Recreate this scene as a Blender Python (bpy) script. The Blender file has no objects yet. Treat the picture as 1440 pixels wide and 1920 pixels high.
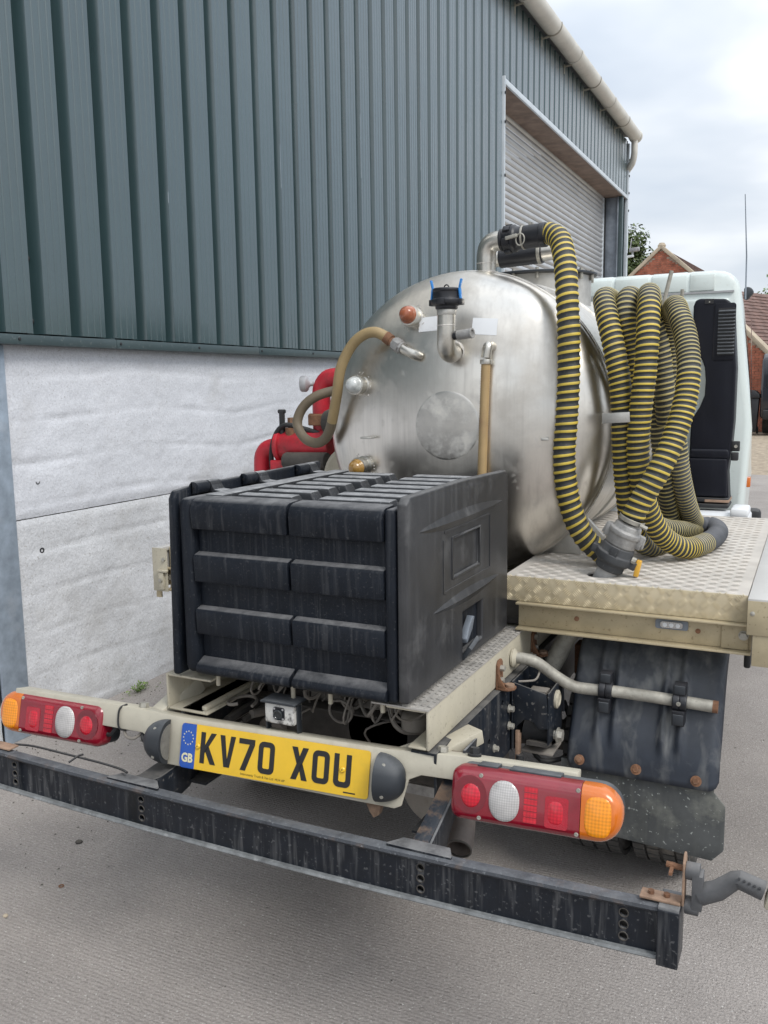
import bpy, bmesh, math, random
from math import sin, cos, pi, sqrt, radians
from mathutils import Vector, Matrix, noise
from mathutils.geometry import tessellate_polygon

random.seed(7)
SC = bpy.context.scene
COL = SC.collection

# ------------------------------------------------------------------ camera
cam_d = bpy.data.cameras.new('camera')
cam = bpy.data.objects.new('camera', cam_d)
COL.objects.link(cam)
RX = (0.899286592621459, 0.4371362538207262, -0.013982844019281515)
RY = (0.049988195826309784, -0.13449325031364956, -0.9896528411004033)
RZ = (-0.43449373368245076, 0.8892825542062832, -0.1427996294639169)
cam.matrix_world = Matrix(((RX[0], -RY[0], -RZ[0], 1.09),
                           (RX[1], -RY[1], -RZ[1], -1.55),
                           (RX[2], -RY[2], -RZ[2], 1.50),
                           (0, 0, 0, 1)))
cam_d.sensor_fit = 'AUTO'
cam_d.sensor_width = 36.0
cam_d.lens = 36.0 * 1654.05 / 1920.0
cam_d.clip_start = 0.05
cam_d.clip_end = 2000
SC.camera = cam

# ------------------------------------------------------------------ sky, sun, exposure
SUN_DIR = Vector((0.62, -0.30, 0.78)).normalized()
world = bpy.data.worlds.new('World')
SC.world = world
world.use_nodes = True
wn, wl = world.node_tree.nodes, world.node_tree.links
wn.clear()
w_out = wn.new('ShaderNodeOutputWorld')
w_bg = wn.new('ShaderNodeBackground')
w_bg.inputs['Strength'].default_value = 0.1
w_sky = wn.new('ShaderNodeTexSky')
w_sky.sky_type = 'NISHITA'
w_sky.sun_disc = False
w_sky.sun_elevation = math.asin(SUN_DIR.z)
w_sky.sun_rotation = math.atan2(SUN_DIR.x, SUN_DIR.y)
w_tc = wn.new('ShaderNodeTexCoord')
w_map = wn.new('ShaderNodeMapping')
w_map.inputs['Scale'].default_value = (1.0, 1.0, 2.4)
w_map.inputs['Location'].default_value = (0.35, 0.1, 0.62)
w_n = wn.new('ShaderNodeTexNoise')
w_n.inputs['Scale'].default_value = 1.7
w_n.inputs['Detail'].default_value = 5.0
w_n.inputs['Roughness'].default_value = 0.5
w_n.inputs['Distortion'].default_value = 0.25
w_r = wn.new('ShaderNodeValToRGB')
w_r.color_ramp.elements[0].position = 0.36
w_r.color_ramp.elements[0].color = (3.5, 4.05, 4.8, 1)
w_r.color_ramp.elements[1].position = 0.60
w_r.color_ramp.elements[1].color = (7.6, 7.65, 7.7, 1)
e = w_r.color_ramp.elements.new(0.48)
e.color = (5.0, 5.35, 5.8, 1)
w_mix = wn.new('ShaderNodeMixRGB')
w_mix.inputs['Fac'].default_value = 0.93
wl.new(w_tc.outputs['Generated'], w_map.inputs['Vector'])
wl.new(w_map.outputs['Vector'], w_n.inputs['Vector'])
wl.new(w_n.outputs['Fac'], w_r.inputs['Fac'])
wl.new(w_sky.outputs['Color'], w_mix.inputs['Color1'])
wl.new(w_r.outputs['Color'], w_mix.inputs['Color2'])
w_sep = wn.new('ShaderNodeSeparateXYZ')
w_g = wn.new('ShaderNodeMapRange')               # overcast sky: brighter towards the zenith
w_g.inputs['To Min'].default_value = 1.0
w_g.inputs['To Max'].default_value = 1.9
w_sc = wn.new('ShaderNodeVectorMath')
w_sc.operation = 'SCALE'
wl.new(w_tc.outputs['Generated'], w_sep.inputs[0])
wl.new(w_sep.outputs['Z'], w_g.inputs['Value'])
wl.new(w_mix.outputs['Color'], w_sc.inputs[0])
wl.new(w_g.outputs['Result'], w_sc.inputs['Scale'])
wl.new(w_sc.outputs['Vector'], w_bg.inputs['Color'])
wl.new(w_bg.outputs['Background'], w_out.inputs['Surface'])

sun_d = bpy.data.lights.new('sun', 'SUN')
sun_d.energy = 1.5
sun_d.angle = radians(24)
sun_d.color = (1.0, 0.96, 0.9)
sun = bpy.data.objects.new('sun', sun_d)
COL.objects.link(sun)
sun.rotation_euler = SUN_DIR.to_track_quat('Z', 'Y').to_euler()
sun.location = (6, -4, 12)

SC.view_settings.view_transform = 'Standard'
SC.view_settings.look = 'None'
SC.view_settings.gamma = 1.0
SC.view_settings.use_curve_mapping = False
SC.view_settings.exposure = 0.50

# ------------------------------------------------------------------ materials
def N(nt, t, **kw):
    n = nt.nodes.new(t)
    for k, v in kw.items():
        n.inputs[k].default_value = v
    return n

def pmat(name, col, rough=0.5, metal=0.0, var=0.18, vscale=6.0, dust=None, up=0.0, streak=0.0, speck=0.0,
         blotch=0.0, blotch_col=None, bscale=3.0, bump=0.0, bumpscale=120.0, spec=0.5, coat=0.0, aniso=None,
         speck_col=None, speck_scale=90.0, wave=None, streak_scale=(26, 26, 1.3), blotch_thr=0.55, grain=None, spots=None, upr=(0.35, 0.95), agg=None, objvar=0.0, grid=0):
    m = bpy.data.materials.new(name)
    m.use_nodes = True
    nt = m.node_tree
    L = nt.links.new
    bs = nt.nodes['Principled BSDF']
    bs.inputs['Roughness'].default_value = rough
    bs.inputs['Metallic'].default_value = metal
    bs.inputs['Specular IOR Level'].default_value = spec
    bs.inputs['Coat Weight'].default_value = coat
    bs.inputs['Coat Roughness'].default_value = 0.22 if name == 'cladding_paint' else 0.05
    if name == 'cladding_paint': bs.inputs['Coat IOR'].default_value = 1.6
    geo = nt.nodes.new('ShaderNodeNewGeometry')
    pos = geo.outputs['Position']
    n1 = N(nt, 'ShaderNodeTexNoise', Scale=vscale, Detail=5.0, Roughness=0.6)
    L(pos, n1.inputs['Vector'])
    r1 = nt.nodes.new('ShaderNodeMapRange')
    r1.inputs['From Min'].default_value = 0.3
    r1.inputs['From Max'].default_value = 0.7
    r1.inputs['To Min'].default_value = 1.0 - var
    r1.inputs['To Max'].default_value = 1.0 + var
    L(n1.outputs['Fac'], r1.inputs['Value'])
    mul = nt.nodes.new('ShaderNodeVectorMath')
    mul.operation = 'SCALE'
    mul.inputs[0].default_value = col[:3]
    sc = r1.outputs['Result']
    if objvar:                      # each sheet a touch lighter or darker than the next
        oi = nt.nodes.new('ShaderNodeObjectInfo')
        ro = nt.nodes.new('ShaderNodeMapRange')
        ro.inputs['To Min'].default_value = 1 - objvar
        ro.inputs['To Max'].default_value = 1 + objvar
        L(oi.outputs['Random'], ro.inputs['Value'])
        mm0 = nt.nodes.new('ShaderNodeMath'); mm0.operation = 'MULTIPLY'
        L(sc, mm0.inputs[0]); L(ro.outputs['Result'], mm0.inputs[1])
        sc = mm0.outputs['Value']
    if agg:                         # exposed aggregate: every grain its own tone (scale, amount)
        vo = N(nt, 'ShaderNodeTexVoronoi', Scale=agg[0])
        L(pos, vo.inputs['Vector'])
        sp = nt.nodes.new('ShaderNodeSeparateColor')
        L(vo.outputs['Color'], sp.inputs[0])
        ra = nt.nodes.new('ShaderNodeMapRange')
        ra.inputs['To Min'].default_value = 1 - agg[1]
        ra.inputs['To Max'].default_value = 1 + agg[1]
        L(sp.outputs[0], ra.inputs['Value'])
        mm1 = nt.nodes.new('ShaderNodeMath'); mm1.operation = 'MULTIPLY'
        L(sc, mm1.inputs[0]); L(ra.outputs['Result'], mm1.inputs[1])
        sc = mm1.outputs['Value']
    if grid:                        # moulded prism grid of a lamp lens
        prod = None
        for bd in ('X', 'Z'):
            wv0 = N(nt, 'ShaderNodeTexWave', Scale=grid)
            wv0.bands_direction = bd
            L(pos, wv0.inputs['Vector'])
            rg0 = nt.nodes.new('ShaderNodeMapRange')
            rg0.inputs['To Min'].default_value = 0.86
            rg0.inputs['To Max'].default_value = 1.06
            L(wv0.outputs['Fac'], rg0.inputs['Value'])
            mm2 = nt.nodes.new('ShaderNodeMath'); mm2.operation = 'MULTIPLY'
            L(sc, mm2.inputs[0]); L(rg0.outputs['Result'], mm2.inputs[1])
            sc = mm2.outputs['Value']
    L(sc, mul.inputs['Scale'])
    cur = mul.outputs['Vector']
    rcur = None

    def mixin(fac_socket, colour, rough_to=0.8):
        nonlocal cur, rcur
        mx = nt.nodes.new('ShaderNodeMixRGB')
        L(fac_socket, mx.inputs['Fac'])
        L(cur, mx.inputs['Color1'])
        mx.inputs['Color2'].default_value = (*colour[:3], 1)
        cur = mx.outputs['Color']
        rm = nt.nodes.new('ShaderNodeMapRange')
        rm.inputs['To Min'].default_value = rough
        rm.inputs['To Max'].default_value = rough_to
        L(fac_socket, rm.inputs['Value'])
        if rcur is None:
            rcur = rm.outputs['Result']
        else:
            mxx = nt.nodes.new('ShaderNodeMath')
            mxx.operation = 'MAXIMUM'
            L(rcur, mxx.inputs[0])
            L(rm.outputs['Result'], mxx.inputs[1])
            rcur = mxx.outputs['Value']

    def ramp(sock, a, b, lo=0.0, hi=1.0):
        r = nt.nodes.new('ShaderNodeMapRange')
        r.inputs['From Min'].default_value = a
        r.inputs['From Max'].default_value = b
        r.inputs['To Min'].default_value = lo
        r.inputs['To Max'].default_value = hi
        L(sock, r.inputs['Value'])
        return r.outputs['Result']

    def mulv(a, b):
        mm = nt.nodes.new('ShaderNodeMath')
        mm.operation = 'MULTIPLY'
        L(a, mm.inputs[0])
        L(b, mm.inputs[1])
        return mm.outputs['Value']

    if blotch:
        n = N(nt, 'ShaderNodeTexNoise', Scale=bscale, Detail=7.0, Roughness=0.65)
        L(pos, n.inputs['Vector'])
        mixin(ramp(n.outputs['Fac'], blotch_thr, blotch_thr + 0.15, 0, blotch), blotch_col or dust)
    if grain:                       # long fine brushing marks: (scale vector, amount, colour)
        mp = N(nt, 'ShaderNodeMapping', Scale=grain[0])
        L(pos, mp.inputs['Vector'])
        n = N(nt, 'ShaderNodeTexNoise', Scale=1.0, Detail=3.0, Roughness=0.6)
        L(mp.outputs['Vector'], n.inputs['Vector'])
        mixin(ramp(n.outputs['Fac'], 0.45, 0.75, 0, grain[1]), grain[2], min(1, rough + 0.12))
    if streak:
        mp = N(nt, 'ShaderNodeMapping', Scale=streak_scale)
        L(pos, mp.inputs['Vector'])
        n = N(nt, 'ShaderNodeTexNoise', Scale=1.0, Detail=3.0, Roughness=0.55, Distortion=0.3)
        L(mp.outputs['Vector'], n.inputs['Vector'])
        nb = N(nt, 'ShaderNodeTexNoise', Scale=5.0, Detail=2.0)
        L(pos, nb.inputs['Vector'])
        mixin(mulv(ramp(n.outputs['Fac'], 0.5, 0.72, 0, streak), ramp(nb.outputs['Fac'], 0.35, 0.65, 0.1, 1)), dust)
    if up:
        sx = nt.nodes.new('ShaderNodeSeparateXYZ')
        L(geo.outputs['Normal'], sx.inputs[0])
        n = N(nt, 'ShaderNodeTexNoise', Scale=22.0, Detail=6.0, Roughness=0.7)
        L(pos, n.inputs['Vector'])
        mixin(mulv(ramp(sx.outputs['Z'], upr[0], upr[1], 0, up), ramp(n.outputs['Fac'], 0.3, 0.6, 0.35, 1)), dust, 0.9)
    if speck:
        n = N(nt, 'ShaderNodeTexNoise', Scale=speck_scale, Detail=2.0, Roughness=0.5)
        L(pos, n.inputs['Vector'])
        mixin(ramp(n.outputs['Fac'], 0.64, 0.70, 0, speck), speck_col or dust)
    if spots:                       # second, sparser scatter: (scale, threshold, amount, colour)
        n = N(nt, 'ShaderNodeTexNoise', Scale=spots[0], Detail=3.0, Roughness=0.6)
        L(pos, n.inputs['Vector'])
        mixin(ramp(n.outputs['Fac'], spots[1], spots[1] + 0.05, 0, spots[2]), spots[3])
    L(cur, bs.inputs['Base Color'])
    if rcur is not None:
        L(rcur, bs.inputs['Roughness'])
    if bump or wave:
        bp = N(nt, 'ShaderNodeBump', Strength=1.0, Distance=0.002)
        hsock = None
        if bump:
            n = N(nt, 'ShaderNodeTexNoise', Scale=bumpscale, Detail=4.0, Roughness=0.6)
            L(pos, n.inputs['Vector'])
            hsock = ramp(n.outputs['Fac'], 0, 1, 0, bump)
        if wave:
            mp = N(nt, 'ShaderNodeMapping', Scale=wave[0], Rotation=wave[2] if len(wave) > 2 else (0, 0, 0))
            L(pos, mp.inputs['Vector'])
            wv = N(nt, 'ShaderNodeTexWave', Scale=1.0, Distortion=1.6, Detail=2.0)
            wv.inputs['Detail Scale'].default_value = 1.0
            wv.bands_direction = 'Y'
            L(mp.outputs['Vector'], wv.inputs['Vector'])
            hw = ramp(wv.outputs['Fac'], 0, 1, 0, wave[1])
            if hsock is None:
                hsock = hw
            else:
                ad = nt.nodes.new('ShaderNodeMath')
                L(hsock, ad.inputs[0])
                L(hw, ad.inputs[1])
                hsock = ad.outputs['Value']
        L(hsock, bp.inputs['Height'])
        L(bp.outputs['Normal'], bs.inputs['Normal'])
    if aniso is not None:
        bs.inputs['Anisotropic'].default_value = aniso
    return m

DUST = (0.30, 0.285, 0.26)
M = {}
M['concrete'] = pmat('concrete_yard', (0.33, 0.302, 0.282), 0.85, var=0.16, agg=(230, 0.13), vscale=1.1, speck=0.9, speck_col=(0.56, 0.54, 0.51),
                     speck_scale=135, blotch=0.35, blotch_col=(0.255, 0.232, 0.216), bscale=1.3, spots=(46, 0.68, 0.8, (0.09, 0.08, 0.072)), bump=3.2, bumpscale=150,
                     wave=((2.4, 25, 1), 0.55), spec=0.3)
M['gravel'] = pmat('gravel', (0.33, 0.27, 0.2), 0.95, var=0.4, vscale=9, bump=3, bumpscale=30, blotch=0.5,
                   blotch_col=(0.2, 0.16, 0.13), bscale=2)
M['grass'] = pmat('field_grass', (0.075, 0.11, 0.035), 0.95, var=0.35, vscale=0.2)
M['stone'] = pmat('stone', (0.32, 0.3, 0.28), 0.9, var=0.5, vscale=60)
M['cladding'] = pmat('cladding_paint', (0.026, 0.055, 0.059), 0.25, var=0.06, vscale=2.5, dust=(0.2, 0.22, 0.22), speck=0.0,
                     grain=((60, 60, 0.15), 0.05, (0.16, 0.19, 0.2)), spec=0.85, coat=1.0, objvar=0.05, bump=3.0, bumpscale=2.2)
M['trim'] = pmat('trim_paint', (0.05, 0.075, 0.08), 0.4, var=0.1, dust=(0.2, 0.22, 0.22), speck=0.35, speck_scale=60)
M['whitewash'] = pmat('whitewashed_concrete', (0.66, 0.675, 0.715), 0.9, agg=(160, 0.08), spots=(26, 0.73, 0.35, (0.38, 0.38, 0.38)), var=0.06, vscale=3.0, speck=0.45,
                      speck_col=(0.38, 0.37, 0.36), speck_scale=95, blotch=0.4, blotch_col=(0.48, 0.475, 0.47), bscale=2.6,
                      bump=1.2, bumpscale=80, spec=0.25)
M['whitewash_low'] = pmat('dirty_whitewashed_concrete', (0.62, 0.63, 0.65), 0.92, var=0.1, vscale=3.5, agg=(160, 0.10), spots=(30, 0.72, 0.35, (0.34, 0.33, 0.31)), speck=0.5,
                      speck_col=(0.32, 0.30, 0.27), speck_scale=80, blotch=0.35, blotch_col=(0.42, 0.41, 0.39), bscale=3.0,
                      bump=1.6, bumpscale=70, spec=0.25, blotch_thr=0.5)
M['galv'] = pmat('galvanised_steel', (0.33, 0.39, 0.46), 0.5, metal=0.3, var=0.22, vscale=14, blotch=0.4,
                 blotch_col=(0.5, 0.53, 0.57), bscale=5, bump=0.3, bumpscale=40)
M['galv_dark'] = pmat('weathered_galvanised_steel', (0.23, 0.26, 0.30), 0.55, metal=0.3, var=0.3, vscale=6, bump=0.3, bumpscale=40)
M['shutter'] = pmat('shutter_steel', (0.50, 0.51, 0.52), 0.4, metal=0.45, var=0.08, vscale=3)
M['flashing'] = pmat('pale_flashing', (0.55, 0.6, 0.64), 0.4, metal=0.1, var=0.08)
M['soffit'] = pmat('soffit_board', (0.22, 0.165, 0.135), 0.8, var=0.3, vscale=7, blotch=0.6, blotch_col=(0.12, 0.09, 0.08), bscale=2.5,
                   grain=((3, 30, 3), 0.4, (0.3, 0.22, 0.17)))
M['gutter'] = pmat('gutter_plastic', (0.62, 0.605, 0.555), 0.5, var=0.1, vscale=4, blotch=0.35, blotch_col=(0.33, 0.3, 0.25), bscale=3)
M['gutter_dark'] = pmat('gutter_joint', (0.30, 0.28, 0.23), 0.6)
M['roof'] = pmat('roof_sheet', (0.2, 0.22, 0.23), 0.7)
M['cream'] = pmat('cream_painted_aluminium', (0.46, 0.425, 0.335), 0.5, var=0.1, vscale=8, dust=(0.28, 0.25, 0.2), streak=0.3,
                  speck=0.35, speck_scale=110, speck_col=(0.16, 0.13, 0.09), up=0.25)
M['beam'] = pmat('beam_paint', (0.50, 0.47, 0.385), 0.42, var=0.09, vscale=10, dust=(0.30, 0.27, 0.21), streak=0.35, blotch=0.3,
                 bscale=9, speck=0.15)
M['sandy'] = pmat('sandy_aluminium', (0.47, 0.40, 0.265), 0.5, metal=0.25, var=0.12, vscale=14, dust=(0.26, 0.2, 0.12), speck=0.6,
                  speck_scale=130, blotch=0.25, bscale=16)
M['checker_face'] = pmat('checker_plate_edge', (0.50, 0.43, 0.295), 0.6, metal=0.0, var=0.12, vscale=20, dust=(0.32, 0.25, 0.14), blotch=0.3, bscale=14)
M['checker_bar'] = pmat('checker_bar_edge', (0.66, 0.58, 0.41), 0.45, metal=0.1, var=0.15, vscale=20)
M['checker_top'] = pmat('checker_plate_top', (0.50, 0.468, 0.425), 0.7, metal=0.0, var=0.14, vscale=7, dust=(0.40, 0.36, 0.32), blotch=0.55, bscale=5)
M['checker_rail'] = pmat('rail_checker', (0.42, 0.40, 0.37), 0.6, metal=0.3, var=0.2, vscale=18, dust=(0.1, 0.09, 0.085), blotch=0.5, bscale=20)
M['side_rail'] = pmat('side_rail_aluminium', (0.56, 0.55, 0.53), 0.5, metal=0.3, var=0.06, vscale=5, dust=(0.4, 0.37, 0.33), blotch=0.3, bscale=6)
M['box'] = pmat('black_box_plastic', (0.0085, 0.0115, 0.0175), 0.5, var=0.2, vscale=20, dust=(0.25, 0.25, 0.255), up=0.75, upr=(0.72, 0.99), streak=0.17,
                streak_scale=(95, 95, 3.6), speck=0.10, speck_scale=170, bump=0.35, bumpscale=420, spec=0.22)
M['box_top'] = pmat('dusty_box_plastic', (0.016, 0.018, 0.022), 0.55, var=0.2, vscale=20, dust=(0.33, 0.335, 0.345), up=1.0, upr=(0.7, 0.98), speck=0.2,
                    speck_scale=140, bump=0.4, bumpscale=420)
M['box_door'] = pmat('box_door_plastic', (0.033, 0.034, 0.037), 0.4, var=0.2, vscale=12, dust=(0.19, 0.19, 0.19), up=0.6, streak=0.22,
                     streak_scale=(40, 40, 1.8), blotch=0.3, bscale=7, bump=0.3, bumpscale=420, spec=0.45)
M['bumper'] = pmat('bumper_black_paint', (0.009, 0.012, 0.018), 0.36, spec=0.35, var=0.2, vscale=30, dust=(0.28, 0.28, 0.28), up=0.72, upr=(0.6, 0.98), streak=0.30,
                   streak_scale=(80, 80, 7), speck=0.22, speck_scale=120)
M['bumper_top'] = pmat('worn_bumper_flange', (0.03, 0.034, 0.042), 0.6, var=0.4, vscale=25, dust=(0.19, 0.20, 0.215), up=0.55, blotch=0.7,
                       blotch_col=(0.13, 0.085, 0.06), bscale=14, speck=0.6, speck_scale=120, bump=0.8, bumpscale=150)
M['bumper_lip'] = pmat('lit_bumper_lip', (0.17, 0.18, 0.185), 0.6, var=0.4, vscale=30, dust=(0.36, 0.37, 0.37), blotch=0.5, bscale=22, speck=0.4)  # light caught by the lip is put into this pale base
M['chassis'] = pmat('chassis_black', (0.011, 0.015, 0.022), 0.45, spec=0.35, var=0.25, vscale=20, dust=(0.20, 0.19, 0.175), up=0.6, streak=0.35, speck=0.45, speck_scale=80)
M['under'] = pmat('grimy_underbody', (0.06, 0.055, 0.05), 0.75, var=0.5, vscale=12, dust=(0.14, 0.125, 0.105), up=0.6, blotch=0.4, bscale=10)
M['grey_part'] = pmat('dusty_grey_metal', (0.23, 0.21, 0.185), 0.7, var=0.3, vscale=14, dust=(0.12, 0.1, 0.08), blotch=0.5, bscale=14)
M['exhaust'] = pmat('exhaust_steel', (0.16, 0.135, 0.12), 0.7, metal=0.2, var=0.25, vscale=20, dust=(0.12, 0.07, 0.045), blotch=0.5, bscale=18)
M['rubber'] = pmat('black_rubber', (0.016, 0.017, 0.019), 0.62, var=0.2, dust=(0.16, 0.155, 0.15), up=0.4, streak=0.15)
M['rubber_grey'] = pmat('weathered_rubber', (0.085, 0.087, 0.092), 0.75, var=0.25, vscale=22, dust=(0.26, 0.25, 0.24), up=0.4)
M['flap'] = pmat('mud_flap_rubber', (0.068, 0.073, 0.074), 0.8, var=0.35, vscale=8, dust=(0.2, 0.205, 0.18), blotch=0.6, bscale=9, speck=0.8,
                 speck_col=(0.36, 0.38, 0.36), speck_scale=85, streak=0.4)
M['fender'] = pmat('mudguard_plastic', (0.022, 0.028, 0.040), 0.42, var=0.25, vscale=9, dust=(0.22, 0.225, 0.22), up=0.5, streak=0.8,
                   streak_scale=(20, 20, 2.0), blotch=0.3, bscale=8)
M['tyre'] = pmat('tyre_rubber', (0.06, 0.058, 0.055), 0.85, var=0.25, dust=(0.2, 0.18, 0.15), blotch=0.5, bscale=12)
M['inox'] = pmat('brushed_stainless', (0.73, 0.70, 0.645), 0.28, metal=1.0, var=0.10, vscale=3.5, dust=(0.55, 0.52, 0.46),
                 grain=((45, 45, 1.2), 0.5, (0.50, 0.475, 0.435)), blotch=0.45, blotch_col=(0.46, 0.43, 0.385), bscale=3.2, blotch_thr=0.48,
                 speck=0.25, speck_scale=35, speck_col=(0.62, 0.6, 0.56), bump=0.05, bumpscale=9)
M['inox_polish'] = pmat('swirled_stainless', (0.60, 0.58, 0.54), 0.34, metal=1.0, var=0.1, vscale=18, blotch=0.9, blotch_col=(0.86, 0.84, 0.79), bscale=13, blotch_thr=0.5, bump=0.35, bumpscale=12)
M['inox_pipe'] = pmat('stainless_pipe', (0.58, 0.56, 0.51), 0.36, metal=1.0, var=0.15, vscale=30, dust=(0.4, 0.37, 0.31), blotch=0.55, bscale=25)
M['inox_dull'] = pmat('dull_stainless', (0.52, 0.51, 0.48), 0.5, metal=0.7, var=0.2, vscale=15, dust=(0.45, 0.42, 0.36), blotch=0.5, bscale=12)
M['weld'] = pmat('weld_stain', (0.55, 0.53, 0.5), 0.8, metal=0.2, var=0.4, vscale=60)
M['cast'] = pmat('cast_aluminium', (0.36, 0.355, 0.345), 0.6, metal=0.45, var=0.3, vscale=30, dust=(0.25, 0.24, 0.22), blotch=0.4, bscale=25, bump=0.6, bumpscale=150)
M['galv_pipe'] = pmat('galvanised_pipe', (0.37, 0.355, 0.31), 0.6, metal=0.3, var=0.3, vscale=25, dust=(0.2, 0.18, 0.15), blotch=0.5, bscale=30, speck=0.4)
M['tail_galv'] = pmat('drain_pipe_grey', (0.42, 0.42, 0.415), 0.6, metal=0.25, var=0.25, vscale=25, dust=(0.3, 0.28, 0.25), blotch=0.4, bscale=20)
M['black_nylon'] = pmat('black_nylon', (0.012, 0.013, 0.017), 0.4, var=0.15, dust=(0.15, 0.15, 0.16), up=0.25)
M['charcoal'] = pmat('charcoal_fitting', (0.045, 0.048, 0.052), 0.65, var=0.25, vscale=25, dust=(0.2, 0.195, 0.19), up=0.5, speck=0.35)
M['blue'] = pmat('blue_levers', (0.02, 0.20, 0.55), 0.4, var=0.1)
M['amber_tab'] = pmat('yellow_lever', (0.72, 0.40, 0.05), 0.5, var=0.15, vscale=30)
M['hose_black'] = pmat('hose_black', (0.030, 0.033, 0.033), 0.62, var=0.25, vscale=25, dust=(0.19, 0.19, 0.185), up=0.5, speck=0.15)
M['hose_yellow'] = pmat('hose_yellow', (0.56, 0.42, 0.065), 0.5, var=0.16, vscale=18, dust=(0.36, 0.34, 0.27), up=0.45, blotch=0.28, bscale=12)
M['hose_worn'] = pmat('hose_worn_yellow', (0.43, 0.36, 0.145), 0.6, var=0.2, vscale=20, dust=(0.30, 0.29, 0.25), up=0.4, blotch=0.5, bscale=10)
M['hose_dusty'] = pmat('hose_dusty_black', (0.075, 0.08, 0.09), 0.8, var=0.25, vscale=15, dust=(0.22, 0.22, 0.23), up=0.4)
M['tan'] = pmat('tan_rubber', (0.34, 0.25, 0.125), 0.55, var=0.15, vscale=9, dust=(0.16, 0.13, 0.09), blotch=0.55, blotch_col=(0.17, 0.135, 0.085), bscale=3)
M['tan_dark'] = pmat('dark_tan_rubber', (0.155, 0.125, 0.085), 0.6, var=0.15, vscale=9)  # darker tan for the second run of the hose
M['level'] = pmat('stained_level_tube', (0.36, 0.25, 0.12), 0.45, var=0.25, vscale=7, blotch=0.6, blotch_col=(0.30, 0.15, 0.10), bscale=6)
M['red'] = pmat('red_pump_paint', (0.47, 0.02, 0.035), 0.42, var=0.2, vscale=12, dust=(0.10, 0.05, 0.04), blotch=0.8, blotch_thr=0.52, blotch_col=(0.13, 0.035, 0.03), bscale=9, up=0.0)
M['strut'] = pmat('rusting_black_strut', (0.02, 0.025, 0.034), 0.5, var=0.25, dust=(0.2, 0.19, 0.17), streak=0.3, blotch=0.9, blotch_col=(0.20, 0.13, 0.085), bscale=13, blotch_thr=0.5, bump=0.5, bumpscale=160)
M['rust'] = pmat('rust', (0.20, 0.10, 0.055), 0.85, var=0.45, vscale=30, dust=(0.33, 0.24, 0.17), blotch=0.5, bscale=25, bump=0.8, bumpscale=200)
M['rust_pale'] = pmat('pale_rusty_plate', (0.30, 0.20, 0.14), 0.8, var=0.35, vscale=30, dust=(0.14, 0.085, 0.055), blotch=0.5, bscale=28)
M['bolt'] = pmat('zinc_bolt', (0.40, 0.385, 0.34), 0.5, metal=0.5, var=0.25, vscale=60)
M['white'] = pmat('cab_white_paint', (0.62, 0.685, 0.665), 0.32, var=0.04, vscale=2, dust=(0.46, 0.46, 0.42), streak=0.25, speck=0.2, speck_scale=50, coat=0.4)
M['cab_black'] = pmat('intake_plastic', (0.0065, 0.0075, 0.013), 0.45, var=0.15, vscale=9, dust=(0.10, 0.105, 0.12), streak=0.12, up=0.2, spec=0.22)
M['glass'] = pmat('dark_glass', (0.02, 0.025, 0.028), 0.06, var=0.02, spec=0.7)
M['plate_y'] = pmat('plate_yellow', (0.80, 0.50, 0.024), 0.38, var=0.05, vscale=14, blotch=0.2, bscale=20, dust=(0.55, 0.38, 0.05), coat=0.3, speck=0.08)
M['plate_b'] = pmat('plate_blue', (0.012, 0.085, 0.42), 0.35, coat=0.3, var=0.05)
M['ink'] = pmat('plate_ink', (0.014, 0.014, 0.016), 0.4, var=0.1)
M['pale_ink'] = pmat('plate_pale_print', (0.72, 0.68, 0.45), 0.4, var=0.05)
M['lens_red'] = pmat('red_lens', (0.23, 0.005, 0.018), 0.16, var=0.16, vscale=18, dust=(0.30, 0.06, 0.07), coat=0.7, up=0.45, streak=0.15)
M['cell_red'] = pmat('red_reflector', (0.55, 0.006, 0.024), 0.2, var=0.15, vscale=40, coat=0.6, grid=45)  # brighter base red carries the light these reflectors throw back
M['cell_mid'] = pmat('red_ribbed_cell', (0.40, 0.005, 0.022), 0.2, var=0.15, vscale=40, coat=0.6, bump=0.5, bumpscale=500)
M['cell_dark'] = pmat('dark_red_cell', (0.16, 0.004, 0.014), 0.2, var=0.15, vscale=40, coat=0.6)
M['lens_amber'] = pmat('amber_lens', (0.62, 0.15, 0.012), 0.18, var=0.12, vscale=12, dust=(0.55, 0.2, 0.08), coat=0.6, up=0.3)
M['cell_amber'] = pmat('amber_reflector', (0.90, 0.31, 0.012), 0.2, var=0.1, vscale=40, coat=0.5, grid=45)
M['lens_clear'] = pmat('clear_lens', (0.50, 0.485, 0.475), 0.2, var=0.16, vscale=30, coat=0.6, grid=62)
M['lamp_grey'] = pmat('lamp_base_plastic', (0.03, 0.035, 0.042), 0.5, var=0.2, dust=(0.2, 0.21, 0.22), up=0.6)
M['lamp_window'] = pmat('lamp_window', (0.17, 0.165, 0.15), 0.2, var=0.2, vscale=50, coat=0.4)
M['cam_face'] = pmat('worn_camera_face', (0.06, 0.06, 0.06), 0.6, var=0.2, blotch=1.0, blotch_col=(0.62, 0.61, 0.58), bscale=40, blotch_thr=0.38)
M['sight_red'] = pmat('copper_sight_dome', (0.33, 0.10, 0.045), 0.25, var=0.25, vscale=40, coat=0.5, blotch=0.4, blotch_col=(0.5, 0.25, 0.15), bscale=30)
M['sight_clear'] = pmat('clear_sight_dome', (0.52, 0.54, 0.53), 0.12, var=0.4, vscale=45, coat=0.8, blotch=0.6, blotch_col=(0.2, 0.22, 0.22), bscale=45)
M['sight_amber'] = pmat('amber_sight_dome', (0.34, 0.19, 0.045), 0.18, var=0.3, vscale=30, coat=0.7, blotch=0.4, blotch_col=(0.45, 0.32, 0.14), bscale=25)
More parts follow.
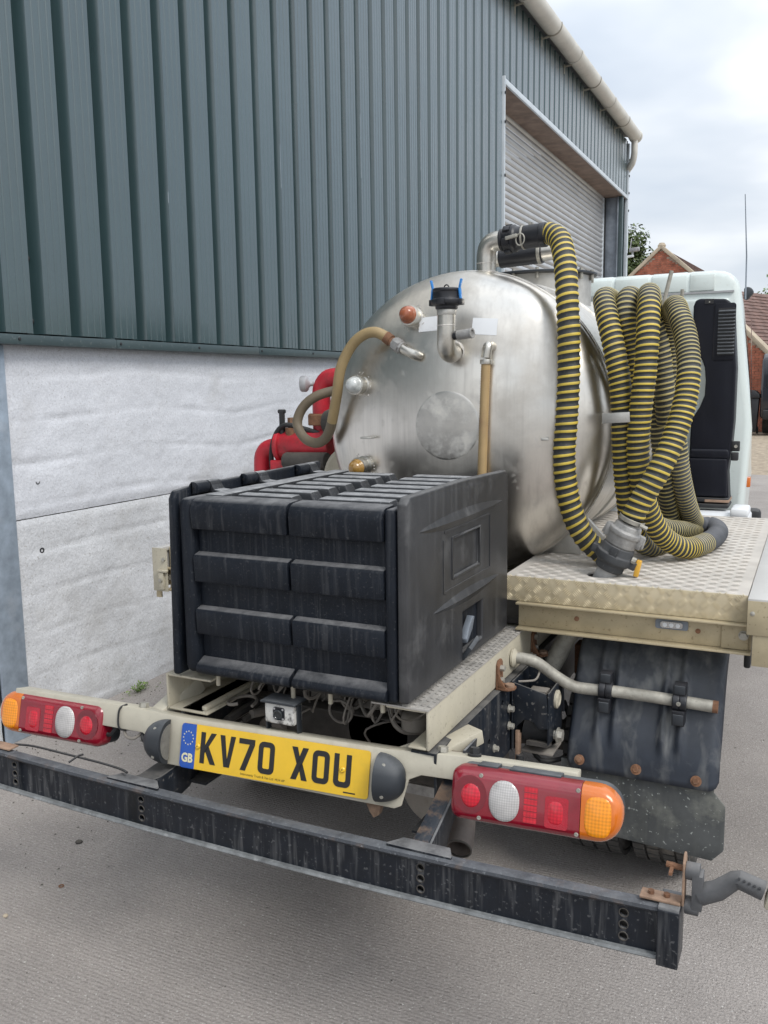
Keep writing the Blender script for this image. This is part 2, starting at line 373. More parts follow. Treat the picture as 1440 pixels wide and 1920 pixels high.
M['label'] = pmat('white_sticker', (0.72, 0.74, 0.76), 0.5, var=0.04)
M['gauge'] = pmat('grey_gauge', (0.42, 0.42, 0.43), 0.4, metal=0.3, var=0.2)
M['brick'] = pmat('red_brick', (0.33, 0.115, 0.07), 0.9, var=0.45, vscale=5, blotch=0.4, blotch_col=(0.2, 0.08, 0.06), bscale=3)
M['mortar'] = pmat('mortar', (0.36, 0.29, 0.235), 0.95, var=0.2)
M['tile'] = pmat('clay_tile', (0.155, 0.095, 0.08), 0.9, var=0.4, vscale=3, blotch=0.5, blotch_col=(0.22, 0.16, 0.14), bscale=2)
M['coping'] = pmat('coping_stone', (0.42, 0.355, 0.27), 0.9, var=0.25, vscale=3, blotch=0.4, blotch_col=(0.26, 0.22, 0.16), bscale=3)
M['bark'] = pmat('bark', (0.12, 0.09, 0.065), 0.95, var=0.4)
M['van'] = pmat('dark_van_paint', (0.02, 0.022, 0.03), 0.25, coat=0.5)
M['bin'] = pmat('black_bin_plastic', (0.013, 0.014, 0.018), 0.5)

def leaf_mat(name, a, b):
    m = bpy.data.materials.new(name)
    m.use_nodes = True
    nt = m.node_tree
    bs = nt.nodes['Principled BSDF']
    g = nt.nodes.new('ShaderNodeNewGeometry')
    mx = nt.nodes.new('ShaderNodeMixRGB')
    mx.inputs['Color1'].default_value = (*a, 1)
    mx.inputs['Color2'].default_value = (*b, 1)
    nt.links.new(g.outputs['Random Per Island'], mx.inputs['Fac'])
    nt.links.new(mx.outputs['Color'], bs.inputs['Base Color'])
    bs.inputs['Roughness'].default_value = 0.6
    return m
M['leaf'] = leaf_mat('leaf', (0.045, 0.075, 0.022), (0.115, 0.15, 0.045))
M['leaf_bright'] = leaf_mat('bright_leaf', (0.09, 0.17, 0.03), (0.2, 0.3, 0.07))

# ------------------------------------------------------------------ mesh helpers
class MB:
    def __init__(self):
        self.v = []
        self.f = []
        self.mi = []

    def add(self, vs, fs, mi=0):
        o = len(self.v)
        self.v.extend([tuple(p) for p in vs])
        for f in fs:
            self.f.append(tuple(i + o for i in f))
            self.mi.append(mi)
        return self

    def box(self, x0, x1, y0, y1, z0, z1, mi=0):
        if x0 > x1: x0, x1 = x1, x0
        if y0 > y1: y0, y1 = y1, y0
        if z0 > z1: z0, z1 = z1, z0
        vs = [(x0, y0, z0), (x1, y0, z0), (x1, y1, z0), (x0, y1, z0), (x0, y0, z1), (x1, y0, z1), (x1, y1, z1), (x0, y1, z1)]
        return self.add(vs, [(0, 3, 2, 1), (4, 5, 6, 7), (0, 1, 5, 4), (1, 2, 6, 5), (2, 3, 7, 6), (3, 0, 4, 7)], mi)

    def obox(self, c, ax, ay, az, hx, hy, hz, mi=0):
        c, ax, ay, az = Vector(c), Vector(ax).normalized(), Vector(ay).normalized(), Vector(az).normalized()
        vs = [c + ax * (sx * hx) + ay * (sy * hy) + az * (sz * hz) for sz in (-1, 1) for sx, sy in ((-1, -1), (1, -1), (1, 1), (-1, 1))]
        return self.add(vs, [(0, 3, 2, 1), (4, 5, 6, 7), (0, 1, 5, 4), (1, 2, 6, 5), (2, 3, 7, 6), (3, 0, 4, 7)], mi)

    def bar(self, p0, p1, w, h, upv=(0, 0, 1), mi=0):
        p0, p1 = Vector(p0), Vector(p1)
        d = (p1 - p0)
        ax = d.normalized()
        ay = Vector(upv).cross(ax).normalized()
        az = ax.cross(ay)
        return self.obox((p0 + p1) / 2, ax, ay, az, d.length / 2, w / 2, h / 2, mi)

    def cyl(self, p0, p1, r0, r1=None, n=20, mi=0, caps=True):
        r1 = r0 if r1 is None else r1
        return self.lathe([(r0, 0.0), (r1, (Vector(p1) - Vector(p0)).length)], p0, Vector(p1) - Vector(p0), n, mi, caps)

    def lathe(self, prof, origin, axis, n=32, mi=0, caps=True):
        o = Vector(origin)
        a = Vector(axis).normalized()
        t = Vector((0, 0, 1)) if abs(a.z) < 0.9 else Vector((1, 0, 0))
        u = t.cross(a).normalized()
        w = a.cross(u)
        vs, fs = [], []
        for r, h in prof:
            for k in range(n):
                q = 2 * pi * k / n
                vs.append(o + a * h + u * (r * cos(q)) + w * (r * sin(q)))
        m = len(prof)
        for i in range(m - 1):
            for k in range(n):
                k2 = (k + 1) % n
                fs.append((i * n + k, i * n + k2, (i + 1) * n + k2, (i + 1) * n + k))
        if caps:
            if prof[0][0] > 1e-6:
                fs.append(tuple(range(n - 1, -1, -1)))
            if prof[-1][0] > 1e-6:
                fs.append(tuple((m - 1) * n + k for k in range(n)))
        return self.add(vs, fs, mi)

    def tube(self, path, r, n=12, mi=0, caps=True):
        P = [Vector(p) for p in path]
        R = r if isinstance(r, (list, tuple)) else [r] * len(P)
        T = []
        for i in range(len(P)):
            a = P[max(0, i - 1)]
            b = P[min(len(P) - 1, i + 1)]
            T.append((b - a).normalized())
        t = Vector((0, 0, 1)) if abs(T[0].z) < 0.9 else Vector((1, 0, 0))
        u = (t - T[0] * t.dot(T[0])).normalized()
        vs, fs = [], []
        for i in range(len(P)):
            u = (u - T[i] * u.dot(T[i])).normalized()
            w = T[i].cross(u)
            for k in range(n):
                q = 2 * pi * k / n
                vs.append(P[i] + u * (R[i] * cos(q)) + w * (R[i] * sin(q)))
        for i in range(len(P) - 1):
            for k in range(n):
                k2 = (k + 1) % n
                fs.append((i * n + k, i * n + k2, (i + 1) * n + k2, (i + 1) * n + k))
        if caps:
            fs.append(tuple(range(n - 1, -1, -1)))
            fs.append(tuple((len(P) - 1) * n + k for k in range(n)))
        return self.add(vs, fs, mi)

    def prism(self, poly, fn, d0, d1, mi=0, holes=()):
        """poly in 2D, fn(u, v, d) -> 3D point, extruded from d0 to d1, real holes."""
        loops = [list(poly)] + [list(h) for h in holes]
        tri = tessellate_polygon([[Vector((a, b, 0)) for a, b in l] for l in loops])
        flat = [p for l in loops for p in l]
        n = len(flat)
        vs = [fn(a, b, d0) for a, b in flat] + [fn(a, b, d1) for a, b in flat]
        fs = []
        if len(loops) == 1:
            fs.append(tuple(range(n)))
            fs.append(tuple(n + i for i in range(n - 1, -1, -1)))
        else:
            for t in tri:
                fs.append(tuple(t))
                fs.append(tuple(n + i for i in reversed(t)))
        o = 0
        for l in loops:
            k = len(l)
            for i in range(k):
                j = (i + 1) % k
                fs.append((o + i, o + j, n + o + j, n + o + i))
            o += k
        return self.add(vs, fs, mi)

    def build(self, name, mats, parent=None, bevel=0.0, seg=2, smooth=35.0, kind=None, fix=True):
        if not isinstance(mats, (list, tuple)):
            mats = [mats]
        xs = [p[0] for p in self.v]; ys = [p[1] for p in self.v]; zs = [p[2] for p in self.v]
        c = Vector(((min(xs) + max(xs)) / 2, (min(ys) + max(ys)) / 2, (min(zs) + max(zs)) / 2))
        me = bpy.data.meshes.new(name)
        me.from_pydata([(p[0] - c.x, p[1] - c.y, p[2] - c.z) for p in self.v], [], self.f)
        for m in mats:
            me.materials.append(M[m])
        me.polygons.foreach_set('material_index', self.mi)
        me.update()
        if fix or bevel:
            bm = bmesh.new()
            bm.from_mesh(me)
            bmesh.ops.remove_doubles(bm, verts=bm.verts, dist=1e-5)
            if fix:
                bmesh.ops.recalc_face_normals(bm, faces=bm.faces)
            if bevel:
                bm.normal_update()
                ed = [e for e in bm.edges if e.is_manifold and e.calc_face_angle(0) > radians(28)]
                bmesh.ops.bevel(bm, geom=ed, offset=bevel, segments=seg, profile=0.5, affect='EDGES', clamp_overlap=True)
            bm.to_mesh(me)
            bm.free()
        if smooth:
            me.polygons.foreach_set('use_smooth', [True] * len(me.polygons))
            me.set_sharp_from_angle(angle=radians(smooth))
        return link(name, me, c, parent, kind)

def wpos(o):
    return o.get('_w') and Vector(o['_w'])

WORLD = {}
def link(name, me, c, parent=None, kind=None):
    o = bpy.data.objects.new(name, me)
    COL.objects.link(o)
    base = WORLD.get(parent.name, Vector()) if parent else Vector()
    o.location = Vector(c) - base
    if parent:
        o.parent = parent
    WORLD[o.name] = Vector(c)
    if kind:
        o['kind'] = kind
    return o

def thing(name, label, cat, loc=(0, 0, 0), group=None):
    o = bpy.data.objects.new(name, None)
    COL.objects.link(o)
    o.location = loc
    WORLD[o.name] = Vector(loc)
    o.empty_display_size = 0.2
    o['label'] = label
    o['category'] = cat
    if group:
        o['group'] = group
    return o

def tag(o, label, cat, group=None):
    o['label'] = label
    o['category'] = cat
    if group:
        o['group'] = group
    return o

def clone(o, c, parent):
    """a repeat of a part that shares its mesh"""
    return link(o.name.split('.')[0], o.data, c, parent)

def spline(pts, step):
    """Catmull-Rom through pts, resampled evenly."""
    P = [Vector(p) for p in pts]
    P = [P[0] * 2 - P[1]] + P + [P[-1] * 2 - P[-2]]
    out = []
    for i in range(1, len(P) - 2):
        a, b, c, d = P[i - 1], P[i], P[i + 1], P[i + 2]
        for k in range(24):
            t = k / 24
            out.append(0.5 * ((2 * b) + (c - a) * t + (2 * a - 5 * b + 4 * c - d) * t * t + (3 * b - a - 3 * c + d) * t ** 3))
    out.append(P[-2])
    res = [out[0]]
    acc = 0
    for i in range(1, len(out)):
        seg = (out[i] - out[i - 1]).length
        while acc + seg >= step and seg > 1e-9:
            t = (step - acc) / seg
            q = out[i - 1].lerp(out[i], t)
            res.append(q)
            out[i - 1] = q
            seg = (out[i] - q).length
            acc = 0
        acc += seg
    return res

def rrect(x0, x1, y0, y1, r, n=5):
    out = []
    for cx, cy, a in ((x1 - r, y1 - r, 0), (x0 + r, y1 - r, 90), (x0 + r, y0 + r, 180), (x1 - r, y0 + r, 270)):
        for k in range(n + 1):
            q = radians(a + 90 * k / n)
            out.append((cx + r * cos(q), cy + r * sin(q)))
    return out

def circ(cx, cy, r, n=16):
    return [(cx + r * cos(2 * pi * k / n), cy + r * sin(2 * pi * k / n)) for k in range(n)]

fXZ = lambda u, v, d: (u, d, v)      # outline in X-Z, depth along Y
fYZ = lambda u, v, d: (d, u, v)      # outline in Y-Z, depth along X
fXY = lambda u, v, d: (u, v, d)

def text_mesh(body, size, mb, fn, extr=0.0008, mi=0, offset=0.0, align='CENTER', sx=1.0):
    cu = bpy.data.curves.new('t', 'FONT')
    cu.body = body
    cu.size = size
    cu.align_x = align
    cu.align_y = 'CENTER'
    cu.offset = offset
    cu.resolution_u = 3
    ob = bpy.data.objects.new('t', cu)
    COL.objects.link(ob)
    me = bpy.data.meshes.new_from_object(ob.evaluated_get(bpy.context.evaluated_depsgraph_get()))
    vs = [fn(v.co.x * sx, v.co.y, extr) for v in me.vertices]
    mb.add(vs, [tuple(p.vertices) for p in me.polygons], mi)
    bpy.data.objects.remove(ob)
    bpy.data.curves.remove(cu)
    bpy.data.meshes.remove(me)

def hexbolt(mb, c, axis, r, h, mi=0, washer=0.0):
    a = Vector(axis).normalized()
    c = Vector(c)
    if washer:
        mb.cyl(c, c + a * h * 0.3, washer, n=18, mi=mi)
        c = c + a * h * 0.3
    mb.cyl(c, c + a * h, r, r * 0.94, n=6, mi=mi)

# ================================================================== SETTING
gm = MB()
gm.add([(-120, -60, 0), (120, -60, 0), (120, 13.6, 0), (-120, 13.6, 0)], [(0, 1, 2, 3)])
g = gm.build('concrete_yard', 'concrete', smooth=0)
g['kind'] = 'structure'
gm = MB()
gm.add([(-160, 13.6, -0.02), (160, 13.6, -0.02), (160, 70, -0.02), (-160, 70, -0.02)], [(0, 1, 2, 3)])
g = gm.build('gravel_ground', 'gravel', smooth=0)
g['kind'] = 'structure'
gm = MB()
gm.add([(-600, 70, -0.02), (600, 70, -0.02), (600, 900, -0.02), (-600, 900, -0.02)], [(0, 1, 2, 3)])
g = gm.build('field', 'grass', smooth=0)
g['kind'] = 'structure'

# loose grit lying on the yard
gm = MB()
rs = random.Random(11)
for i in range(420):
    x = rs.uniform(-1.9, 2.6); y = rs.uniform(-0.7, 4.5)
    r = rs.choice((0.0012, 0.0015, 0.002, 0.0028)) * rs.uniform(0.7, 1.3)
    vs = []
    for k in range(6):
        d = [(1, 0, 0), (-1, 0, 0), (0, 1, 0), (0, -1, 0), (0, 0, 1), (0, 0, -1)][k]
        s = r * rs.uniform(0.7, 1.3)
        vs.append((x + d[0] * s, y + d[1] * s, r * 0.5 + d[2] * s * 0.7))
    gm.add(vs, [(0, 2, 4), (2, 1, 4), (1, 3, 4), (3, 0, 4), (2, 0, 5), (1, 2, 5), (3, 1, 5), (0, 3, 5)], rs.choice((0, 0, 1)))
for i in range(260):
    y = rs.uniform(0.7, 2.6); x = -1.93 + abs(rs.gauss(0, 0.22)) if i % 2 else rs.uniform(-1.9, -0.9); r = rs.uniform(0.0015, 0.0045)
    if i % 2 == 0: y = rs.uniform(0.2, 1.6)
    vs = [(x + d[0] * r * rs.uniform(0.6, 1.6), y + d[1] * r * rs.uniform(0.6, 1.6), 0.002 + d[2] * 0.002) for d in ((1, 0, 0), (-1, 0, 0), (0, 1, 0), (0, -1, 0), (0, 0, 1), (0, 0, -1))]
    gm.add(vs, [(0, 2, 4), (2, 1, 4), (1, 3, 4), (3, 0, 4), (2, 0, 5), (1, 2, 5), (3, 1, 5), (0, 3, 5)], 1)
gm.build('grit', ['stone', 'under'], smooth=0, kind='stuff', fix=False)
mb = MB(); mb.lathe([(0.005, 0.0), (0.0085, 0.0), (0.0085, 0.002), (0.005, 0.002), (0.005, 0.0)], (-0.906, 0.258, 0.001), (0, 0, 1), 20, caps=False)
tag(mb.build('washer', 'rust'), 'small rusty washer lying flat on the bare concrete', 'washer')
mb = MB(); mb.lathe([(0.0, 0.0), (0.007, 0.001), (0.008, 0.004), (0.005, 0.007), (0.0, 0.0075)], (-0.935, 0.075, 0.0), (0.1, 0, 1), 7)
tag(mb.build('pebble', 'coping'), 'small pale pebble on the concrete at the far left of the foreground', 'pebble')
mb = MB(); mb.lathe([(0.0, 0.0), (0.012, 0.001), (0.011, 0.006), (0.006, 0.009), (0.0, 0.009)], (-1.052, 0.477, 0.0), (0.1, 0, 1), 8)
tag(mb.build('pebble', 'under'), 'dark lump of dirt on the concrete below the left end of the bumper', 'pebble')

# ------------------------------------------------------------------ warehouse
WH = thing('warehouse', 'dark grey green metal clad warehouse with roller shutter and whitewashed base wall', 'building', (-6.0, 4.8, 0))
PITCH = 0.21333
Y0 = 1.077 - 25 * PITCH
XF, XV = -1.90, -1.952
def cladding(y0, y1, z0, z1):
    pts = []
    n = int(round((y1 - y0) / PITCH))
    for k in range(n):
        b = y0 + k * PITCH
        for u, x in ((0, XF), (0.026, XF), (0.029, XF - 0.0016), (0.033, XF - 0.0016), (0.036, XF), (0.068, XF), (0.071, XF - 0.0016), (0.075, XF - 0.0016),
                     (0.078, XF), (0.107, XF), (0.110, XF - 0.0016), (0.114, XF - 0.0016), (0.117, XF), (0.1425, XF), (0.1525, XV), (0.190, XV)):
            pts.append((x, b + u))
    pts.append((XF, y0 + n * PITCH - 0.001))
    mb = MB()
    m = len(pts)
    vs = [(x, y, z0) for x, y in pts] + [(x, y, z1) for x, y in pts]
    mb.add(vs, [(i, i + 1, m + i + 1, m + i) for i in range(m - 1)])
    return mb
sheet = None
k = 0
y = Y0
while y < 7.44:
    n = 5 if y + 5 * PITCH < 7.5 else int(round((7.476 - y) / PITCH))
    if n == 5 and sheet is not None:
        clone(sheet, (WORLD[sheet.name].x, y + 2.5 * PITCH - 0.0005, WORLD[sheet.name].z), WH)
    else:
        o = cladding(y, y + n * PITCH, 1.735, 5.40).build('cladding_sheet', 'cladding', WH, smooth=12)
        if n == 5: sheet = o
    y += n * PITCH
Y_OPEN = y
y = Y_OPEN
sheet2 = None
while y < 13.8:
    n = 5 if y + 5 * PITCH < 13.9 else max(1, int(round((13.88 - y) / PITCH)))
    if n == 5 and sheet2 is not None:
        clone(sheet2, (WORLD[sheet2.name].x, y + 2.5 * PITCH - 0.0005, WORLD[sheet2.name].z), WH)
    else:
        o = cladding(y, y + n * PITCH, 4.53, 5.40).build('cladding_sheet', 'cladding', WH, smooth=12)
        if n == 5: sheet2 = o
    y += n * PITCH
Y_END = y
# drip trim below the cladding, in lapped lengths
ty = Y0
while ty < Y_OPEN - 0.05:
    te = min(ty + 1.19, Y_OPEN - 0.01)
    mb = MB()
    mb.box(-1.955, -1.878, ty, te - 0.002, 1.686, 1.727)
    mb.box(-1.955, -1.884, te - 0.035, te - 0.004, 1.7272, 1.7312)
    mb.build('drip_trim', 'trim', WH, bevel=0.004)
    ty = te
# fixing screws on the sheets
mb = MB()
for zz, off in ((1.79, 0.150), (2.05, 0.150), (3.45, 0.150)):
    for k in range(-4, 30):
        if (k * 7) % 3 == 0:
            yy = 1.077 + k * PITCH + off
            mb.lathe([(0.013, 0), (0.013, 0.003), (0.007, 0.008), (0.0, 0.009)], (XV + 0.002, yy + 0.030, zz + 0.02 * sin(k)), (1, -0.9, 0), 8)
for k in range(12):
    yy = Y0 + 3 + k * 1.19 * 0.5
    if yy < Y_OPEN:
        mb.lathe([(0.007, 0), (0.007, 0.003), (0.0, 0.006)], (-1.878, yy, 1.708), (1, 0, 0), 8)
mb.build('fixing_screws', 'rubber', WH, kind='stuff')

# whitewashed concrete base wall: two courses per bay, faces uneven like rough shuttering
def rough_wall(y0, y1, z0, z1, mat, seed, res=0.014, amp=1.0):
    mb = MB()
    ny = max(2, int((y1 - y0) / res)); nz = max(2, int((z1 - z0) / res))
    vs = []
    for j in range(nz + 1):
        z = z0 + (z1 - z0) * j / nz
        for i in range(ny + 1):
            yy = y0 + (y1 - y0) * i / ny
            p = Vector((yy * 0.8, z * 1.0, seed))
            wob = noise.noise(Vector((yy * 1.3, z * 0.8, seed + 4))) * 0.06
            # horizontal board marks: shallow ledges about 0.19 m apart
            q = (z + wob + 0.04) / 0.19
            fr = q - math.floor(q)
            ledge = -0.0055 * max(0.0, 1 - abs(fr - 0.5) / 0.09) * (0.35 + 0.65 * abs(noise.noise(Vector((yy * 2.2, math.floor(q) * 7.1, seed)))) * 2)
            lump = noise.noise(Vector((yy * 3.2, z * 8, seed))) * 0.0035 + noise.noise(Vector((yy * 14, z * 20, seed))) * 0.0026 + noise.noise(Vector((yy * 42, z * 46, seed))) * 0.0018
            edge = min(i / 2, (ny - i) / 2, j / 2, (nz - j) / 2, 1.0)
            vs.append((-1.945 + amp * (ledge + lump) - (1 - edge) * 0.006, yy, z))
    fs = [(j * (ny + 1) + i, j * (ny + 1) + i + 1, (j + 1) * (ny + 1) + i + 1, (j + 1) * (ny + 1) + i) for j in range(nz) for i in range(ny)]
    mb.add(vs, fs)
    # the panel has real thickness behind the rough face
    mb.box(-2.10, -1.972, y0, y1, z0, z1)
    return mb.build('concrete_panel', mat, WH, smooth=60, fix=False)
rough_wall(1.092, 4.6, 0.0, 0.9455, 'whitewash_low', 3.0)
rough_wall(1.092, 4.6, 0.9495, 1.70, 'whitewash', 9.0)
rough_wall(4.604, Y_OPEN, 0.0, 0.943, 'whitewash_low', 5.0, 0.04)
rough_wall(4.604, Y_OPEN, 0.952, 1.70, 'whitewash', 6.0, 0.04)
rough_wall(-4.0, 0.948, 0.0, 0.943, 'whitewash_low', 13.0, 0.02)
rough_wall(-4.0, 0.948, 0.952, 1.70, 'whitewash', 16.0, 0.02)
mb = MB()
mb.box(-1.975, -1.965, -4, Y_OPEN, 0.938, 0.957)
mb.build('joint_seal', 'under', WH)
mb = MB()                                     # bolt holes in the panels
for yy, zz in ((1.228, 1.102), (1.226, 0.799)):
    mb.lathe([(0.012, -0.02), (0.012, 0.0105), (0.007, 0.0105), (0.007, -0.01), (0.0, -0.01)], (-1.955, yy, zz), (1, 0, 0), 14, caps=False)
mb.build('bolt_socket', 'rubber', WH)
# galvanised columns (I-sections)
def column(y0, y1, z1, mat='galv', xf=-1.932):
    mb = MB()
    mb.box(xf - 0.012, xf, y0, y1, 0.0, z1)
    mb.box(xf - 0.20, xf - 0.0125, (y0 + y1) / 2 - 0.005, (y0 + y1) / 2 + 0.005, 0, z1)
    mb.box(xf - 0.2125, xf - 0.2005, y0, y1, 0.0, z1)
    return mb.build('steel_column', mat, WH, bevel=0.003)
column(0.952, 1.088, 1.684)
column(Y_OPEN - 0.2, Y_OPEN - 0.06, 1.684, xf=-1.99)
# roller shutter, slat by slat
XS = -2.21
pts = []
mb = MB()
SP = 0.0765
prof = []
for k in range(9):
    t = k / 8
    prof.append((XS + 0.016 * sin(pi * t), SP * t * 0.93))
prof += [(XS - 0.004, SP * 0.94), (XS - 0.004, SP)]
ya, yb = Y_OPEN - 0.02, 13.50
m = len(prof)
mb.add([(x, ya, z) for x, z in prof] + [(x, yb, z) for x, z in prof], [(i, m + i, m + i + 1, i + 1) for i in range(m - 1)])
sl = mb.build('shutter_slat', 'shutter', WH, smooth=30)
c0 = WORLD[sl.name].copy()
for k in range(1, 59):
    clone(sl, (c0.x, c0.y, c0.z + k * SP), WH)
mb = MB(); mb.box(-2.30, -2.19, 13.50, 13.55, 0, 4.47)
mb.build('door_guide', 'flashing', WH, bevel=0.004)
mb = MB(); mb.box(-2.30, -2.165, 13.553, 13.565, 0, 4.47)
mb.build('door_seal', 'rubber', WH)
mb = MB()                                     # jamb column in the reveal
mb.box(-2.20, -1.97, 13.60, 13.612, 0, 4.475); mb.box(-2.205, -2.19, 13.57, 13.60, 0, 4.475); mb.box(-1.985, -1.965, 13.55, 13.60, 0, 4.475)
mb.build('jamb_column', 'galv_dark', WH, bevel=0.003)
mb = MB(); mb.box(-1.963, -1.90, 13.56, 13.64, 0, 4.478)
mb.build('jamb_trim', 'trim', WH, bevel=0.004)
mb = MB(); mb.box(-2.32, -1.905, Y_OPEN, Y_END - 0.02, 4.482, 4.500)
mb.build('soffit_board', 'soffit', WH)
mb = MB(); mb.box(-1.904, -1.880, Y_OPEN - 0.01, Y_END, 4.478, 4.532)
mb.build('lintel_flashing', 'flashing', WH, bevel=0.002)
mb = MB(); mb.box(-2.2, -1.886, Y_OPEN - 0.024, Y_OPEN - 0.004, 0, 4.56)
mb.build('jamb_flashing', 'flashing', WH, bevel=0.002)
mb = MB()
for zz in (4.40, 4.12, 3.6, 3.0, 2.4, 1.9):
    mb.lathe([(0.016, 0), (0.016, 0.006), (0.0, 0.01)], (-1.886, Y_OPEN - 0.014, zz), (1, 0, 0), 8)
for zz in (5.1, 4.85, 4.58, 4.3, 3.6, 3.0):
    mb.lathe([(0.02, 0), (0.02, 0.008), (0.0, 0.014)], (-1.872, Y_END + 0.03, zz), (1, 0, 0), 8)
mb.build('flashing_screws', 'rubber', WH, kind='stuff')
mb = MB(); mb.box(-1.93, -1.874, Y_END + 0.002, Y_END + 0.075, 0, 5.36)
mb.build('corner_flashing', 'flashing', WH, bevel=0.004)
# far end wall, back, roof
mb = MB(); mb.box(-12.0, -1.932, Y_END + 0.004, Y_END + 0.06, 0, 5.36); mb.build('end_wall', 'cladding', WH)
mb = MB(); mb.box(-12.0, -2.11, -4.2, -4.15, 0, 5.36); mb.build('end_wall', 'cladding', WH)
mb = MB(); mb.box(-12.06, -12.0, -4.2, Y_END + 0.06, 0, 5.36); mb.build('rear_wall', 'cladding', WH)
mb = MB()
mb.prism([(-1.74, 5.43), (-1.74, 5.49), (-6.97, 6.60), (-12.2, 5.49), (-12.2, 5.43), (-6.97, 6.54)], fXZ, -4.25, Y_END + 0.05)
mb.build('roof', 'roof', WH)
# eaves gutter: half-round run in jointed lengths, with union straps and brackets
GX, GZ, GR = -1.775, 5.455, 0.103
def gutter_len(y0, y1, r=GR, th=0.004):
    mb = MB()
    vs = []
    K = 20
    for rr in (r, r - th):
        for yy in (y0, y1):
            for k in range(K + 1):
                q = pi * (-1.06 + 1.12 * k / K)
                vs.append((GX + rr * cos(q), yy, GZ + rr * sin(q)))
    n = K + 1
    fs = [(k, k + 1, n + k + 1, n + k) for k in range(K)] + [(2 * n + k + 1, 2 * n + k, 3 * n + k, 3 * n + k + 1) for k in range(K)]
    fs += [(k, 2 * n + k, 2 * n + k + 1, k + 1) for k in range(K)] + [(n + k + 1, 3 * n + k + 1, 3 * n + k, n + k) for k in range(K)]
    fs += [(0, n, 3 * n, 2 * n), (K, 2 * n + K, 3 * n + K, n + K)]
    mb.add(vs, fs)
    return mb
gy = [-4.2, -2.2, -0.2, 1.8, 3.8, 5.8, 7.8, 9.8, 11.8, Y_END - 0.02]
for a, b in zip(gy[:-1], gy[1:]):
    gutter_len(a + 0.003, b - 0.003).build('gutter_length', 'gutter', WH, smooth=40)
    gutter_len(b - 0.05, b + 0.02, GR + 0.008).build('gutter_union', 'gutter', WH, smooth=40)
br = None
for k in range(18):
    yy = -3.2 + k * 1.0
    if yy > Y_END - 0.1: break
    if br is None:
        mb = gutter_len(yy - 0.012, yy + 0.012, GR + 0.006)
        mb.bar((-1.80, yy, GZ - 0.105), (-1.905, yy, GZ - 0.12), 0.01, 0.018)
        mb.box(-1.905, -1.897, yy - 0.012, yy + 0.012, GZ - 0.2, GZ - 0.09)
        br = mb.build('gutter_bracket', 'gutter_dark', WH, smooth=40)
        bc = WORLD[br.name].copy()
    else:
        clone(br, (bc.x, bc.y + k * 1.0, bc.z), WH)
mb = MB()
mb.lathe([(GR, 0), (GR + 0.006, 0.004), (GR + 0.006, 0.02), (GR - 0.01, 0.026), (0, 0.026)], (GX, Y_END - 0.02, GZ - 0.004), (0, 1, 0), 24)
mb.build('gutter_end_cap', 'gutter', WH)
mb = MB()
pth = spline([(GX, Y_END - 0.10, GZ - 0.09), (GX, Y_END - 0.10, GZ - 0.19), (GX - 0.005, Y_END - 0.08, GZ - 0.30), (-1.82, Y_END - 0.02, GZ - 0.42),
              (-1.90, Y_END + 0.05, GZ - 0.50), (-1.96, Y_END + 0.13, GZ - 0.58), (-1.98, Y_END + 0.15, GZ - 0.75), (-1.98, Y_END + 0.15, 2.0), (-1.98, Y_END + 0.15, 0.0)], 0.06)
mb.tube(pth, 0.052, 14)
mb.build('downpipe', 'gutter', WH)
# camera on a bracket at the far corner
mb = MB()
mb.bar((-1.92, Y_END + 0.10, 3.565), (-1.78, Y_END + 0.10, 3.575), 0.06, 0.035)
mb.build('camera_arm', 'label', WH, bevel=0.004)
mb = MB()
mb.obox((-1.785, Y_END + 0.10, 3.675), (1, 0, 0.05), (0, 1, 0), (0, 0, 1), 0.065, 0.04, 0.03)
mb.cyl((-1.84, Y_END + 0.10, 3.69), (-1.822, Y_END + 0.10, 3.86), 0.008, n=8)
mb.cyl((-1.80, Y_END + 0.10, 3.57), (-1.80, Y_END + 0.10, 3.66), 0.018, n=10)
mb.cyl((-1.725, Y_END + 0.10, 3.68), (-1.69, Y_END + 0.10, 3.68), 0.036, n=12)
mb.build('security_camera', 'gauge', WH, bevel=0.006)

# ------------------------------------------------------------------ weed at the foot of the wall
WD = thing('weed', 'small green weed growing where the white wall meets the concrete', 'plant', (-1.89, 1.72, 0))
mb = MB()
rs = random.Random(5)
for i in range(150):
    a = rs.uniform(0, 2 * pi); r = abs(rs.gauss(0, 0.035)); h = rs.uniform(0.004, 0.045) * (1.1 - min(1, r / 0.09))
    c = Vector((-1.885 + r * cos(a) * 0.6 + 0.012, 1.71 + r * sin(a) * 1.4, h))
    d = Vector((rs.uniform(-1, 1), rs.uniform(-1, 1), rs.uniform(0.1, 0.9))).normalized()
    s = d.cross(Vector((0, 0, 1))).normalized() * 0.004
    L = rs.uniform(0.008, 0.02)
    mb.add([c, c + d * L * 0.5 + s, c + d * L, c + d * L * 0.5 - s], [(0, 1, 2, 3)])
mb.build('leaves', 'leaf_bright', WD, smooth=0, fix=False)
mb = MB()
for i in range(9):
    a = i * 0.7
    mb.tube([(-1.885, 1.71, 0), (-1.875 + 0.02 * cos(a), 1.71 + 0.03 * sin(a), 0.02), (-1.87 + 0.03 * cos(a), 1.71 + 0.06 * sin(a), 0.035)], 0.0012, 5)
mb.build('stems', 'leaf', WD)

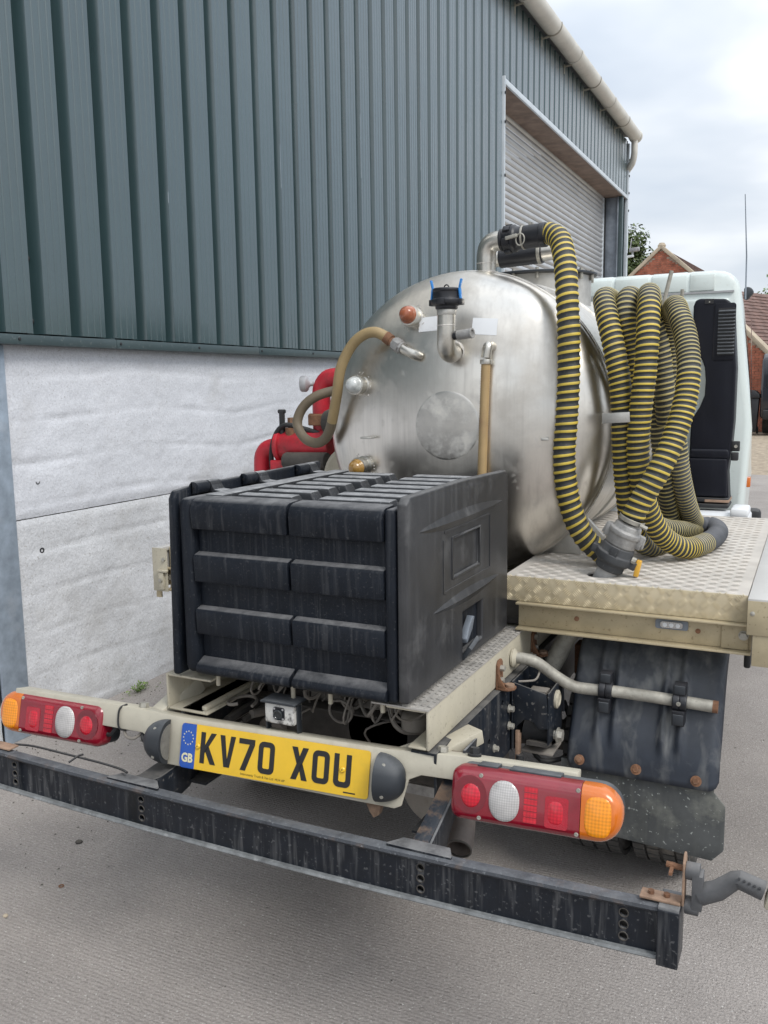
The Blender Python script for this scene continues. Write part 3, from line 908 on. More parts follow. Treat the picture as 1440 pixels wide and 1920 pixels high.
# ------------------------------------------------------------------ brick houses beyond the yard
HG = 'brick houses beyond the yard'
def gable_house(name, label, peak, half, eave, length, rot, bricks, base=(0, 0, 0)):
    """gable wall at local y=0 facing -y, ridge along +y; peak, eave = heights above ground, half = half width"""
    T = thing(name, label, 'house', base, HG)
    c, s = cos(rot), sin(rot)
    B = Vector(base)
    def P(x, y, z):
        return (B.x + x * c - y * s, B.y + x * s + y * c, z)
    sl = (peak - eave) / half
    mb = MB()
    out = [(-half, 0), (half, 0), (half, eave), (0, peak), (-half, eave)]
    mb.prism(out, lambda u, v, d: P(u, d, v), 0.0, length)
    mb.build('wall', 'mortar', T)
    # bricks of the gable that show, laid in courses, slightly uneven
    (bx0, bx1, bz0, bz1) = bricks
    rs = random.Random(3)
    BL, BH = 0.225, 0.075
    mb = MB()
    z = bz0
    row = 0
    while z < bz1:
        x = bx0 - (BL / 2 if row % 2 else 0)
        while x < bx1:
            xm, zm = x + BL / 2, z + BH / 2
            if abs(xm) < half - 0.05 and zm < peak - abs(xm) * sl - 0.12:
                d = 0.012 + rs.uniform(0, 0.008)
                a, b = x + 0.005, x + BL - 0.005
                q = [P(a, -d, z + 0.005), P(b, -d, z + 0.005), P(b, -d, z + BH - 0.005), P(a, -d, z + BH - 0.005),
                     P(a, 0, z + 0.005), P(b, 0, z + 0.005), P(b, 0, z + BH - 0.005), P(a, 0, z + BH - 0.005)]
                mb.add(q, [(0, 1, 2, 3), (1, 5, 6, 2), (0, 4, 5, 1), (3, 2, 6, 7), (4, 0, 3, 7)])
            x += BL
        z += BH
        row += 1
    mb.build('bricks', 'brick', T, smooth=0, kind='stuff', fix=False)
    # coping along both verges
    for sg in (-1, 1):
        mb = MB()
        mb.prism([(0, peak - 0.06), (0, peak + 0.12), (sg * (half + 0.12), eave + 0.12 - 0.12 * sl), (sg * (half + 0.12), eave - 0.06 - 0.12 * sl)],
                 lambda u, v, d: P(u, d, v), -0.09, 0.22)
        mb.build('verge_coping', 'coping', T, bevel=0.015)
    mb = MB()
    mb.lathe([(0.0, 0), (0.14, 0.0), (0.16, 0.06), (0.10, 0.16), (0.0, 0.18)], P(0, 0.06, peak + 0.02), (0, 0, 1), 12)
    mb.build('apex_stone', 'coping', T)
    # tiled slopes: overlapping courses with real steps
    for sg in (-1, 1):
        mb = MB()
        L = sqrt(half ** 2 + (peak - eave) ** 2) + 0.3
        ux, uz = sg * half / (L - 0.3), -(peak - eave) / (L - 0.3)
        nx, nz = -uz * sg, ux * sg
        nn = int(L / 0.17)
        for k in range(nn):
            t0, t1 = k * 0.17, k * 0.17 + 0.22
            h0, h1 = 0.02, 0.05
            vs = [P(ux * t0 + nx * sg * h0 * 1, 0.22, peak + uz * t0 + abs(nz) * h0), P(ux * t0 + nx * sg * h0, length + 0.1, peak + uz * t0 + abs(nz) * h0),
                  P(ux * t1 + nx * sg * h1, length + 0.1, peak + uz * t1 + abs(nz) * h1), P(ux * t1 + nx * sg * h1, 0.22, peak + uz * t1 + abs(nz) * h1),
                  P(ux * t1, 0.22, peak + uz * t1), P(ux * t1, length + 0.1, peak + uz * t1)]
            mb.add(vs, [(0, 1, 2, 3), (3, 2, 5, 4)])
        mb.build('roof_tiles', 'tile', T, smooth=0, kind='stuff', fix=False)
    mb = MB()
    mb.box(0, 0, 0, 0, 0, 0) if False else None
    return T
gable_house('brick_house', 'red brick house whose stone coped gable peak rises behind the white cab roof', 6.62, 3.4, 3.6, 9.0, radians(-4),
            (-2.6, 2.6, 4.0, 6.6), (-4.62, 35.0, 0))
gable_house('brick_house', 'red brick house with tiled roof at the right edge of the yard', 4.27, 3.0, 1.42, 9.0, radians(-22),
            (0.2, 2.95, 0.0, 4.1), (-2.2, 27.0, 0))

# ------------------------------------------------------------------ trees
def tree(name, label, base, height, crown_r, trunk_r, leaf, n, seed, lsize, crown_lo=0.25, group='trees behind the brick houses'):
    T = thing(name, label, 'tree', base, group)
    rs = random.Random(seed)
    B = Vector(base)
    mb = MB()
    top = B + Vector((0, 0, height * 0.8))
    pth = [B, B + Vector((0.1, 0, height * 0.3)), B + Vector((-0.05, 0.1, height * 0.55)), top]
    mb.tube(pth, [trunk_r, trunk_r * 0.75, trunk_r * 0.5, trunk_r * 0.12], 8)
    tips = []
    for i in range(26):
        h = rs.uniform(0.3, 0.78) * height
        a = rs.uniform(0, 2 * pi)
        rr = crown_r * rs.uniform(0.45, 0.95) * (1.15 - 0.75 * (h / height))
        st = B + Vector((0, 0, h))
        en = st + Vector((cos(a) * rr, sin(a) * rr, rr * rs.uniform(0.25, 0.8)))
        mb.tube([st, (st + en) / 2 + Vector((0, 0, rr * 0.08)), en], [trunk_r * 0.28, trunk_r * 0.16, trunk_r * 0.05], 5)
        tips += [en, (st + en) / 2 + Vector((0, 0, rr * 0.08))]
    tips.append(top)
    mb.build('trunk', 'bark', T)
    # twig clumps around the limbs: each clump a loose ball of leaf faces
    mb = MB()
    clumps = []
    for t in tips:
        for j in range(4):
            clumps.append((t + Vector((rs.gauss(0, 1), rs.gauss(0, 1), rs.gauss(0, 0.8))) * crown_r * 0.17, crown_r * rs.uniform(0.10, 0.26)))
    for i in range(n):
        c, r = rs.choice(clumps)
        d = Vector((rs.gauss(0, 1), rs.gauss(0, 1), rs.gauss(0, 0.8))).normalized() * r * rs.uniform(0.5, 1.1)
        p = c + d
        nrm = (d.normalized() + Vector((rs.uniform(-1, 1), rs.uniform(-1, 1), rs.uniform(-.2, 1)))).normalized()
        u = nrm.cross(Vector((rs.uniform(-1, 1), rs.uniform(-1, 1), rs.uniform(-1, 1)))).normalized()
        w = nrm.cross(u)
        s = lsize * rs.uniform(0.6, 1.3)
        mb.add([p - u * s, p + w * s * 0.55, p + u * s, p - w * s * 0.55], [(0, 1, 2, 3)])
    mb.build('crown', leaf, T, smooth=0, fix=False)
    return T
tree('tree', 'dark green leafy tree between the warehouse corner and the brick gable', (-8.0, 42, 0), 9.7, 3.0, 0.28, 'leaf', 80000, 21, 0.10)
tree('tree', 'bright green tree rising behind the tiled roof at the right edge', (0.6, 62, 0), 6.9, 5.0, 0.25, 'leaf_bright', 16000, 31, 0.12)

# ------------------------------------------------------------------ parked van and bin at the right edge of the yard
VN = thing('parked_van', 'dark parked van in front of the brick house at the right edge', 'van', (0.55, 25.5, 0))
mb = MB()
mb.prism([(24.6, 0.45), (24.55, 1.2), (24.75, 2.05), (25.0, 2.2), (28.6, 2.2), (29.1, 1.25), (29.9, 1.05), (30.0, 0.45)], fYZ, -0.28, 1.55)
mb.build('body', 'van', VN, bevel=0.08, seg=3)
mb = MB(); mb.box(-0.12, 1.4, 24.55, 24.62, 1.3, 1.95); mb.build('rear_window', 'glass', VN, bevel=0.02)
mb = MB(); mb.box(-0.30, -0.27, 25.2, 28.3, 1.3, 1.92); mb.build('side_window', 'glass', VN, bevel=0.01)
mb = MB(); mb.box(-0.2, 1.5, 24.40, 24.56, 0.42, 0.68); mb.build('rear_bumper', 'rubber', VN, bevel=0.04)
for yy in (25.5, 28.9):
    for xx in (-0.24, 1.30):
        mb = MB()
        mb.lathe([(0.19, 0), (0.30, 0.0), (0.33, 0.03), (0.33, 0.18), (0.30, 0.21), (0.19, 0.21), (0.17, 0.06), (0, 0.06)], (xx, yy, 0.33), (1, 0, 0), 28)
        mb.build('wheel', 'tyre', VN)
BN = thing('wheelie_bin', 'black round topped wheelie bin standing beside the dark van', 'bin', (-0.52, 24.9, 0))
mb = MB()
mb.prism([(-0.72, 0.08), (-0.36, 0.08), (-0.31, 1.0), (-0.77, 1.0)], fXZ, 24.6, 25.2)
mb.build('body', 'bin', BN, bevel=0.03)
mb = MB()
mb.prism([(-0.79, 1.0), (-0.29, 1.0), (-0.31, 1.10), (-0.40, 1.19), (-0.54, 1.22), (-0.68, 1.19), (-0.77, 1.10)], fXZ, 24.56, 25.24)
mb.build('lid', 'bin', BN, bevel=0.02)
for xx in (-0.74, -0.38):
    mb = MB(); mb.cyl((xx, 25.2, 0.1), (xx + 0.05, 25.2, 0.1), 0.1, n=14); mb.build('wheel', 'rubber', BN)

# ================================================================== THE TANKER TRUCK
TR = thing('tanker_truck', 'small vacuum tanker truck with steel tank, black rear box and white cab', 'truck', (0, 1.2, 0))

def part(mb, name, mat, parent=None, **kw):
    return mb.build(name, mat, parent or TR, **kw)

# ------------------------------------------------------------------ chassis
for sx, nm in ((1, 0), (-1, 1)):
    mb = MB()
    x0, x1 = (0.335, 0.405) if sx > 0 else (-0.405, -0.335)
    if sx > 0:
        holes = [circ(0.34 + k * 0.11, 0.58 + (0.05 if k % 2 else -0.02), 0.011, 10) for k in range(4)]
        holes.append([(0.455 + a * 0.6, 0.585 + b) for a, b in circ(0, 0, 0.022, 12)])
        mb.prism([(0.20, 0.47), (2.7, 0.47), (2.7, 0.672), (0.20, 0.672)], fYZ, 0.352, 0.358, holes=holes)
    else:
        holes = [circ(0.35 + k * 0.13, 0.58 + (0.04 if k % 2 else -0.03), 0.013, 10) for k in range(5)]
        mb.prism([(0.20, 0.47), (2.7, 0.47), (2.7, 0.672), (0.20, 0.672)], fYZ, -0.358, -0.352, holes=holes)
    if sx > 0:
        mb.box(0.295, 0.3518, 0.20, 2.7, 0.6665, 0.672); mb.box(0.295, 0.3518, 0.20, 2.7, 0.47, 0.476)
    else:
        mb.box(-0.3518, -0.295, 0.20, 2.7, 0.6665, 0.672); mb.box(-0.3518, -0.295, 0.20, 2.7, 0.47, 0.476)
    part(mb, 'chassis_rail', 'chassis')
for yy in (0.42, 0.98, 1.7, 2.5):
    mb = MB(); mb.box(-0.348, 0.348, yy, yy + 0.006, 0.48, 0.66); mb.box(-0.348, 0.348, yy - 0.05, yy - 0.001, 0.655, 0.661)
    part(mb, 'cross_member', 'under', bevel=0.002)
mb = MB()
for y, z in ((0.385, 0.61), (0.60, 0.53)):
    hexbolt(mb, (0.358, y, z), (1, 0, 0), 0.008, 0.010, washer=0.011)
part(mb, 'rail_bolts', 'galv_pipe', kind='stuff')

# cream sub-frame rails that carry the box
def subrail(sg):
    mb = MB()
    xo, xi = sg * 0.342, sg * 0.335
    yr = 0.195
    mb.box(xo, xi, yr, 2.62, 0.677, 0.772)
    a, b = (0.19, 0.342) if sg > 0 else (-0.405, -0.24)
    if sg > 0:
        mb.box(0.235, 0.3348, yr, 2.62, 0.7655, 0.772); mb.box(0.29, 0.3348, yr, 2.62, 0.677, 0.683)
    else:
        mb = MB()
        mb.box(-0.405, -0.398, yr, 2.62, 0.665, 0.762)
        mb.box(-0.3978, -0.26, yr, 0.9, 0.7555, 0.762); mb.box(-0.3978, -0.275, yr, 0.9, 0.665, 0.672); mb.box(-0.3, -0.285, yr + 0.01, 0.9, 0.6722, 0.684)
    return part(mb, 'sub_rail', 'cream', bevel=0.0025)
subrail(1); subrail(-1)
mb = MB()
mb.box(0.20, 0.3435, 0.19, 0.93, 0.7725, 0.7765)
rs = random.Random(2)
y = 0.2
while y < 0.92:                                     # raised tread bars on the rail capping
    for x in (0.282, 0.302, 0.322, 0.338):
        L = 0.011
        sg = 1 if int(y / 0.013) % 2 else -1
        mb.obox((x, y, 0.7772), (1, 0.55 * sg, 0), (-0.55 * sg, 1, 0), (0, 0, 1), 0.007, 0.0016, 0.0009)
    y += 0.0105
part(mb, 'rail_capping', 'checker_rail')

# ------------------------------------------------------------------ rear light beam (turned a little, top leaning forward)
YAW, TILT = radians(3.8), radians(-12.6)
_cx, _sx, _c, _s = cos(TILT), sin(TILT), cos(YAW), sin(YAW)
BM = Matrix(((_c, -_s, 0), (_s, _c, 0), (0, 0, 1))) @ Matrix(((1, 0, 0), (0, _cx, -_sx), (0, _sx, _cx)))
BP = Vector((-0.06, 0.158, 0.602))
def fB(u, v, d):                                    # d > 0 goes forward, behind the plate
    return tuple(BP + BM @ Vector((u, d, v)))
mb = MB()
out = [(-0.82, 0.018), (-0.385, 0.012), (-0.352, -0.006), (-0.325, -0.050), (-0.310, -0.056), (0.325, -0.066), (0.342, -0.058), (0.356, 0.004),
       (0.385, 0.018), (0.735, 0.023), (0.735, 0.076), (0.46, 0.074), (0.30, 0.066), (-0.27, 0.067), (-0.40, 0.072), (-0.82, 0.078)]
mb.prism(out, fB, 0.004, 0.010)
mb.prism([(-0.82, 0.0175), (-0.39, 0.012), (-0.39, 0.0715), (-0.82, 0.0775)], fB, 0.0102, 0.055)
mb.prism([(0.39, 0.0178), (0.735, 0.0228), (0.735, 0.0755), (0.46, 0.0735), (0.39, 0.070)], fB, 0.0102, 0.055)
mb.prism([(-0.3895, 0.060), (0.3895, 0.060), (0.3895, 0.0693), (0.30, 0.0655), (-0.27, 0.0665), (-0.3895, 0.0713)], fB, 0.0102, 0.050)
part(mb, 'light_beam', 'beam', bevel=0.0035)
# arms from the beam to the chassis
mb = MB()
mb.bar(fB(0.40, 0.055, 0.05), (0.395, 0.36, 0.668), 0.052, 0.035)
part(mb, 'beam_arm', 'cream', bevel=0.003)
mb = MB()
mb.bar(fB(0.31, 0.03, 0.05), (0.335, 0.32, 0.645), 0.006, 0.07)
part(mb, 'beam_gusset', 'beam', bevel=0.003)
mb = MB()
mb.bar(fB(-0.372, 0.045, 0.045), (-0.40, 0.32, 0.70), 0.045, 0.045)
part(mb, 'beam_arm', 'beam', bevel=0.003)
mb = MB()
hexbolt(mb, fB(-0.405, 0.072, 0.03), BM @ Vector((0, 0, 1)), 0.013, 0.012, washer=0.0)
hexbolt(mb, fB(0.425, 0.073, 0.03), BM @ Vector((0, 0, 1)), 0.013, 0.012)
part(mb, 'beam_bolts', 'bolt', kind='stuff')
mb = MB(); hexbolt(mb, fB(0.50, 0.075, 0.03), BM @ Vector((0, 0, 1)), 0.012, 0.014, washer=0.016); part(mb, 'rubber_plug', 'rubber')

# ------------------------------------------------------------------ number plate
PW, PH = 0.26, 0.0555
mb = MB()
mb.prism(rrect(-PW, PW, -PH, PH, 0.008), fB, 0.0025, -0.0012)
plate = part(mb, 'number_plate', 'plate_y')
mb = MB()
mb.prism([(-PW, -PH + 0.008), (-PW + 0.003, -PH + 0.002), (-PW + 0.008, -PH), (-0.2165, -PH), (-0.2165, PH), (-PW + 0.008, PH), (-PW + 0.003, PH - 0.002), (-PW, PH - 0.008)],
         fB, -0.0014, -0.0020)
part(mb, 'euro_band', 'plate_b', plate)
# characters as thick strokes
CW, CH, ST = 0.0445, 0.077, 0.0128
def stroke_poly(a, b, w):
    a, b = Vector((*a, 0)), Vector((*b, 0))
    d = (b - a).normalized(); n = Vector((-d.y, d.x, 0)) * (w / 2)
    return [(a + n).xy, (b + n).xy, (b - n).xy, (a - n).xy]
def fP(x0, y0):
    return lambda u, v, d: fB(u + x0, v + y0, d)
glyphs = MB()
def done():
    global glyphs
    glyphs.build('plate_character', 'ink', plate)
    glyphs = MB()
D0, D1 = -0.0013, -0.0022
def quad(pts, x0):
    glyphs.prism([(p[0], p[1]) for p in pts], fP(x0, -0.0375), D0, D1)
w, h, t = CW, CH, ST
def g_K(x):
    quad([(0, 0), (t, 0), (t, h), (0, h)], x)
    quad([(t + 0.0005, 0.026), (t + 0.0005, 0.046), (w - 0.015, h), (w, h)], x)
    quad([(t + 0.0095, 0.0455), (t + 0.0015, 0.031), (w - 0.014, 0), (w + 0.0015, 0)], x)
def g_V(x):
    quad([(0, h), (0.0135, h), (w / 2 + 0.0005, 0.020), (w / 2 + 0.0005, 0), (w / 2 - 0.0075, 0)], x)
    quad([(w / 2 + 0.001, 0), (w / 2 + 0.001, 0.020), (w - 0.0135, h), (w, h), (w / 2 + 0.0085, 0)], x)
def g_7(x):
    quad([(0, h), (w, h), (w, h - t), (0, h - t)], x)
    quad([(w - 0.0145, h - t - 0.0002), (w, h - t - 0.0002), (0.0215, 0), (0.0065, 0)], x)
def ring(x, r=0.0135, w=CW, open_top=False):
    o = rrect(0, w, 0, h, r, 4); i = rrect(t, w - t, t, h - t, max(0.003, r - t + 0.003), 4)
    glyphs.prism(o, fP(x, -0.0375), D0, D1, holes=[i])
def g_X(x):
    quad([(0, 0), (0.0150, 0), (w, h), (w - 0.0150, h)], x)
    quad([(0, h), (0.0150, h), (w / 2 + 0.0015, h / 2 + 0.0082), (w / 2 - 0.0075, h / 2 - 0.0015)], x)
    quad([(w, 0), (w - 0.0150, 0), (w / 2 - 0.0015, h / 2 - 0.0082), (w / 2 + 0.0075, h / 2 + 0.0015)], x)
def g_U(x):
    r = 0.0135
    pts = [(0, h), (0, r)] + [(r - r * cos(q), r - r * sin(q)) for q in [radians(k * 22.5) for k in range(1, 5)]]
    pts += [(w - r + r * sin(q), r - r * cos(q)) for q in [radians(k * 22.5) for k in range(0, 5)]]
    pts += [(w, h), (w - t, h), (w - t, t + 0.003), (w - t - 0.003, t), (t + 0.003, t), (t, t + 0.003), (t, h)]
    glyphs.prism(pts, fP(x, -0.0375), D0, D1)
for fn_, x_ in ((g_K, -0.2010), (g_V, -0.1455), (g_7, -0.0905), (ring, -0.0345), (g_X, 0.0565), (ring, 0.1130), (g_U, 0.1695)):
    fn_(x_)
    done()
mb = MB()
text_mesh('GB', 0.030, mb, lambda x, y, d: fB(-0.2385 + x * 0.85, -0.031 + y, -0.0026), offset=0.0012)
for k in range(12):
    q = 2 * pi * k / 12
    cu, cv = -0.2385 + 0.0145 * cos(q), 0.0195 + 0.0165 * sin(q)
    st = []
    for j in range(10):
        rr = 0.0024 if j % 2 == 0 else 0.001
        st.append((cu + rr * sin(2 * pi * j / 10), cv + rr * cos(2 * pi * j / 10)))
    mb.prism(st, fB, -0.0021, -0.0026)
part(mb, 'euro_band_print', 'pale_ink', plate, smooth=0)
mb = MB()
text_mesh('Intercounty Truck & Van Ltd  HU4 AP', 0.0085, mb, lambda x, y, d: fB(-0.02 + x * 0.93, -0.0465 + y, -0.0016))
mb.prism([(0.197, -0.0492), (0.228, -0.0492), (0.228, -0.0462), (0.197, -0.0462)], fB, -0.0013, -0.0017)
part(mb, 'plate_small_print', 'ink', plate, smooth=0)
for cu, cv in ((-0.2085, 0.003), (0.1925, 0.004)):
    mb = MB()
    mb.lathe([(0.0072, 0), (0.0072, 0.002), (0.005, 0.0042), (0.0, 0.0046)], fB(cu, cv, -0.0022), BM @ Vector((0, -1, 0)), 14)
    part(mb, 'screw_cap', 'plate_y', plate)
    mb = MB()
    mb.lathe([(0.0016, 0), (0.0016, 0.0006)], fB(cu, cv, -0.0064), BM @ Vector((0, -1, 0)), 8)
    part(mb, 'screw_cap_centre', 'ink', plate)

# ------------------------------------------------------------------ number plate lamps: half domes with a flat window facing the plate
def plate_lamp(u0, sg):
    mb = MB()
    vs, fs = [], []
    K, J = 14, 8
    for j in range(J + 1):
        a = (pi / 2) * j / J
        for k in range(K + 1):
            b = pi * k / K
            uu = sin(a)
            # superellipse outline in the plate plane, domed away from it
            vv = cos(a) ** 0.75 * cos(b)
            dd = cos(a) ** 0.6 * sin(b) ** 0.8
            vs.append(fB(u0 - sg * 0.066 * uu, 0.002 + 0.056 * vv, -0.001 - 0.046 * dd))
    n = K + 1
    for j in range(J):
        for k in range(K):
            fs.append((j * n + k, j * n + k + 1, (j + 1) * n + k + 1, (j + 1) * n + k))
    fs.append(tuple(range(n)))
    mb.add(vs, fs)
    lamp = part(mb, 'plate_lamp', 'lamp_grey', smooth=50)
    mb = MB()
    pts = [(0.046 * cos(radians(a)), 0.037 * sin(radians(a))) for a in range(0, 181, 15)]
    mb.prism([(p, q) for p, q in pts], lambda a, b, d: fB(u0 + sg * d, 0.002 + a, -0.003 - b), 0.0003, 0.0025)
    part(mb, 'lamp_window', 'lamp_window', lamp)
    for vv in (0.036, -0.034):
        mb = MB()
        mb.lathe([(0.0045, 0), (0.0045, 0.003), (0.0, 0.0036)], fB(u0 - sg * 0.022, vv, -0.0335), BM @ Vector((0, -1, 0.25 * (1 if vv > 0 else -1))), 10)
        part(mb, 'lamp_screw', 'bolt', lamp)
plate_lamp(-0.296, 1)
plate_lamp(0.285, -1)

# ------------------------------------------------------------------ tail lamps
def tail_lamp(uc, vc, d0, sg, roll=0.0):
    """uc, vc centre on the beam; sg = +1 right lamp (amber outside)"""
    HW, HH = 0.180, 0.056
    cr, sr = cos(roll), sin(roll)
    def fl(u, v, d):
        u2 = u * sg
        return fB(uc + u2 * cr - v * sr, vc + u2 * sr + v * cr, d0 + d)
    def outline(inset, n=7):
        out = []
        ri, ro = 0.024 - inset * 0.5, 0.052 - inset
        x0, x1, y0, y1 = -HW + inset, HW - inset, -HH + inset, HH - inset
        # outer end (amber) nearly half round, inner end small corners
        for cx, cy, a, r in ((x1 - ro, y1 - ro, 0, ro), (x0 + ri, y1 - ri, 90, ri), (x0 + ri, y0 + ri, 180, ri), (x1 - ro, y0 + ro, 270, ro)):
            for k in range(n + 1):
                q = radians(a + 90 * k / n)
                out.append((cx + r * cos(q), cy + r * sin(q)))
        return out
    house = MB()
    house.prism(outline(0.003), fl, 0.062, 0.018)
    lamp = part(house, 'tail_lamp', 'lamp_grey', bevel=0.004)
    AX = 0.098                                     # red | amber joint
    rings = [(0.0, 0.018), (0.0, -0.010), (0.004, -0.020), (0.013, -0.0265), (0.020, -0.0285)]
    def body(mat, keep, nm):
        mb = MB()
        vs, fs = [], []
        n = 0
        for ins, d in rings:
            o = outline(ins)
            n = len(o)
            for a, b in o:
                a2 = min(a, AX - 0.0006) if keep == 'red' else max(a, AX + 0.0006)
                vs.append(fl(a2, b, d))
        for i in range(len(rings) - 1):
            for k in range(n):
                k2 = (k + 1) % n
                fs.append((i * n + k, i * n + k2, (i + 1) * n + k2, (i + 1) * n + k))
        fs.append(tuple((len(rings) - 1) * n + k for k in range(n)))
        fs.append(tuple(range(n - 1, -1, -1)))
        mb.add(vs, fs)
        return part(mb, nm, mat, lamp, smooth=50)
    body('lens_red', 'red', 'red_lens')
    body('lens_amber', 'amber', 'amber_lens')
    DZ = -0.0285
    def cell(poly, mat, nm, dome=0.0015):
        mb = MB()
        mb.prism(poly, fl, DZ + 0.002, DZ - dome)
        part(mb, nm, mat, lamp)
    def dome(cx, cy, a, b, mat, nm, h, p=2.0):
        mb = MB()
        vs, fs = [], []
        o = ell(cx, cy, a, b, 28, p)
        n = len(o)
        for sc, hh in ((1.0, -0.0015), (0.97, 0.25), (0.85, 0.5), (0.62, 0.78), (0.32, 0.95), (0.06, 1.0)):
            for x, y in o:
                vs.append(fl(cx + (x - cx) * sc, cy + (y - cy) * sc, DZ + 0.0005 - h * hh))
        for i in range(5):
            for k in range(n):
                fs.append((i * n + k, i * n + (k + 1) % n, (i + 1) * n + (k + 1) % n, (i + 1) * n + k))
        fs.append(tuple(5 * n + k for k in range(n)))
        mb.add(vs, fs)
        return part(mb, nm, mat, lamp, smooth=60)
    def ell(cx, cy, a, b, n=28, p=2.0):
        return [(cx + a * abs(cos(q)) ** (2 / p) * (1 if cos(q) >= 0 else -1), cy + b * abs(sin(q)) ** (2 / p) * (1 if sin(q) >= 0 else -1))
                for q in [2 * pi * k / n for k in range(n)]]
    cell(ell(-0.134, 0.002, 0.036, 0.040), 'cell_dark', 'reflector_rim', 0.0008)
    dome(-0.132, 0.000, 0.022, 0.026, 'cell_red', 'reflector', 0.0045)
    dome(-0.060, -0.001, 0.033, 0.042, 'lens_clear', 'clear_lens', 0.008, 2.3)
    for k in range(6):
        cell(rrect(-0.018, 0.010, -0.037 + k * 0.0125, -0.0265 + k * 0.0125, 0.001, 1), 'cell_red', 'reflector_strip', 0.0012)
    cell(rrect(0.026, 0.074, -0.040, 0.024, 0.006, 3), 'cell_mid', 'reflector_panel', 0.0008)
    dome(0.048, -0.008, 0.017, 0.025, 'cell_red', 'reflector', 0.0035, 3.0)
    dome(0.133, -0.003, 0.027, 0.040, 'cell_amber', 'indicator_cell', 0.004, 3.2)
    for a, b in ((-0.112, 0.044), (-0.112, -0.044), (0.092, 0.044), (0.092, -0.044)):
        mb = MB()
        p0 = Vector(fl(a, b, DZ + 0.003)); nn = BM @ Vector((0, -1, 0))
        mb.lathe([(0.0044, 0), (0.0044, 0.003), (0.0026, 0.0034), (0.0018, 0.0018), (0.0, 0.0018)], p0, nn, 10)
        part(mb, 'lens_screw', 'bolt', lamp)
    mb = MB()                                      # clips along the top
    for a, b in ((-0.13, -0.085), (-0.06, 0.05)):
        mb.prism([(a, HH - 0.004), (b, HH - 0.004), (b, HH + 0.004), (a, HH + 0.004)], fl, 0.045, 0.004)
    part(mb, 'lamp_clip', 'lamp_grey', lamp, bevel=0.002)
tail_lamp(0.660, 0.0155, -0.055, 1, radians(0.2))
tail_lamp(-0.690, 0.011, 0.022, -1, radians(-0.6))
# wiring of the left lamp
mb = MB()
mb.tube(spline([fB(-0.525, -0.005, 0.03), fB(-0.50, -0.012, 0.02), fB(-0.475, 0.012, 0.015), fB(-0.46, 0.03, 0.02)], 0.006), 0.005, 8)
mb.tube(spline([fB(-0.452, 0.075, 0.02), fB(-0.458, 0.066, -0.001), fB(-0.459, 0.03, -0.002), fB(-0.452, 0.012, 0.002), fB(-0.44, 0.010, 0.03)], 0.006), 0.0028, 6)
mb.tube(spline([fB(-0.40, 0.014, 0.03), fB(-0.385, -0.004, 0.012), fB(-0.36, -0.018, 0.005)], 0.006), 0.007, 8)
part(mb, 'lamp_cable', 'rubber')
mb = MB()
mb.tube(spline([fB(-0.455, 0.014, 0.02), fB(-0.44, -0.006, 0.012), fB(-0.415, -0.008, 0.012), fB(-0.395, 0.010, 0.02)], 0.005), 0.004, 8)
part(mb, 'lamp_cable', 'grey_part')

# ------------------------------------------------------------------ reversing camera
def fC(x, y, z): return (x, y, z)
cb = MB(); cb.prism(rrect(-0.092, -0.008, 0.682, 0.734, 0.006), fXZ, 0.185, 0.225)
cam_part = part(cb, 'reversing_camera', 'cam_face', bevel=0.004)
mb = MB(); mb.prism([(-0.100, 0.735), (0.000, 0.735), (0.000, 0.739), (-0.008, 0.742), (-0.092, 0.742), (-0.100, 0.739)], fXZ, 0.176, 0.235)
part(mb, 'camera_hood', 'lamp_grey', cam_part, bevel=0.003)
mb = MB(); mb.prism(rrect(-0.066, -0.034, 0.694, 0.726, 0.005), fXZ, 0.186, 0.1825)
part(mb, 'camera_front', 'black_nylon', cam_part)
mb = MB(); mb.lathe([(0.013, 0), (0.013, 0.004), (0.010, 0.005), (0.009, 0.0035), (0, 0.003)], (-0.050, 0.1825, 0.708), (0, -1, 0), 18)
part(mb, 'camera_lens', 'glass', cam_part)
mb = MB()
for a, b in ((-0.062, 0.698), (-0.038, 0.698), (-0.062, 0.722), (-0.038, 0.722)):
    mb.lathe([(0.0028, 0), (0.0028, 0.001), (0, 0.001)], (a, 0.1825, b), (0, -1, 0), 8)
part(mb, 'camera_led', 'gauge', cam_part)
mb = MB(); mb.box(-0.0965, -0.0925, 0.195, 0.215, 0.656, 0.715); mb.box(-0.0075, -0.0035, 0.195, 0.215, 0.656, 0.730); mb.box(-0.0965, -0.0035, 0.19, 0.220, 0.652, 0.656)
part(mb, 'camera_bracket', 'lamp_grey', cam_part, bevel=0.0015)

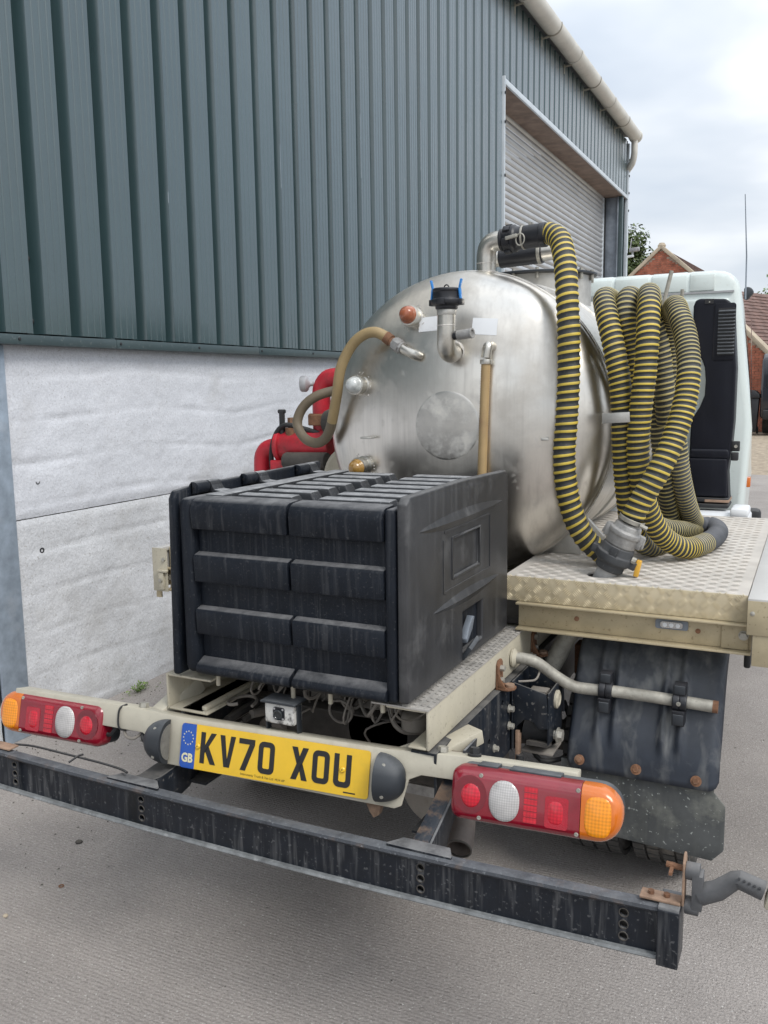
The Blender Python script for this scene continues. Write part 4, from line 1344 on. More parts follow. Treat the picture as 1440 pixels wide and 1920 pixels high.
# ------------------------------------------------------------------ rear underrun bumper (the bar sags a little in the middle)
BX0, BX1 = -0.905, 0.876
def bow(x): return -0.0165 * max(0.0, 1 - (x / 0.9) ** 2)
def bowed(mb):
    mb.v = [(p[0], p[1], p[2] + bow(p[0])) for p in mb.v]
    return mb
def sweep_x(prof, x0, x1, n=26):
    mb = MB()
    m = len(prof)
    vs = []
    for i in range(n + 1):
        x = x0 + (x1 - x0) * i / n
        vs += [(x, y, z + bow(x)) for y, z in prof]
    fs = [(i * m + k, i * m + (k + 1) % m, (i + 1) * m + (k + 1) % m, (i + 1) * m + k) for i in range(n) for k in range(m)]
    fs += [tuple(range(m)), tuple(n * m + k for k in range(m - 1, -1, -1))]
    return mb.add(vs, fs)
mb = MB()
edges = [BX0]
for hx in (-0.767, -0.339, 0.402, 0.815):
    a_, b_ = hx - 0.02, hx + 0.02
    o = MB().prism([(a_, 0.459), (b_, 0.459), (b_, 0.545), (a_, 0.545)], lambda u, v, d, hx=hx: (u, d, v + bow(u if abs(abs(u - hx) - 0.02) < 1e-6 else hx)), 0.006, 0.012,
                   holes=[circ(hx, hz, 0.0074, 14) for hz in (0.524, 0.5, 0.4765)])
    mb.add(o.v, o.f)
    edges += [a_, b_]
edges.append(BX1)
for a_, b_ in zip(edges[0::2], edges[1::2]):
    o = sweep_x([(0.006, 0.459), (0.012, 0.459), (0.012, 0.545), (0.006, 0.545)], a_, b_, 10)
    mb.add(o.v, o.f)
bump = part(mb, 'bumper_bar', 'bumper')
prof = [(0.0065, 0.538), (0.000, 0.541), (-0.003, 0.546), (0.000, 0.5515), (0.007, 0.5535), (0.028, 0.5515), (0.028, 0.5455), (0.0122, 0.5455)]
part(sweep_x(prof, BX0, BX1), 'top_flange', 'bumper_top', bump)
prof = [(-0.004, 0.4505), (-0.006, 0.4535), (-0.003, 0.4585), (0.0125, 0.459), (0.036, 0.4585), (0.036, 0.4525), (0.004, 0.4495)]
part(sweep_x(prof, BX0, BX1), 'bottom_flange', 'bumper_lip', bump)
part(sweep_x([(0.024, 0.459), (0.027, 0.459), (0.027, 0.545), (0.024, 0.545)], BX0, BX1), 'bumper_back', 'under', bump)
rg = None
for hx in (-0.767, -0.339, 0.402, 0.815):
    for hz in (0.524, 0.5, 0.4765):
        if rg is None:
            mb = MB(); mb.lathe([(0.0074, 0), (0.0095, 0), (0.0092, 0.0012), (0.0077, 0.0012), (0.0074, 0)], (hx, 0.006, hz + bow(hx)), (0, -1, 0), 16, caps=False)
            rg = part(mb, 'hole_rim', 'under', bump)
        else:
            clone(rg, (hx, WORLD[rg.name].y, hz + bow(hx)), bump)
mb = MB()
mb.prism([(-0.010, 0.4425), (-0.010, 0.552), (-0.004, 0.5565), (0.06, 0.5565), (0.06, 0.4425)], fYZ, BX1 + 0.0008, 0.915)
part(mb, 'end_cap', 'bumper', bump, bevel=0.002)
mb = MB()
mb.prism([(-0.010, 0.4425), (-0.010, 0.552), (-0.004, 0.5565), (0.06, 0.5565), (0.06, 0.4425)], fYZ, -0.945, BX0 - 0.0008)
part(mb, 'end_cap', 'bumper', bump, bevel=0.002)
for x0, x1, top in ((0.842, 0.914, 0.5570), (-0.90, -0.786, 0.5540)):
    mb = MB(); mb.box(x0, x1, 0.008, 0.040, top, top + 0.0045)
    o = part(mb, 'marker_bracket_plate', 'rust_pale', bump, bevel=0.001)
    mb = MB()
    hexbolt(mb, (x0 + 0.018, 0.025, top + 0.0045), (0, 0, 1), 0.0065, 0.006); hexbolt(mb, (x0 + 0.046, 0.025, top + 0.0045), (0, 0, 1), 0.0065, 0.006)
    part(mb, 'plate_bolts', 'rust', bump)
mb = MB(); mb.prism([(0.01, 0.5575), (0.045, 0.5575), (0.045, 0.64), (0.035, 0.652), (0.022, 0.652), (0.012, 0.64)], fYZ, 0.9155, 0.9195)
part(mb, 'marker_upright', 'rust_pale', bump, bevel=0.001)
mb = MB(); mb.cyl((0.9155, 0.028, 0.622), (0.885, 0.028, 0.624), 0.0055, n=10); mb.box(0.893, 0.899, 0.0, 0.04, 0.618, 0.6235)
part(mb, 'marker_stud', 'rust', bump)
# outline marker stalk of moulded rubber
MK = MB()
MK.cyl((0.920, 0.028, 0.620), (0.944, 0.028, 0.620), 0.016, n=18)
MK.cyl((0.920, 0.028, 0.553), (0.944, 0.028, 0.553), 0.016, n=18)
MK.box(0.932, 0.950, 0.012, 0.044, 0.553, 0.62)
MK.tube([(0.944, 0.028, 0.578), (0.975, 0.028, 0.594), (1.004, 0.028, 0.622), (1.008, 0.028, 0.6235), (1.05, 0.028, 0.612)], [0.0195, 0.018, 0.0155, 0.0165, 0.0175], 16)
mk = part(MK, 'marker_stalk', 'rubber_grey', bevel=0.002)
mb = MB()
for k in range(5):
    mb.cyl((1.010 + k * 0.0085, 0.013, 0.632 - k * 0.0024), (1.010 + k * 0.0085, 0.011, 0.634 - k * 0.0024), 0.0022, n=8)
part(mb, 'stalk_hole_shade', 'ink', mk)  # dark discs on the solid stalk, painted shade of its holes
mb = MB(); mb.obox((1.069, 0.028, 0.610), (1, 0, -0.26), (0, 1, 0), (0.26, 0, 1), 0.013, 0.022, 0.025)
part(mb, 'marker_lamp', 'cream', mk, bevel=0.006)
# bumper supports: bent brackets that drop from the chassis to the back of the bar
mb = MB()
mb.prism([(0.030, 0.536), (0.036, 0.541), (0.10, 0.560), (0.235, 0.612), (0.255, 0.66), (0.262, 0.66), (0.243, 0.607), (0.10, 0.553), (0.042, 0.534)], fYZ, 0.366, 0.4025)
part(mb, 'bumper_support', 'strut', bevel=0.001)
for x0_ in (0.403,):
    mb = MB()
    mb.prism([(0.038, 0.538), (0.10, 0.561), (0.235, 0.613), (0.250, 0.67), (0.33, 0.67), (0.305, 0.60), (0.17, 0.53), (0.11, 0.475), (0.06, 0.458), (0.038, 0.465)], fYZ, x0_, x0_ + 0.006)
    part(mb, 'support_flange', 'bumper', bevel=0.001)
mb = MB(); mb.prism([(0.322, 0.016), (0.346, 0.048), (0.452, 0.048), (0.468, 0.016), (0.468, 0.010), (0.322, 0.010)], fXY, 0.5405, 0.5450)
part(mb, 'foot_plate', 'bumper', bevel=0.001)
mb = MB()
mb.prism([(0.030, 0.536), (0.09, 0.525), (0.17, 0.530), (0.26, 0.60), (0.30, 0.66), (0.306, 0.66), (0.268, 0.595), (0.175, 0.523), (0.09, 0.518), (0.034, 0.528)], fYZ, -0.415, -0.352)
part(mb, 'bumper_support', 'chassis', bevel=0.001)
mb = MB()
mb.prism([(0.038, 0.538), (0.09, 0.531), (0.17, 0.536), (0.26, 0.606), (0.29, 0.66), (0.34, 0.66), (0.30, 0.54), (0.20, 0.46), (0.10, 0.44), (0.038, 0.46)], fYZ, -0.3515, -0.3455)
part(mb, 'support_flange', 'chassis', bevel=0.001)
mb = MB(); mb.prism([(-0.45, 0.016), (-0.43, 0.046), (-0.32, 0.046), (-0.29, 0.016), (-0.29, 0.010), (-0.45, 0.010)], fXY, 0.5405, 0.5450)
part(mb, 'foot_plate', 'bumper', bevel=0.001)
mb = MB()
mb.tube(spline([(-0.80, 0.045, 0.556), (-0.74, 0.05, 0.559), (-0.62, 0.05, 0.5575), (-0.50, 0.045, 0.558), (-0.43, 0.04, 0.5565), (-0.40, 0.03, 0.5565)], 0.02), 0.0032, 6)
mb.tube([(-0.585, 0.02, 0.5545), (-0.58, 0.05, 0.562), (-0.578, 0.062, 0.56)], 0.003, 6)
part(mb, 'marker_cable', 'rubber')

# ------------------------------------------------------------------ under body seen through the gap
mb = MB(); mb.lathe([(0.0, 0), (0.118, 0.0), (0.125, 0.012), (0.128, 0.03), (0.118, 0.034), (0.118, 0.26), (0.10, 0.27), (0, 0.27)], (0.20, 0.60, 0.385), (0, 1, 0), 40)
part(mb, 'silencer', 'grey_part')
mb = MB(); mb.cyl((0.205, 0.598, 0.42), (0.20, 0.55, 0.45), 0.03, n=16); mb.cyl((0.235, 0.57, 0.43), (0.235, 0.535, 0.44), 0.018, n=12); mb.box(0.10, 0.20, 0.585, 0.598, 0.36, 0.39)
mb.tube(spline([(0.19, 0.59, 0.5), (0.22, 0.53, 0.51), (0.26, 0.54, 0.47), (0.25, 0.57, 0.42)], 0.02), 0.009, 8)
part(mb, 'silencer_fitting', 'cast')
mb = MB()
pth = spline([(0.31, 0.72, 0.46), (0.34, 0.52, 0.50), (0.357, 0.41, 0.535), (0.366, 0.355, 0.522), (0.373, 0.328, 0.480), (0.380, 0.305, 0.440), (0.388, 0.262, 0.417)], 0.015)
mb.tube(pth, 0.0305, 24, caps=False)
mb.tube(list(reversed(pth)), 0.0275, 24, caps=False)
ex = part(mb, 'exhaust_pipe', 'exhaust', fix=False, smooth=60)
mb = MB(); mb.lathe([(0.0275, 0), (0.0305, 0), (0.0312, 0.002), (0.0305, 0.004), (0.0275, 0.004)], pth[-1], pth[-1] - pth[-2], 24, caps=False)
part(mb, 'exhaust_rim', 'under', ex)
mb = MB(); mb.lathe([(0.0, 0), (0.0272, 0.0)], pth[-5], pth[-1] - pth[-2], 24)
part(mb, 'exhaust_mouth_shade', 'rubber', ex)  # black disc added inside the pipe as the shade of its mouth
mb = MB()                                          # rear axle with differential
mb.cyl((-0.62, 1.22, 0.34), (0.62, 1.22, 0.34), 0.05, n=20)
mb.lathe([(0, -0.02), (0.06, -0.015), (0.12, 0.02), (0.15, 0.09), (0.15, 0.17), (0.11, 0.25), (0.06, 0.29), (0.05, 0.6)], (0.0, 1.08, 0.34), (0, 1, 0), 28)
part(mb, 'rear_axle', 'under')
for sg in (-1, 1):
    mb = MB()
    for k in range(4):
        pts = spline([(sg * 0.435, 0.74 + k * 0.05, 0.50 - k * 0.012), (sg * 0.435, 1.22, 0.41 - k * 0.012), (sg * 0.435, 1.72 - k * 0.05, 0.50 - k * 0.012)], 0.05)
        for a, b in zip(pts[:-1], pts[1:]):
            mb.bar(a, b + (b - a) * 0.04, 0.06, 0.0115)
    part(mb, 'leaf_spring', 'under')
# spring hanger: open steel box with a rubber bush below
mb = MB()
mb.box(0.362, 0.368, 0.735, 0.885, 0.47, 0.675)
mb.prism([(0.3685, 0.672), (0.462, 0.650), (0.468, 0.55), (0.44, 0.545), (0.425, 0.565), (0.40, 0.568), (0.378, 0.545), (0.3685, 0.54)], fXZ, 0.735, 0.741)
mb.prism([(0.3685, 0.675), (0.47, 0.655), (0.476, 0.55), (0.3685, 0.54)], fXZ, 0.885, 0.891)
mb.prism([(0.742, 0.650), (0.8845, 0.655), (0.8845, 0.50), (0.742, 0.50)], fYZ, 0.463, 0.469)
part(mb, 'spring_hanger', 'chassis', bevel=0.0025)
mb = MB(); mb.cyl((0.385, 0.80, 0.512), (0.462, 0.80, 0.512), 0.034, n=24); part(mb, 'spring_bush', 'rubber')
mb = MB(); mb.prism([(0.385, 0.462), (0.475, 0.462), (0.475, 0.470), (0.385, 0.470)], fXZ, 0.76, 0.86); part(mb, 'spring_plate', 'grey_part', bevel=0.002)
mb = MB(); mb.cyl((0.463, 0.80, 0.512), (0.492, 0.80, 0.512), 0.013, n=10); hexbolt(mb, (0.478, 0.80, 0.512), (1, 0, 0), 0.018, 0.012, washer=0.022); part(mb, 'spring_bolt', 'bolt')
mb = MB(); mb.lathe([(0, 0), (0.026, 0), (0.026, 0.006), (0.018, 0.010), (0.014, 0.007), (0, 0.008)], (0.469, 0.815, 0.612), (1, 0, 0), 24); part(mb, 'end_cover', 'cream')
mb = MB(); mb.box(0.372, 0.384, 0.742, 0.752, 0.40, 0.53); mb.box(0.372, 0.386, 0.752, 0.758, 0.44, 0.52); part(mb, 'hanger_bracket', 'rust_pale', bevel=0.002)
mb = MB()
for y, z in ((0.72, 0.60), (0.72, 0.55), (0.93, 0.69)):
    hexbolt(mb, (0.360, y, z), (1, 0, 0), 0.009, 0.012, washer=0.012)
part(mb, 'hanger_bolts', 'bolt', kind='stuff')
mb = MB(); mb.tube(spline([(0.375, 0.76, 0.668), (0.40, 0.775, 0.668), (0.415, 0.80, 0.668), (0.417, 0.83, 0.69), (0.40, 0.86, 0.71)], 0.01), 0.003, 6)
mb.box(0.40, 0.45, 0.78, 0.82, 0.632, 0.64)
part(mb, 'hanger_wire', 'grey_part')
for y0 in (0.655, 0.985):                          # rusty angle brackets tying the sub rail to the chassis
    mb = MB()
    mb.prism([(y0, 0.672), (y0 + 0.05, 0.672), (y0 + 0.046, 0.74), (y0 + 0.036, 0.752), (y0 + 0.014, 0.752), (y0 + 0.004, 0.74)], fYZ, 0.3428, 0.3492)
    mb.prism([(0.3494, y0), (0.378, y0), (0.392, y0 + 0.016), (0.392, y0 + 0.034), (0.378, y0 + 0.05), (0.3494, y0 + 0.05)], fXY, 0.6722, 0.679)
    mb.prism([(0.3494, 0.6792), (0.372, 0.6792), (0.3494, 0.72)], lambda u, v, d: (u, d, v), y0 + 0.0005, y0 + 0.004)
    br = part(mb, 'angle_bracket', 'rust', bevel=0.002)
    mb = MB(); hexbolt(mb, (0.3494, y0 + 0.025, 0.728), (1, 0, 0), 0.009, 0.012); hexbolt(mb, (0.3494, y0 + 0.025, 0.695), (1, 0, 0), 0.008, 0.010)
    part(mb, 'bracket_bolts', 'bolt', br)
    mb = MB(); mb.lathe([(0.013, 0), (0.013, 0.007), (0.0, 0.009)], (0.376, y0 + 0.025, 0.679), (0, 0, 1), 14)
    part(mb, 'bracket_rivet', 'rust_pale', br)
mb = MB(); mb.tube([(0.33, 1.00, 0.50), (0.405, 1.02, 0.65), (0.475, 1.05, 0.80), (0.50, 1.06, 0.92)], 0.029, 20)
part(mb, 'drain_pipe', 'galv_pipe')
mb = MB(); mb.box(0.44, 0.50, 1.14, 1.2, 0.58, 0.68); part(mb, 'pipe_clamp', 'rust', bevel=0.005)
mb = MB()
mb.tube(spline([(0.42, 1.1, 0.50), (0.48, 1.0, 0.45), (0.52, 0.95, 0.47), (0.6, 1.0, 0.5)], 0.02), 0.008, 8)
mb.tube(spline([(0.36, 0.9, 0.44), (0.42, 0.86, 0.40), (0.5, 0.95, 0.41), (0.6, 1.05, 0.5)], 0.02), 0.007, 8)
mb.tube([(0.385, 0.745, 0.46), (0.39, 0.748, 0.30)], 0.012, 8)
part(mb, 'brake_hose', 'rubber')
# hoses, wires and fittings under the box
rs = random.Random(9)
mb = MB()
for k in range(16):
    a = Vector((rs.uniform(-0.27, 0.28), rs.uniform(0.36, 0.75), rs.uniform(0.50, 0.745)))
    p = [a]
    for j in range(4):
        p.append(p[-1] + Vector((rs.uniform(-0.1, 0.1), rs.uniform(-0.05, 0.12), rs.uniform(-0.06, 0.05))))
    for q in p: q.z = min(q.z, 0.748); q.x = max(-0.29, min(0.28, q.x)); q.y = max(0.34, q.y)
    mb.tube(spline(p, 0.015), rs.choice((0.003, 0.004, 0.009, 0.012)), 7)
for k in range(14):                                 # drooping looms close behind the gap
    x = -0.26 + k * 0.038
    y = 0.27 + rs.uniform(0, 0.1)
    d = rs.uniform(0.03, 0.10); w_ = rs.uniform(-0.05, 0.05)
    mb.tube(spline([(x, y + 0.06, 0.76), (x + w_ * 0.4, y, 0.74 - d * 0.6), (x + w_, y + 0.02, 0.74 - d), (x + w_ * 1.8, y + 0.06, 0.74 - d * 0.5), (x + w_ * 2, y + 0.12, 0.75)], 0.012), rs.choice((0.0025, 0.003, 0.005)), 6)
part(mb, 'loose_cables', 'grey_part', kind='stuff')
mb = MB()
mb.tube(spline([(0.035 + 0.034 * cos(q), 0.345 - 0.006 * q * 0.2, 0.675 + 0.030 * sin(q)) for q in [0.6 * i for i in range(15)]], 0.008), 0.0035, 7)
part(mb, 'cable_loop', 'grey_part')
mb = MB(); mb.tube(spline([(0.13, 0.36, 0.75), (0.128, 0.33, 0.70), (0.135, 0.34, 0.66), (0.15, 0.36, 0.70), (0.147, 0.37, 0.75)], 0.01), 0.0035, 7)
part(mb, 'cable_loop', 'grey_part')
mb = MB(); mb.tube(spline([(0.16, 0.37, 0.74), (0.18, 0.34, 0.68), (0.21, 0.34, 0.65), (0.25, 0.38, 0.64)], 0.01), 0.006, 7)
part(mb, 'cable_loop', 'grey_part')
mb = MB()
mb.lathe([(0.0, 0), (0.035, 0.0), (0.035, 0.035), (0.028, 0.042), (0.012, 0.045), (0.010, 0.07), (0, 0.07)], (0.235, 0.36, 0.655), (0, 0, 1), 20)
mb.box(0.10, 0.20, 0.42, 0.55, 0.60, 0.66); mb.lathe([(0, 0), (0.09, 0.0), (0.10, 0.02), (0.10, 0.2), (0, 0.2)], (0.10, 0.42, 0.60), (0, 1, 0), 24)
mb.box(-0.12, -0.02, 0.45, 0.6, 0.55, 0.72); mb.cyl((-0.22, 0.4, 0.56), (-0.22, 0.8, 0.62), 0.04, n=16)
part(mb, 'valve_block', 'grey_part', bevel=0.004)
mb = MB(); mb.lathe([(0, 0), (0.10, 0.0), (0.115, 0.014), (0.118, 0.03), (0.112, 0.034), (0.112, 0.25), (0, 0.25)], (0.13, 0.43, 0.585), (0, 1, 0), 40); mb.box(0.10, 0.13, 0.42, 0.43, 0.55, 0.62); part(mb, 'air_tank', 'grey_part')
mb = MB(); mb.lathe([(0, 0), (0.05, 0.0), (0.06, 0.01), (0.06, 0.2), (0, 0.2)], (-0.17, 0.46, 0.60), (0, 1, 0), 28); mb.box(-0.26, -0.21, 0.45, 0.47, 0.5, 0.7); part(mb, 'brake_chamber', 'under')
for k_ in range(6):
    mb = MB(); mb.tube(spline([(-0.30 + 0.012 * k_, 0.24 + 0.02 * k_, 0.60 + 0.012 * (k_ % 3)), (-0.31 + 0.02 * k_, 0.5, 0.63 - 0.02 * (k_ % 2)), (-0.29 + 0.022 * k_, 0.95, 0.60 + 0.015 * (k_ % 3))], 0.04), 0.006 + 0.003 * (k_ % 3), 8); part(mb, 'brake_line', 'grey_part' if k_ % 2 else 'under')
mb = MB(); mb.tube(spline([(-0.24 + 0.03 * cos(q), 0.30 + 0.05 * sin(q), 0.665 + 0.012 * q * 0.3) for q in [0.5 * i for i in range(12)]], 0.01), 0.0045, 8); part(mb, 'cable_loop', 'grey_part')
mb = MB(); mb.prism([(0.178, 0.53), (0.222, 0.53), (0.215, 0.50), (0.200, 0.490), (0.190, 0.505)], fXZ, 0.19, 0.21); part(mb, 'tow_tab', 'rust_pale', bevel=0.002)
mb = MB(); mb.box(-0.60, 0.60, 0.95, 2.5, 0.78, 0.80); part(mb, 'body_floor', 'under')

# ------------------------------------------------------------------ wheels
def tyre(cx, cy, w=0.175, r=0.335):
    mb = MB()
    p = [(0.20, -w / 2 + 0.02), (0.23, -w / 2 + 0.004), (0.28, -w / 2), (0.31, -w / 2 + 0.004), (r - 0.012, -w / 2 + 0.018), (r - 0.008, 0), (r - 0.012, w / 2 - 0.018), (0.31, w / 2 - 0.004), (0.28, w / 2), (0.23, w / 2 - 0.004), (0.20, w / 2 - 0.02)]
    mb.lathe(p, (cx, cy, r), (1, 0, 0), 56, caps=False)
    whl = part(mb, 'wheel', 'tyre', smooth=50)
    mb = MB()
    for k in range(56):
        a = 2 * pi * (k + 0.5) / 56
        for j, xx in enumerate((-0.062, -0.022, 0.022, 0.062)):
            aa = a + (0.05 if j % 2 else 0)
            n = Vector((0, cos(aa), sin(aa))); t = Vector((0, -sin(aa), cos(aa)))
            mb.obox(Vector((cx + xx, cy, r)) + n * (r - 0.008), (1, 0, 0), t, n, 0.0165, 0.0145, 0.0075)
    part(mb, 'tyre_tread', 'tyre', whl, kind='stuff', smooth=0)
    mb = MB()
    mb.lathe([(0.0, 0.02), (0.06, 0.02), (0.10, 0.0), (0.16, -0.01), (0.20, 0.06), (0.205, 0.075)], (cx, cy, r), (1 if cx > 0 else -1, 0, 0), 40)
    part(mb, 'rim', 'cream', whl)
    return whl
for cx in (0.745, 0.545, -0.745, -0.545):
    tyre(cx, 1.235)
for cx in (0.70, -0.70):
    tyre(cx, 4.05)

# ------------------------------------------------------------------ right mudguard
def mudguard(sg):
    prof = [(1.85, 0.52), (1.78, 0.64), (1.66, 0.73), (1.5, 0.775), (1.25, 0.79), (1.08, 0.775), (1.00, 0.74), (0.945, 0.68), (0.905, 0.60), (0.868, 0.52), (0.842, 0.455), (0.822, 0.405)]
    PR = spline([(0, a, b) for a, b in prof], 0.016)
    xs = []
    n = 60
    for i in range(n + 1):
        xs.append(0.497 + (0.905 - 0.497) * i / n)
    mb = MB()
    vs = []
    L = len(PR)
    for i, p in enumerate(PR):
        a = PR[max(0, i - 1)]; b = PR[min(L - 1, i + 1)]
        t = (b - a).normalized(); nr = Vector((0, t.z, -t.y))   # outward
        frac = i / (L - 1)
        for x in xs:
            d = 0.0
            if 0.62 < frac < 0.95:
                k = min(1, (frac - 0.62) / 0.05, (0.95 - frac) / 0.03)
                for xc in (0.575, 0.622, 0.753, 0.80):
                    d += 0.011 * k * math.exp(-((x - xc) / 0.009) ** 2)
            e = max(0, (0.024 - (0.905 - x)) / 0.024)
            e2 = max(0, (0.012 - (x - 0.497)) / 0.012)
            d -= 0.02 * e * e + 0.008 * e2 * e2
            if frac > 0.96: d -= 0.010 * ((frac - 0.96) / 0.04)
            q = p + nr * d
            if frac > 0.9:          # rounded lower corners
                kx = max(0, (x - 0.872) / 0.033, (0.522 - x) / 0.025)
                q = q + Vector((0, 0, (frac - 0.9) / 0.1 * 0.03 * (1 - sqrt(max(0, 1 - min(1, kx) ** 2)))))
            vs.append((sg * x, q.y, q.z))
    m = n + 1
    fs = [(i * m + k, i * m + k + 1, (i + 1) * m + k + 1, (i + 1) * m + k) for i in range(L - 1) for k in range(n)]
    mb.add(vs, fs)
    fd = part(mb, 'mudguard', 'fender', smooth=60, fix=False)
    sol = fd.modifiers.new('thickness', 'SOLIDIFY')
    sol.thickness = 0.004
    sol.offset = 0
    return fd
fd = mudguard(1)
mudguard(-1)
for x, z in ((0.535, 0.437), (0.692, 0.437), (0.850, 0.433)):
    mb = MB()
    mb.lathe([(0.0, 0), (0.0145, 0), (0.0145, 0.002), (0.0, 0.002)], (x, 0.829, z), (0, -1, 0.35), 20)
    hexbolt(mb, (x, 0.8275, z + 0.0005), (0, -1, 0.35), 0.0085, 0.007)
    part(mb, 'rusty_bolt', 'rust', fd)
for sg in (1, -1):
    mb = MB()
    out = [(0.478, 0.425), (0.478, 0.225), (0.895, 0.205), (0.925, 0.24), (0.925, 0.365), (0.895, 0.40), (0.895, 0.425)]
    mb.prism([(sg * a, b) for a, b in out], fXZ, 0.846, 0.852)
    part(mb, 'mud_flap', 'flap', bevel=0.001)
mb = MB(); mb.box(0.925, 0.945, 1.35, 1.75, 0.60, 0.78); part(mb, 'side_skirt', 'rubber', bevel=0.006)
# cranked galvanised stay with two clamps
sp = spline([(0.343, 0.80, 0.722), (0.372, 0.805, 0.722), (0.41, 0.82, 0.71), (0.46, 0.845, 0.668), (0.505, 0.862, 0.640), (0.55, 0.872, 0.634), (0.62, 0.876, 0.636), (0.75, 0.88, 0.633), (0.892, 0.884, 0.628)], 0.012)
mb = MB(); mb.tube(sp, 0.0165, 18); st = part(mb, 'mudguard_stay', 'galv_pipe')
mb = MB(); mb.lathe([(0.0165, 0), (0.026, 0.001), (0.027, 0.007), (0.021, 0.013), (0.0165, 0.016)], (0.343, 0.80, 0.722), (1, 0.05, 0), 20, caps=False); part(mb, 'stay_collar', 'cream', st)
mb = MB(); mb.cyl((0.880, 0.8837, 0.6285), (0.8935, 0.884, 0.628), 0.0172, n=18); part(mb, 'stay_end', 'rust', st)
for x, dz in ((0.595, 0.0), (0.795, -0.006)):
    mb = MB()
    zc = 0.635 + dz
    mb.lathe([(0.0235, -0.019), (0.0255, -0.017), (0.0255, -0.001), (0.023, 0.0), (0.0255, 0.001), (0.0255, 0.017), (0.0235, 0.019)], (x, 0.879, zc), (1, 0.03, -0.03), 16)
    mb.box(x - 0.0165, x + 0.0165, 0.868, 0.905, zc + 0.018, zc + 0.052)
    mb.box(x - 0.0165, x + 0.0165, 0.850, 0.885, zc - 0.058, zc - 0.018)
    cl = part(mb, 'stay_clamp', 'black_nylon', bevel=0.002)
    mb = MB(); mb.box(x - 0.014, x + 0.014, 0.8645, 0.869, zc + 0.026, zc + 0.05)
    part(mb, 'clamp_pad', 'lamp_grey', cl, bevel=0.0015)
    mb = MB(); mb.box(x - 0.014, x + 0.014, 0.8465, 0.851, zc - 0.055, zc - 0.026)
    part(mb, 'clamp_pad', 'lamp_grey', cl, bevel=0.0015)
    if dz:
        mb = MB(); mb.lathe([(0.006, 0), (0.006, 0.002), (0.0025, 0.0025), (0.0025, 0.001), (0, 0.001)], (x, 0.8535, zc + 0.004), (0, -1, 0), 12)
        part(mb, 'clamp_rivet', 'bolt', cl)

# ------------------------------------------------------------------ black tool box
BXL, BXR, BYF, BYB, BZ0, BZ1 = -0.325, 0.2735, 0.17, 0.90, 0.782, 1.232
mb = MB()
mb.box(BXL + 0.04, BXR - 0.01, BYF + 0.028, BYB - 0.01, BZ0 + 0.004, BZ1 - 0.046)
box = part(mb, 'tool_box', 'box', bevel=0.012)
mb = MB(); mb.box(BXL, BXL + 0.042, BYF + 0.004, BYB, BZ0, BZ1 - 0.002); part(mb, 'corner_post', 'box', box, bevel=0.018, seg=3)
mb = MB(); mb.box(BXR - 0.030, BXR - 0.001, BYF + 0.006, BYB, BZ0, BZ1 - 0.003); part(mb, 'corner_post', 'box', box, bevel=0.012, seg=3)
XM = -0.004
halves = ((BXL + 0.0425, XM - 0.0035), (XM + 0.0035, BXR - 0.0305))
def rib(x0, x1, z0, z1, proud, name='front_rib'):
    mb = MB()
    y0 = BYF + 0.03
    pf = BYF + 0.030 - proud
    pr = [(y0, z0), (pf + 0.003, z0 + 0.003), (pf, z1 - 0.008), (pf + 0.003, z1 - 0.001), (y0, z1 + 0.006)]
    mb.prism(pr, fYZ, x0, x1)
    return part(mb, name, 'box', box, bevel=0.0035)
for i, (x0, x1) in enumerate(halves):
    dz = 0.0
    mb = MB()                                       # rolled top lip
    pr = [(BYF + 0.03, 1.152), (BYF + 0.004, 1.154)] + [(BYF + 0.030 - 0.030 * sin(radians(a)), 1.2 + 0.032 * (1 - cos(radians(90 - (90 - a)))) * 0 + 0.030 * cos(radians(a))) for a in (90, 70, 50, 30, 10)] + [(BYF + 0.07, 1.232), (BYF + 0.07, 1.2)]
    mb.prism(pr, fYZ, x0, x1)
    part(mb, 'top_lip', 'box', box, bevel=0.004)
    rib(x0, x1, 1.018, 1.090, 0.026)
    rib(x0, x1, 0.884, 0.952, 0.026)
    mb = MB()                                       # rounded bottom sill
    pr = [(BYF + 0.03, 0.784), (BYF + 0.004, 0.784), (BYF - 0.006, 0.792), (BYF - 0.007, 0.803), (BYF + 0.000, 0.811), (BYF + 0.03, 0.826)]
    mb.prism(pr, fYZ, x0, x1 if i == 0 else x1 + 0.005)
    part(mb, 'bottom_sill', 'box', box, bevel=0.004)
# lid with raised slats in two columns
mb = MB(); mb.box(BXL + 0.055, BXR - 0.02, BYF + 0.071, BYB, BZ1 - 0.045, BZ1 - 0.036); lid = part(mb, 'lid', 'box_top', box)
mb = MB(); mb.box(BXL + 0.043, BXL + 0.10, BYF + 0.06, BYB, BZ1 - 0.02, BZ1 + 0.003); part(mb, 'lid_border', 'box_top', lid, bevel=0.006)
y = BYF + 0.074
sl = []
k = 0
for k in range(7):
    ys = BYF + 0.084 + k * 0.091
    for x0, x1 in ((BXL + 0.104, -0.030 + 0.008), (0.012, BXR - 0.032)):
        mb = MB()
        pr = [(ys, BZ1 - 0.0365), (ys + 0.004, BZ1 - 0.002), (ys + 0.009, BZ1 + 0.002), (ys + 0.045, BZ1 + 0.003), (ys + 0.052, BZ1 - 0.0365)]
        vs = [(x0 + (0.02 if z > BZ1 - 0.01 else 0), yy, z) for yy, z in pr] + [(x1 - (0.02 if z > BZ1 - 0.01 else 0), yy, z) for yy, z in pr]
        n = len(pr)
        mb.add(vs, [tuple(range(n)), tuple(range(2 * n - 1, n - 1, -1))] + [(i, (i + 1) % n, n + (i + 1) % n, n + i) for i in range(n)])
        part(mb, 'lid_slat', 'box_top', lid, bevel=0.004)
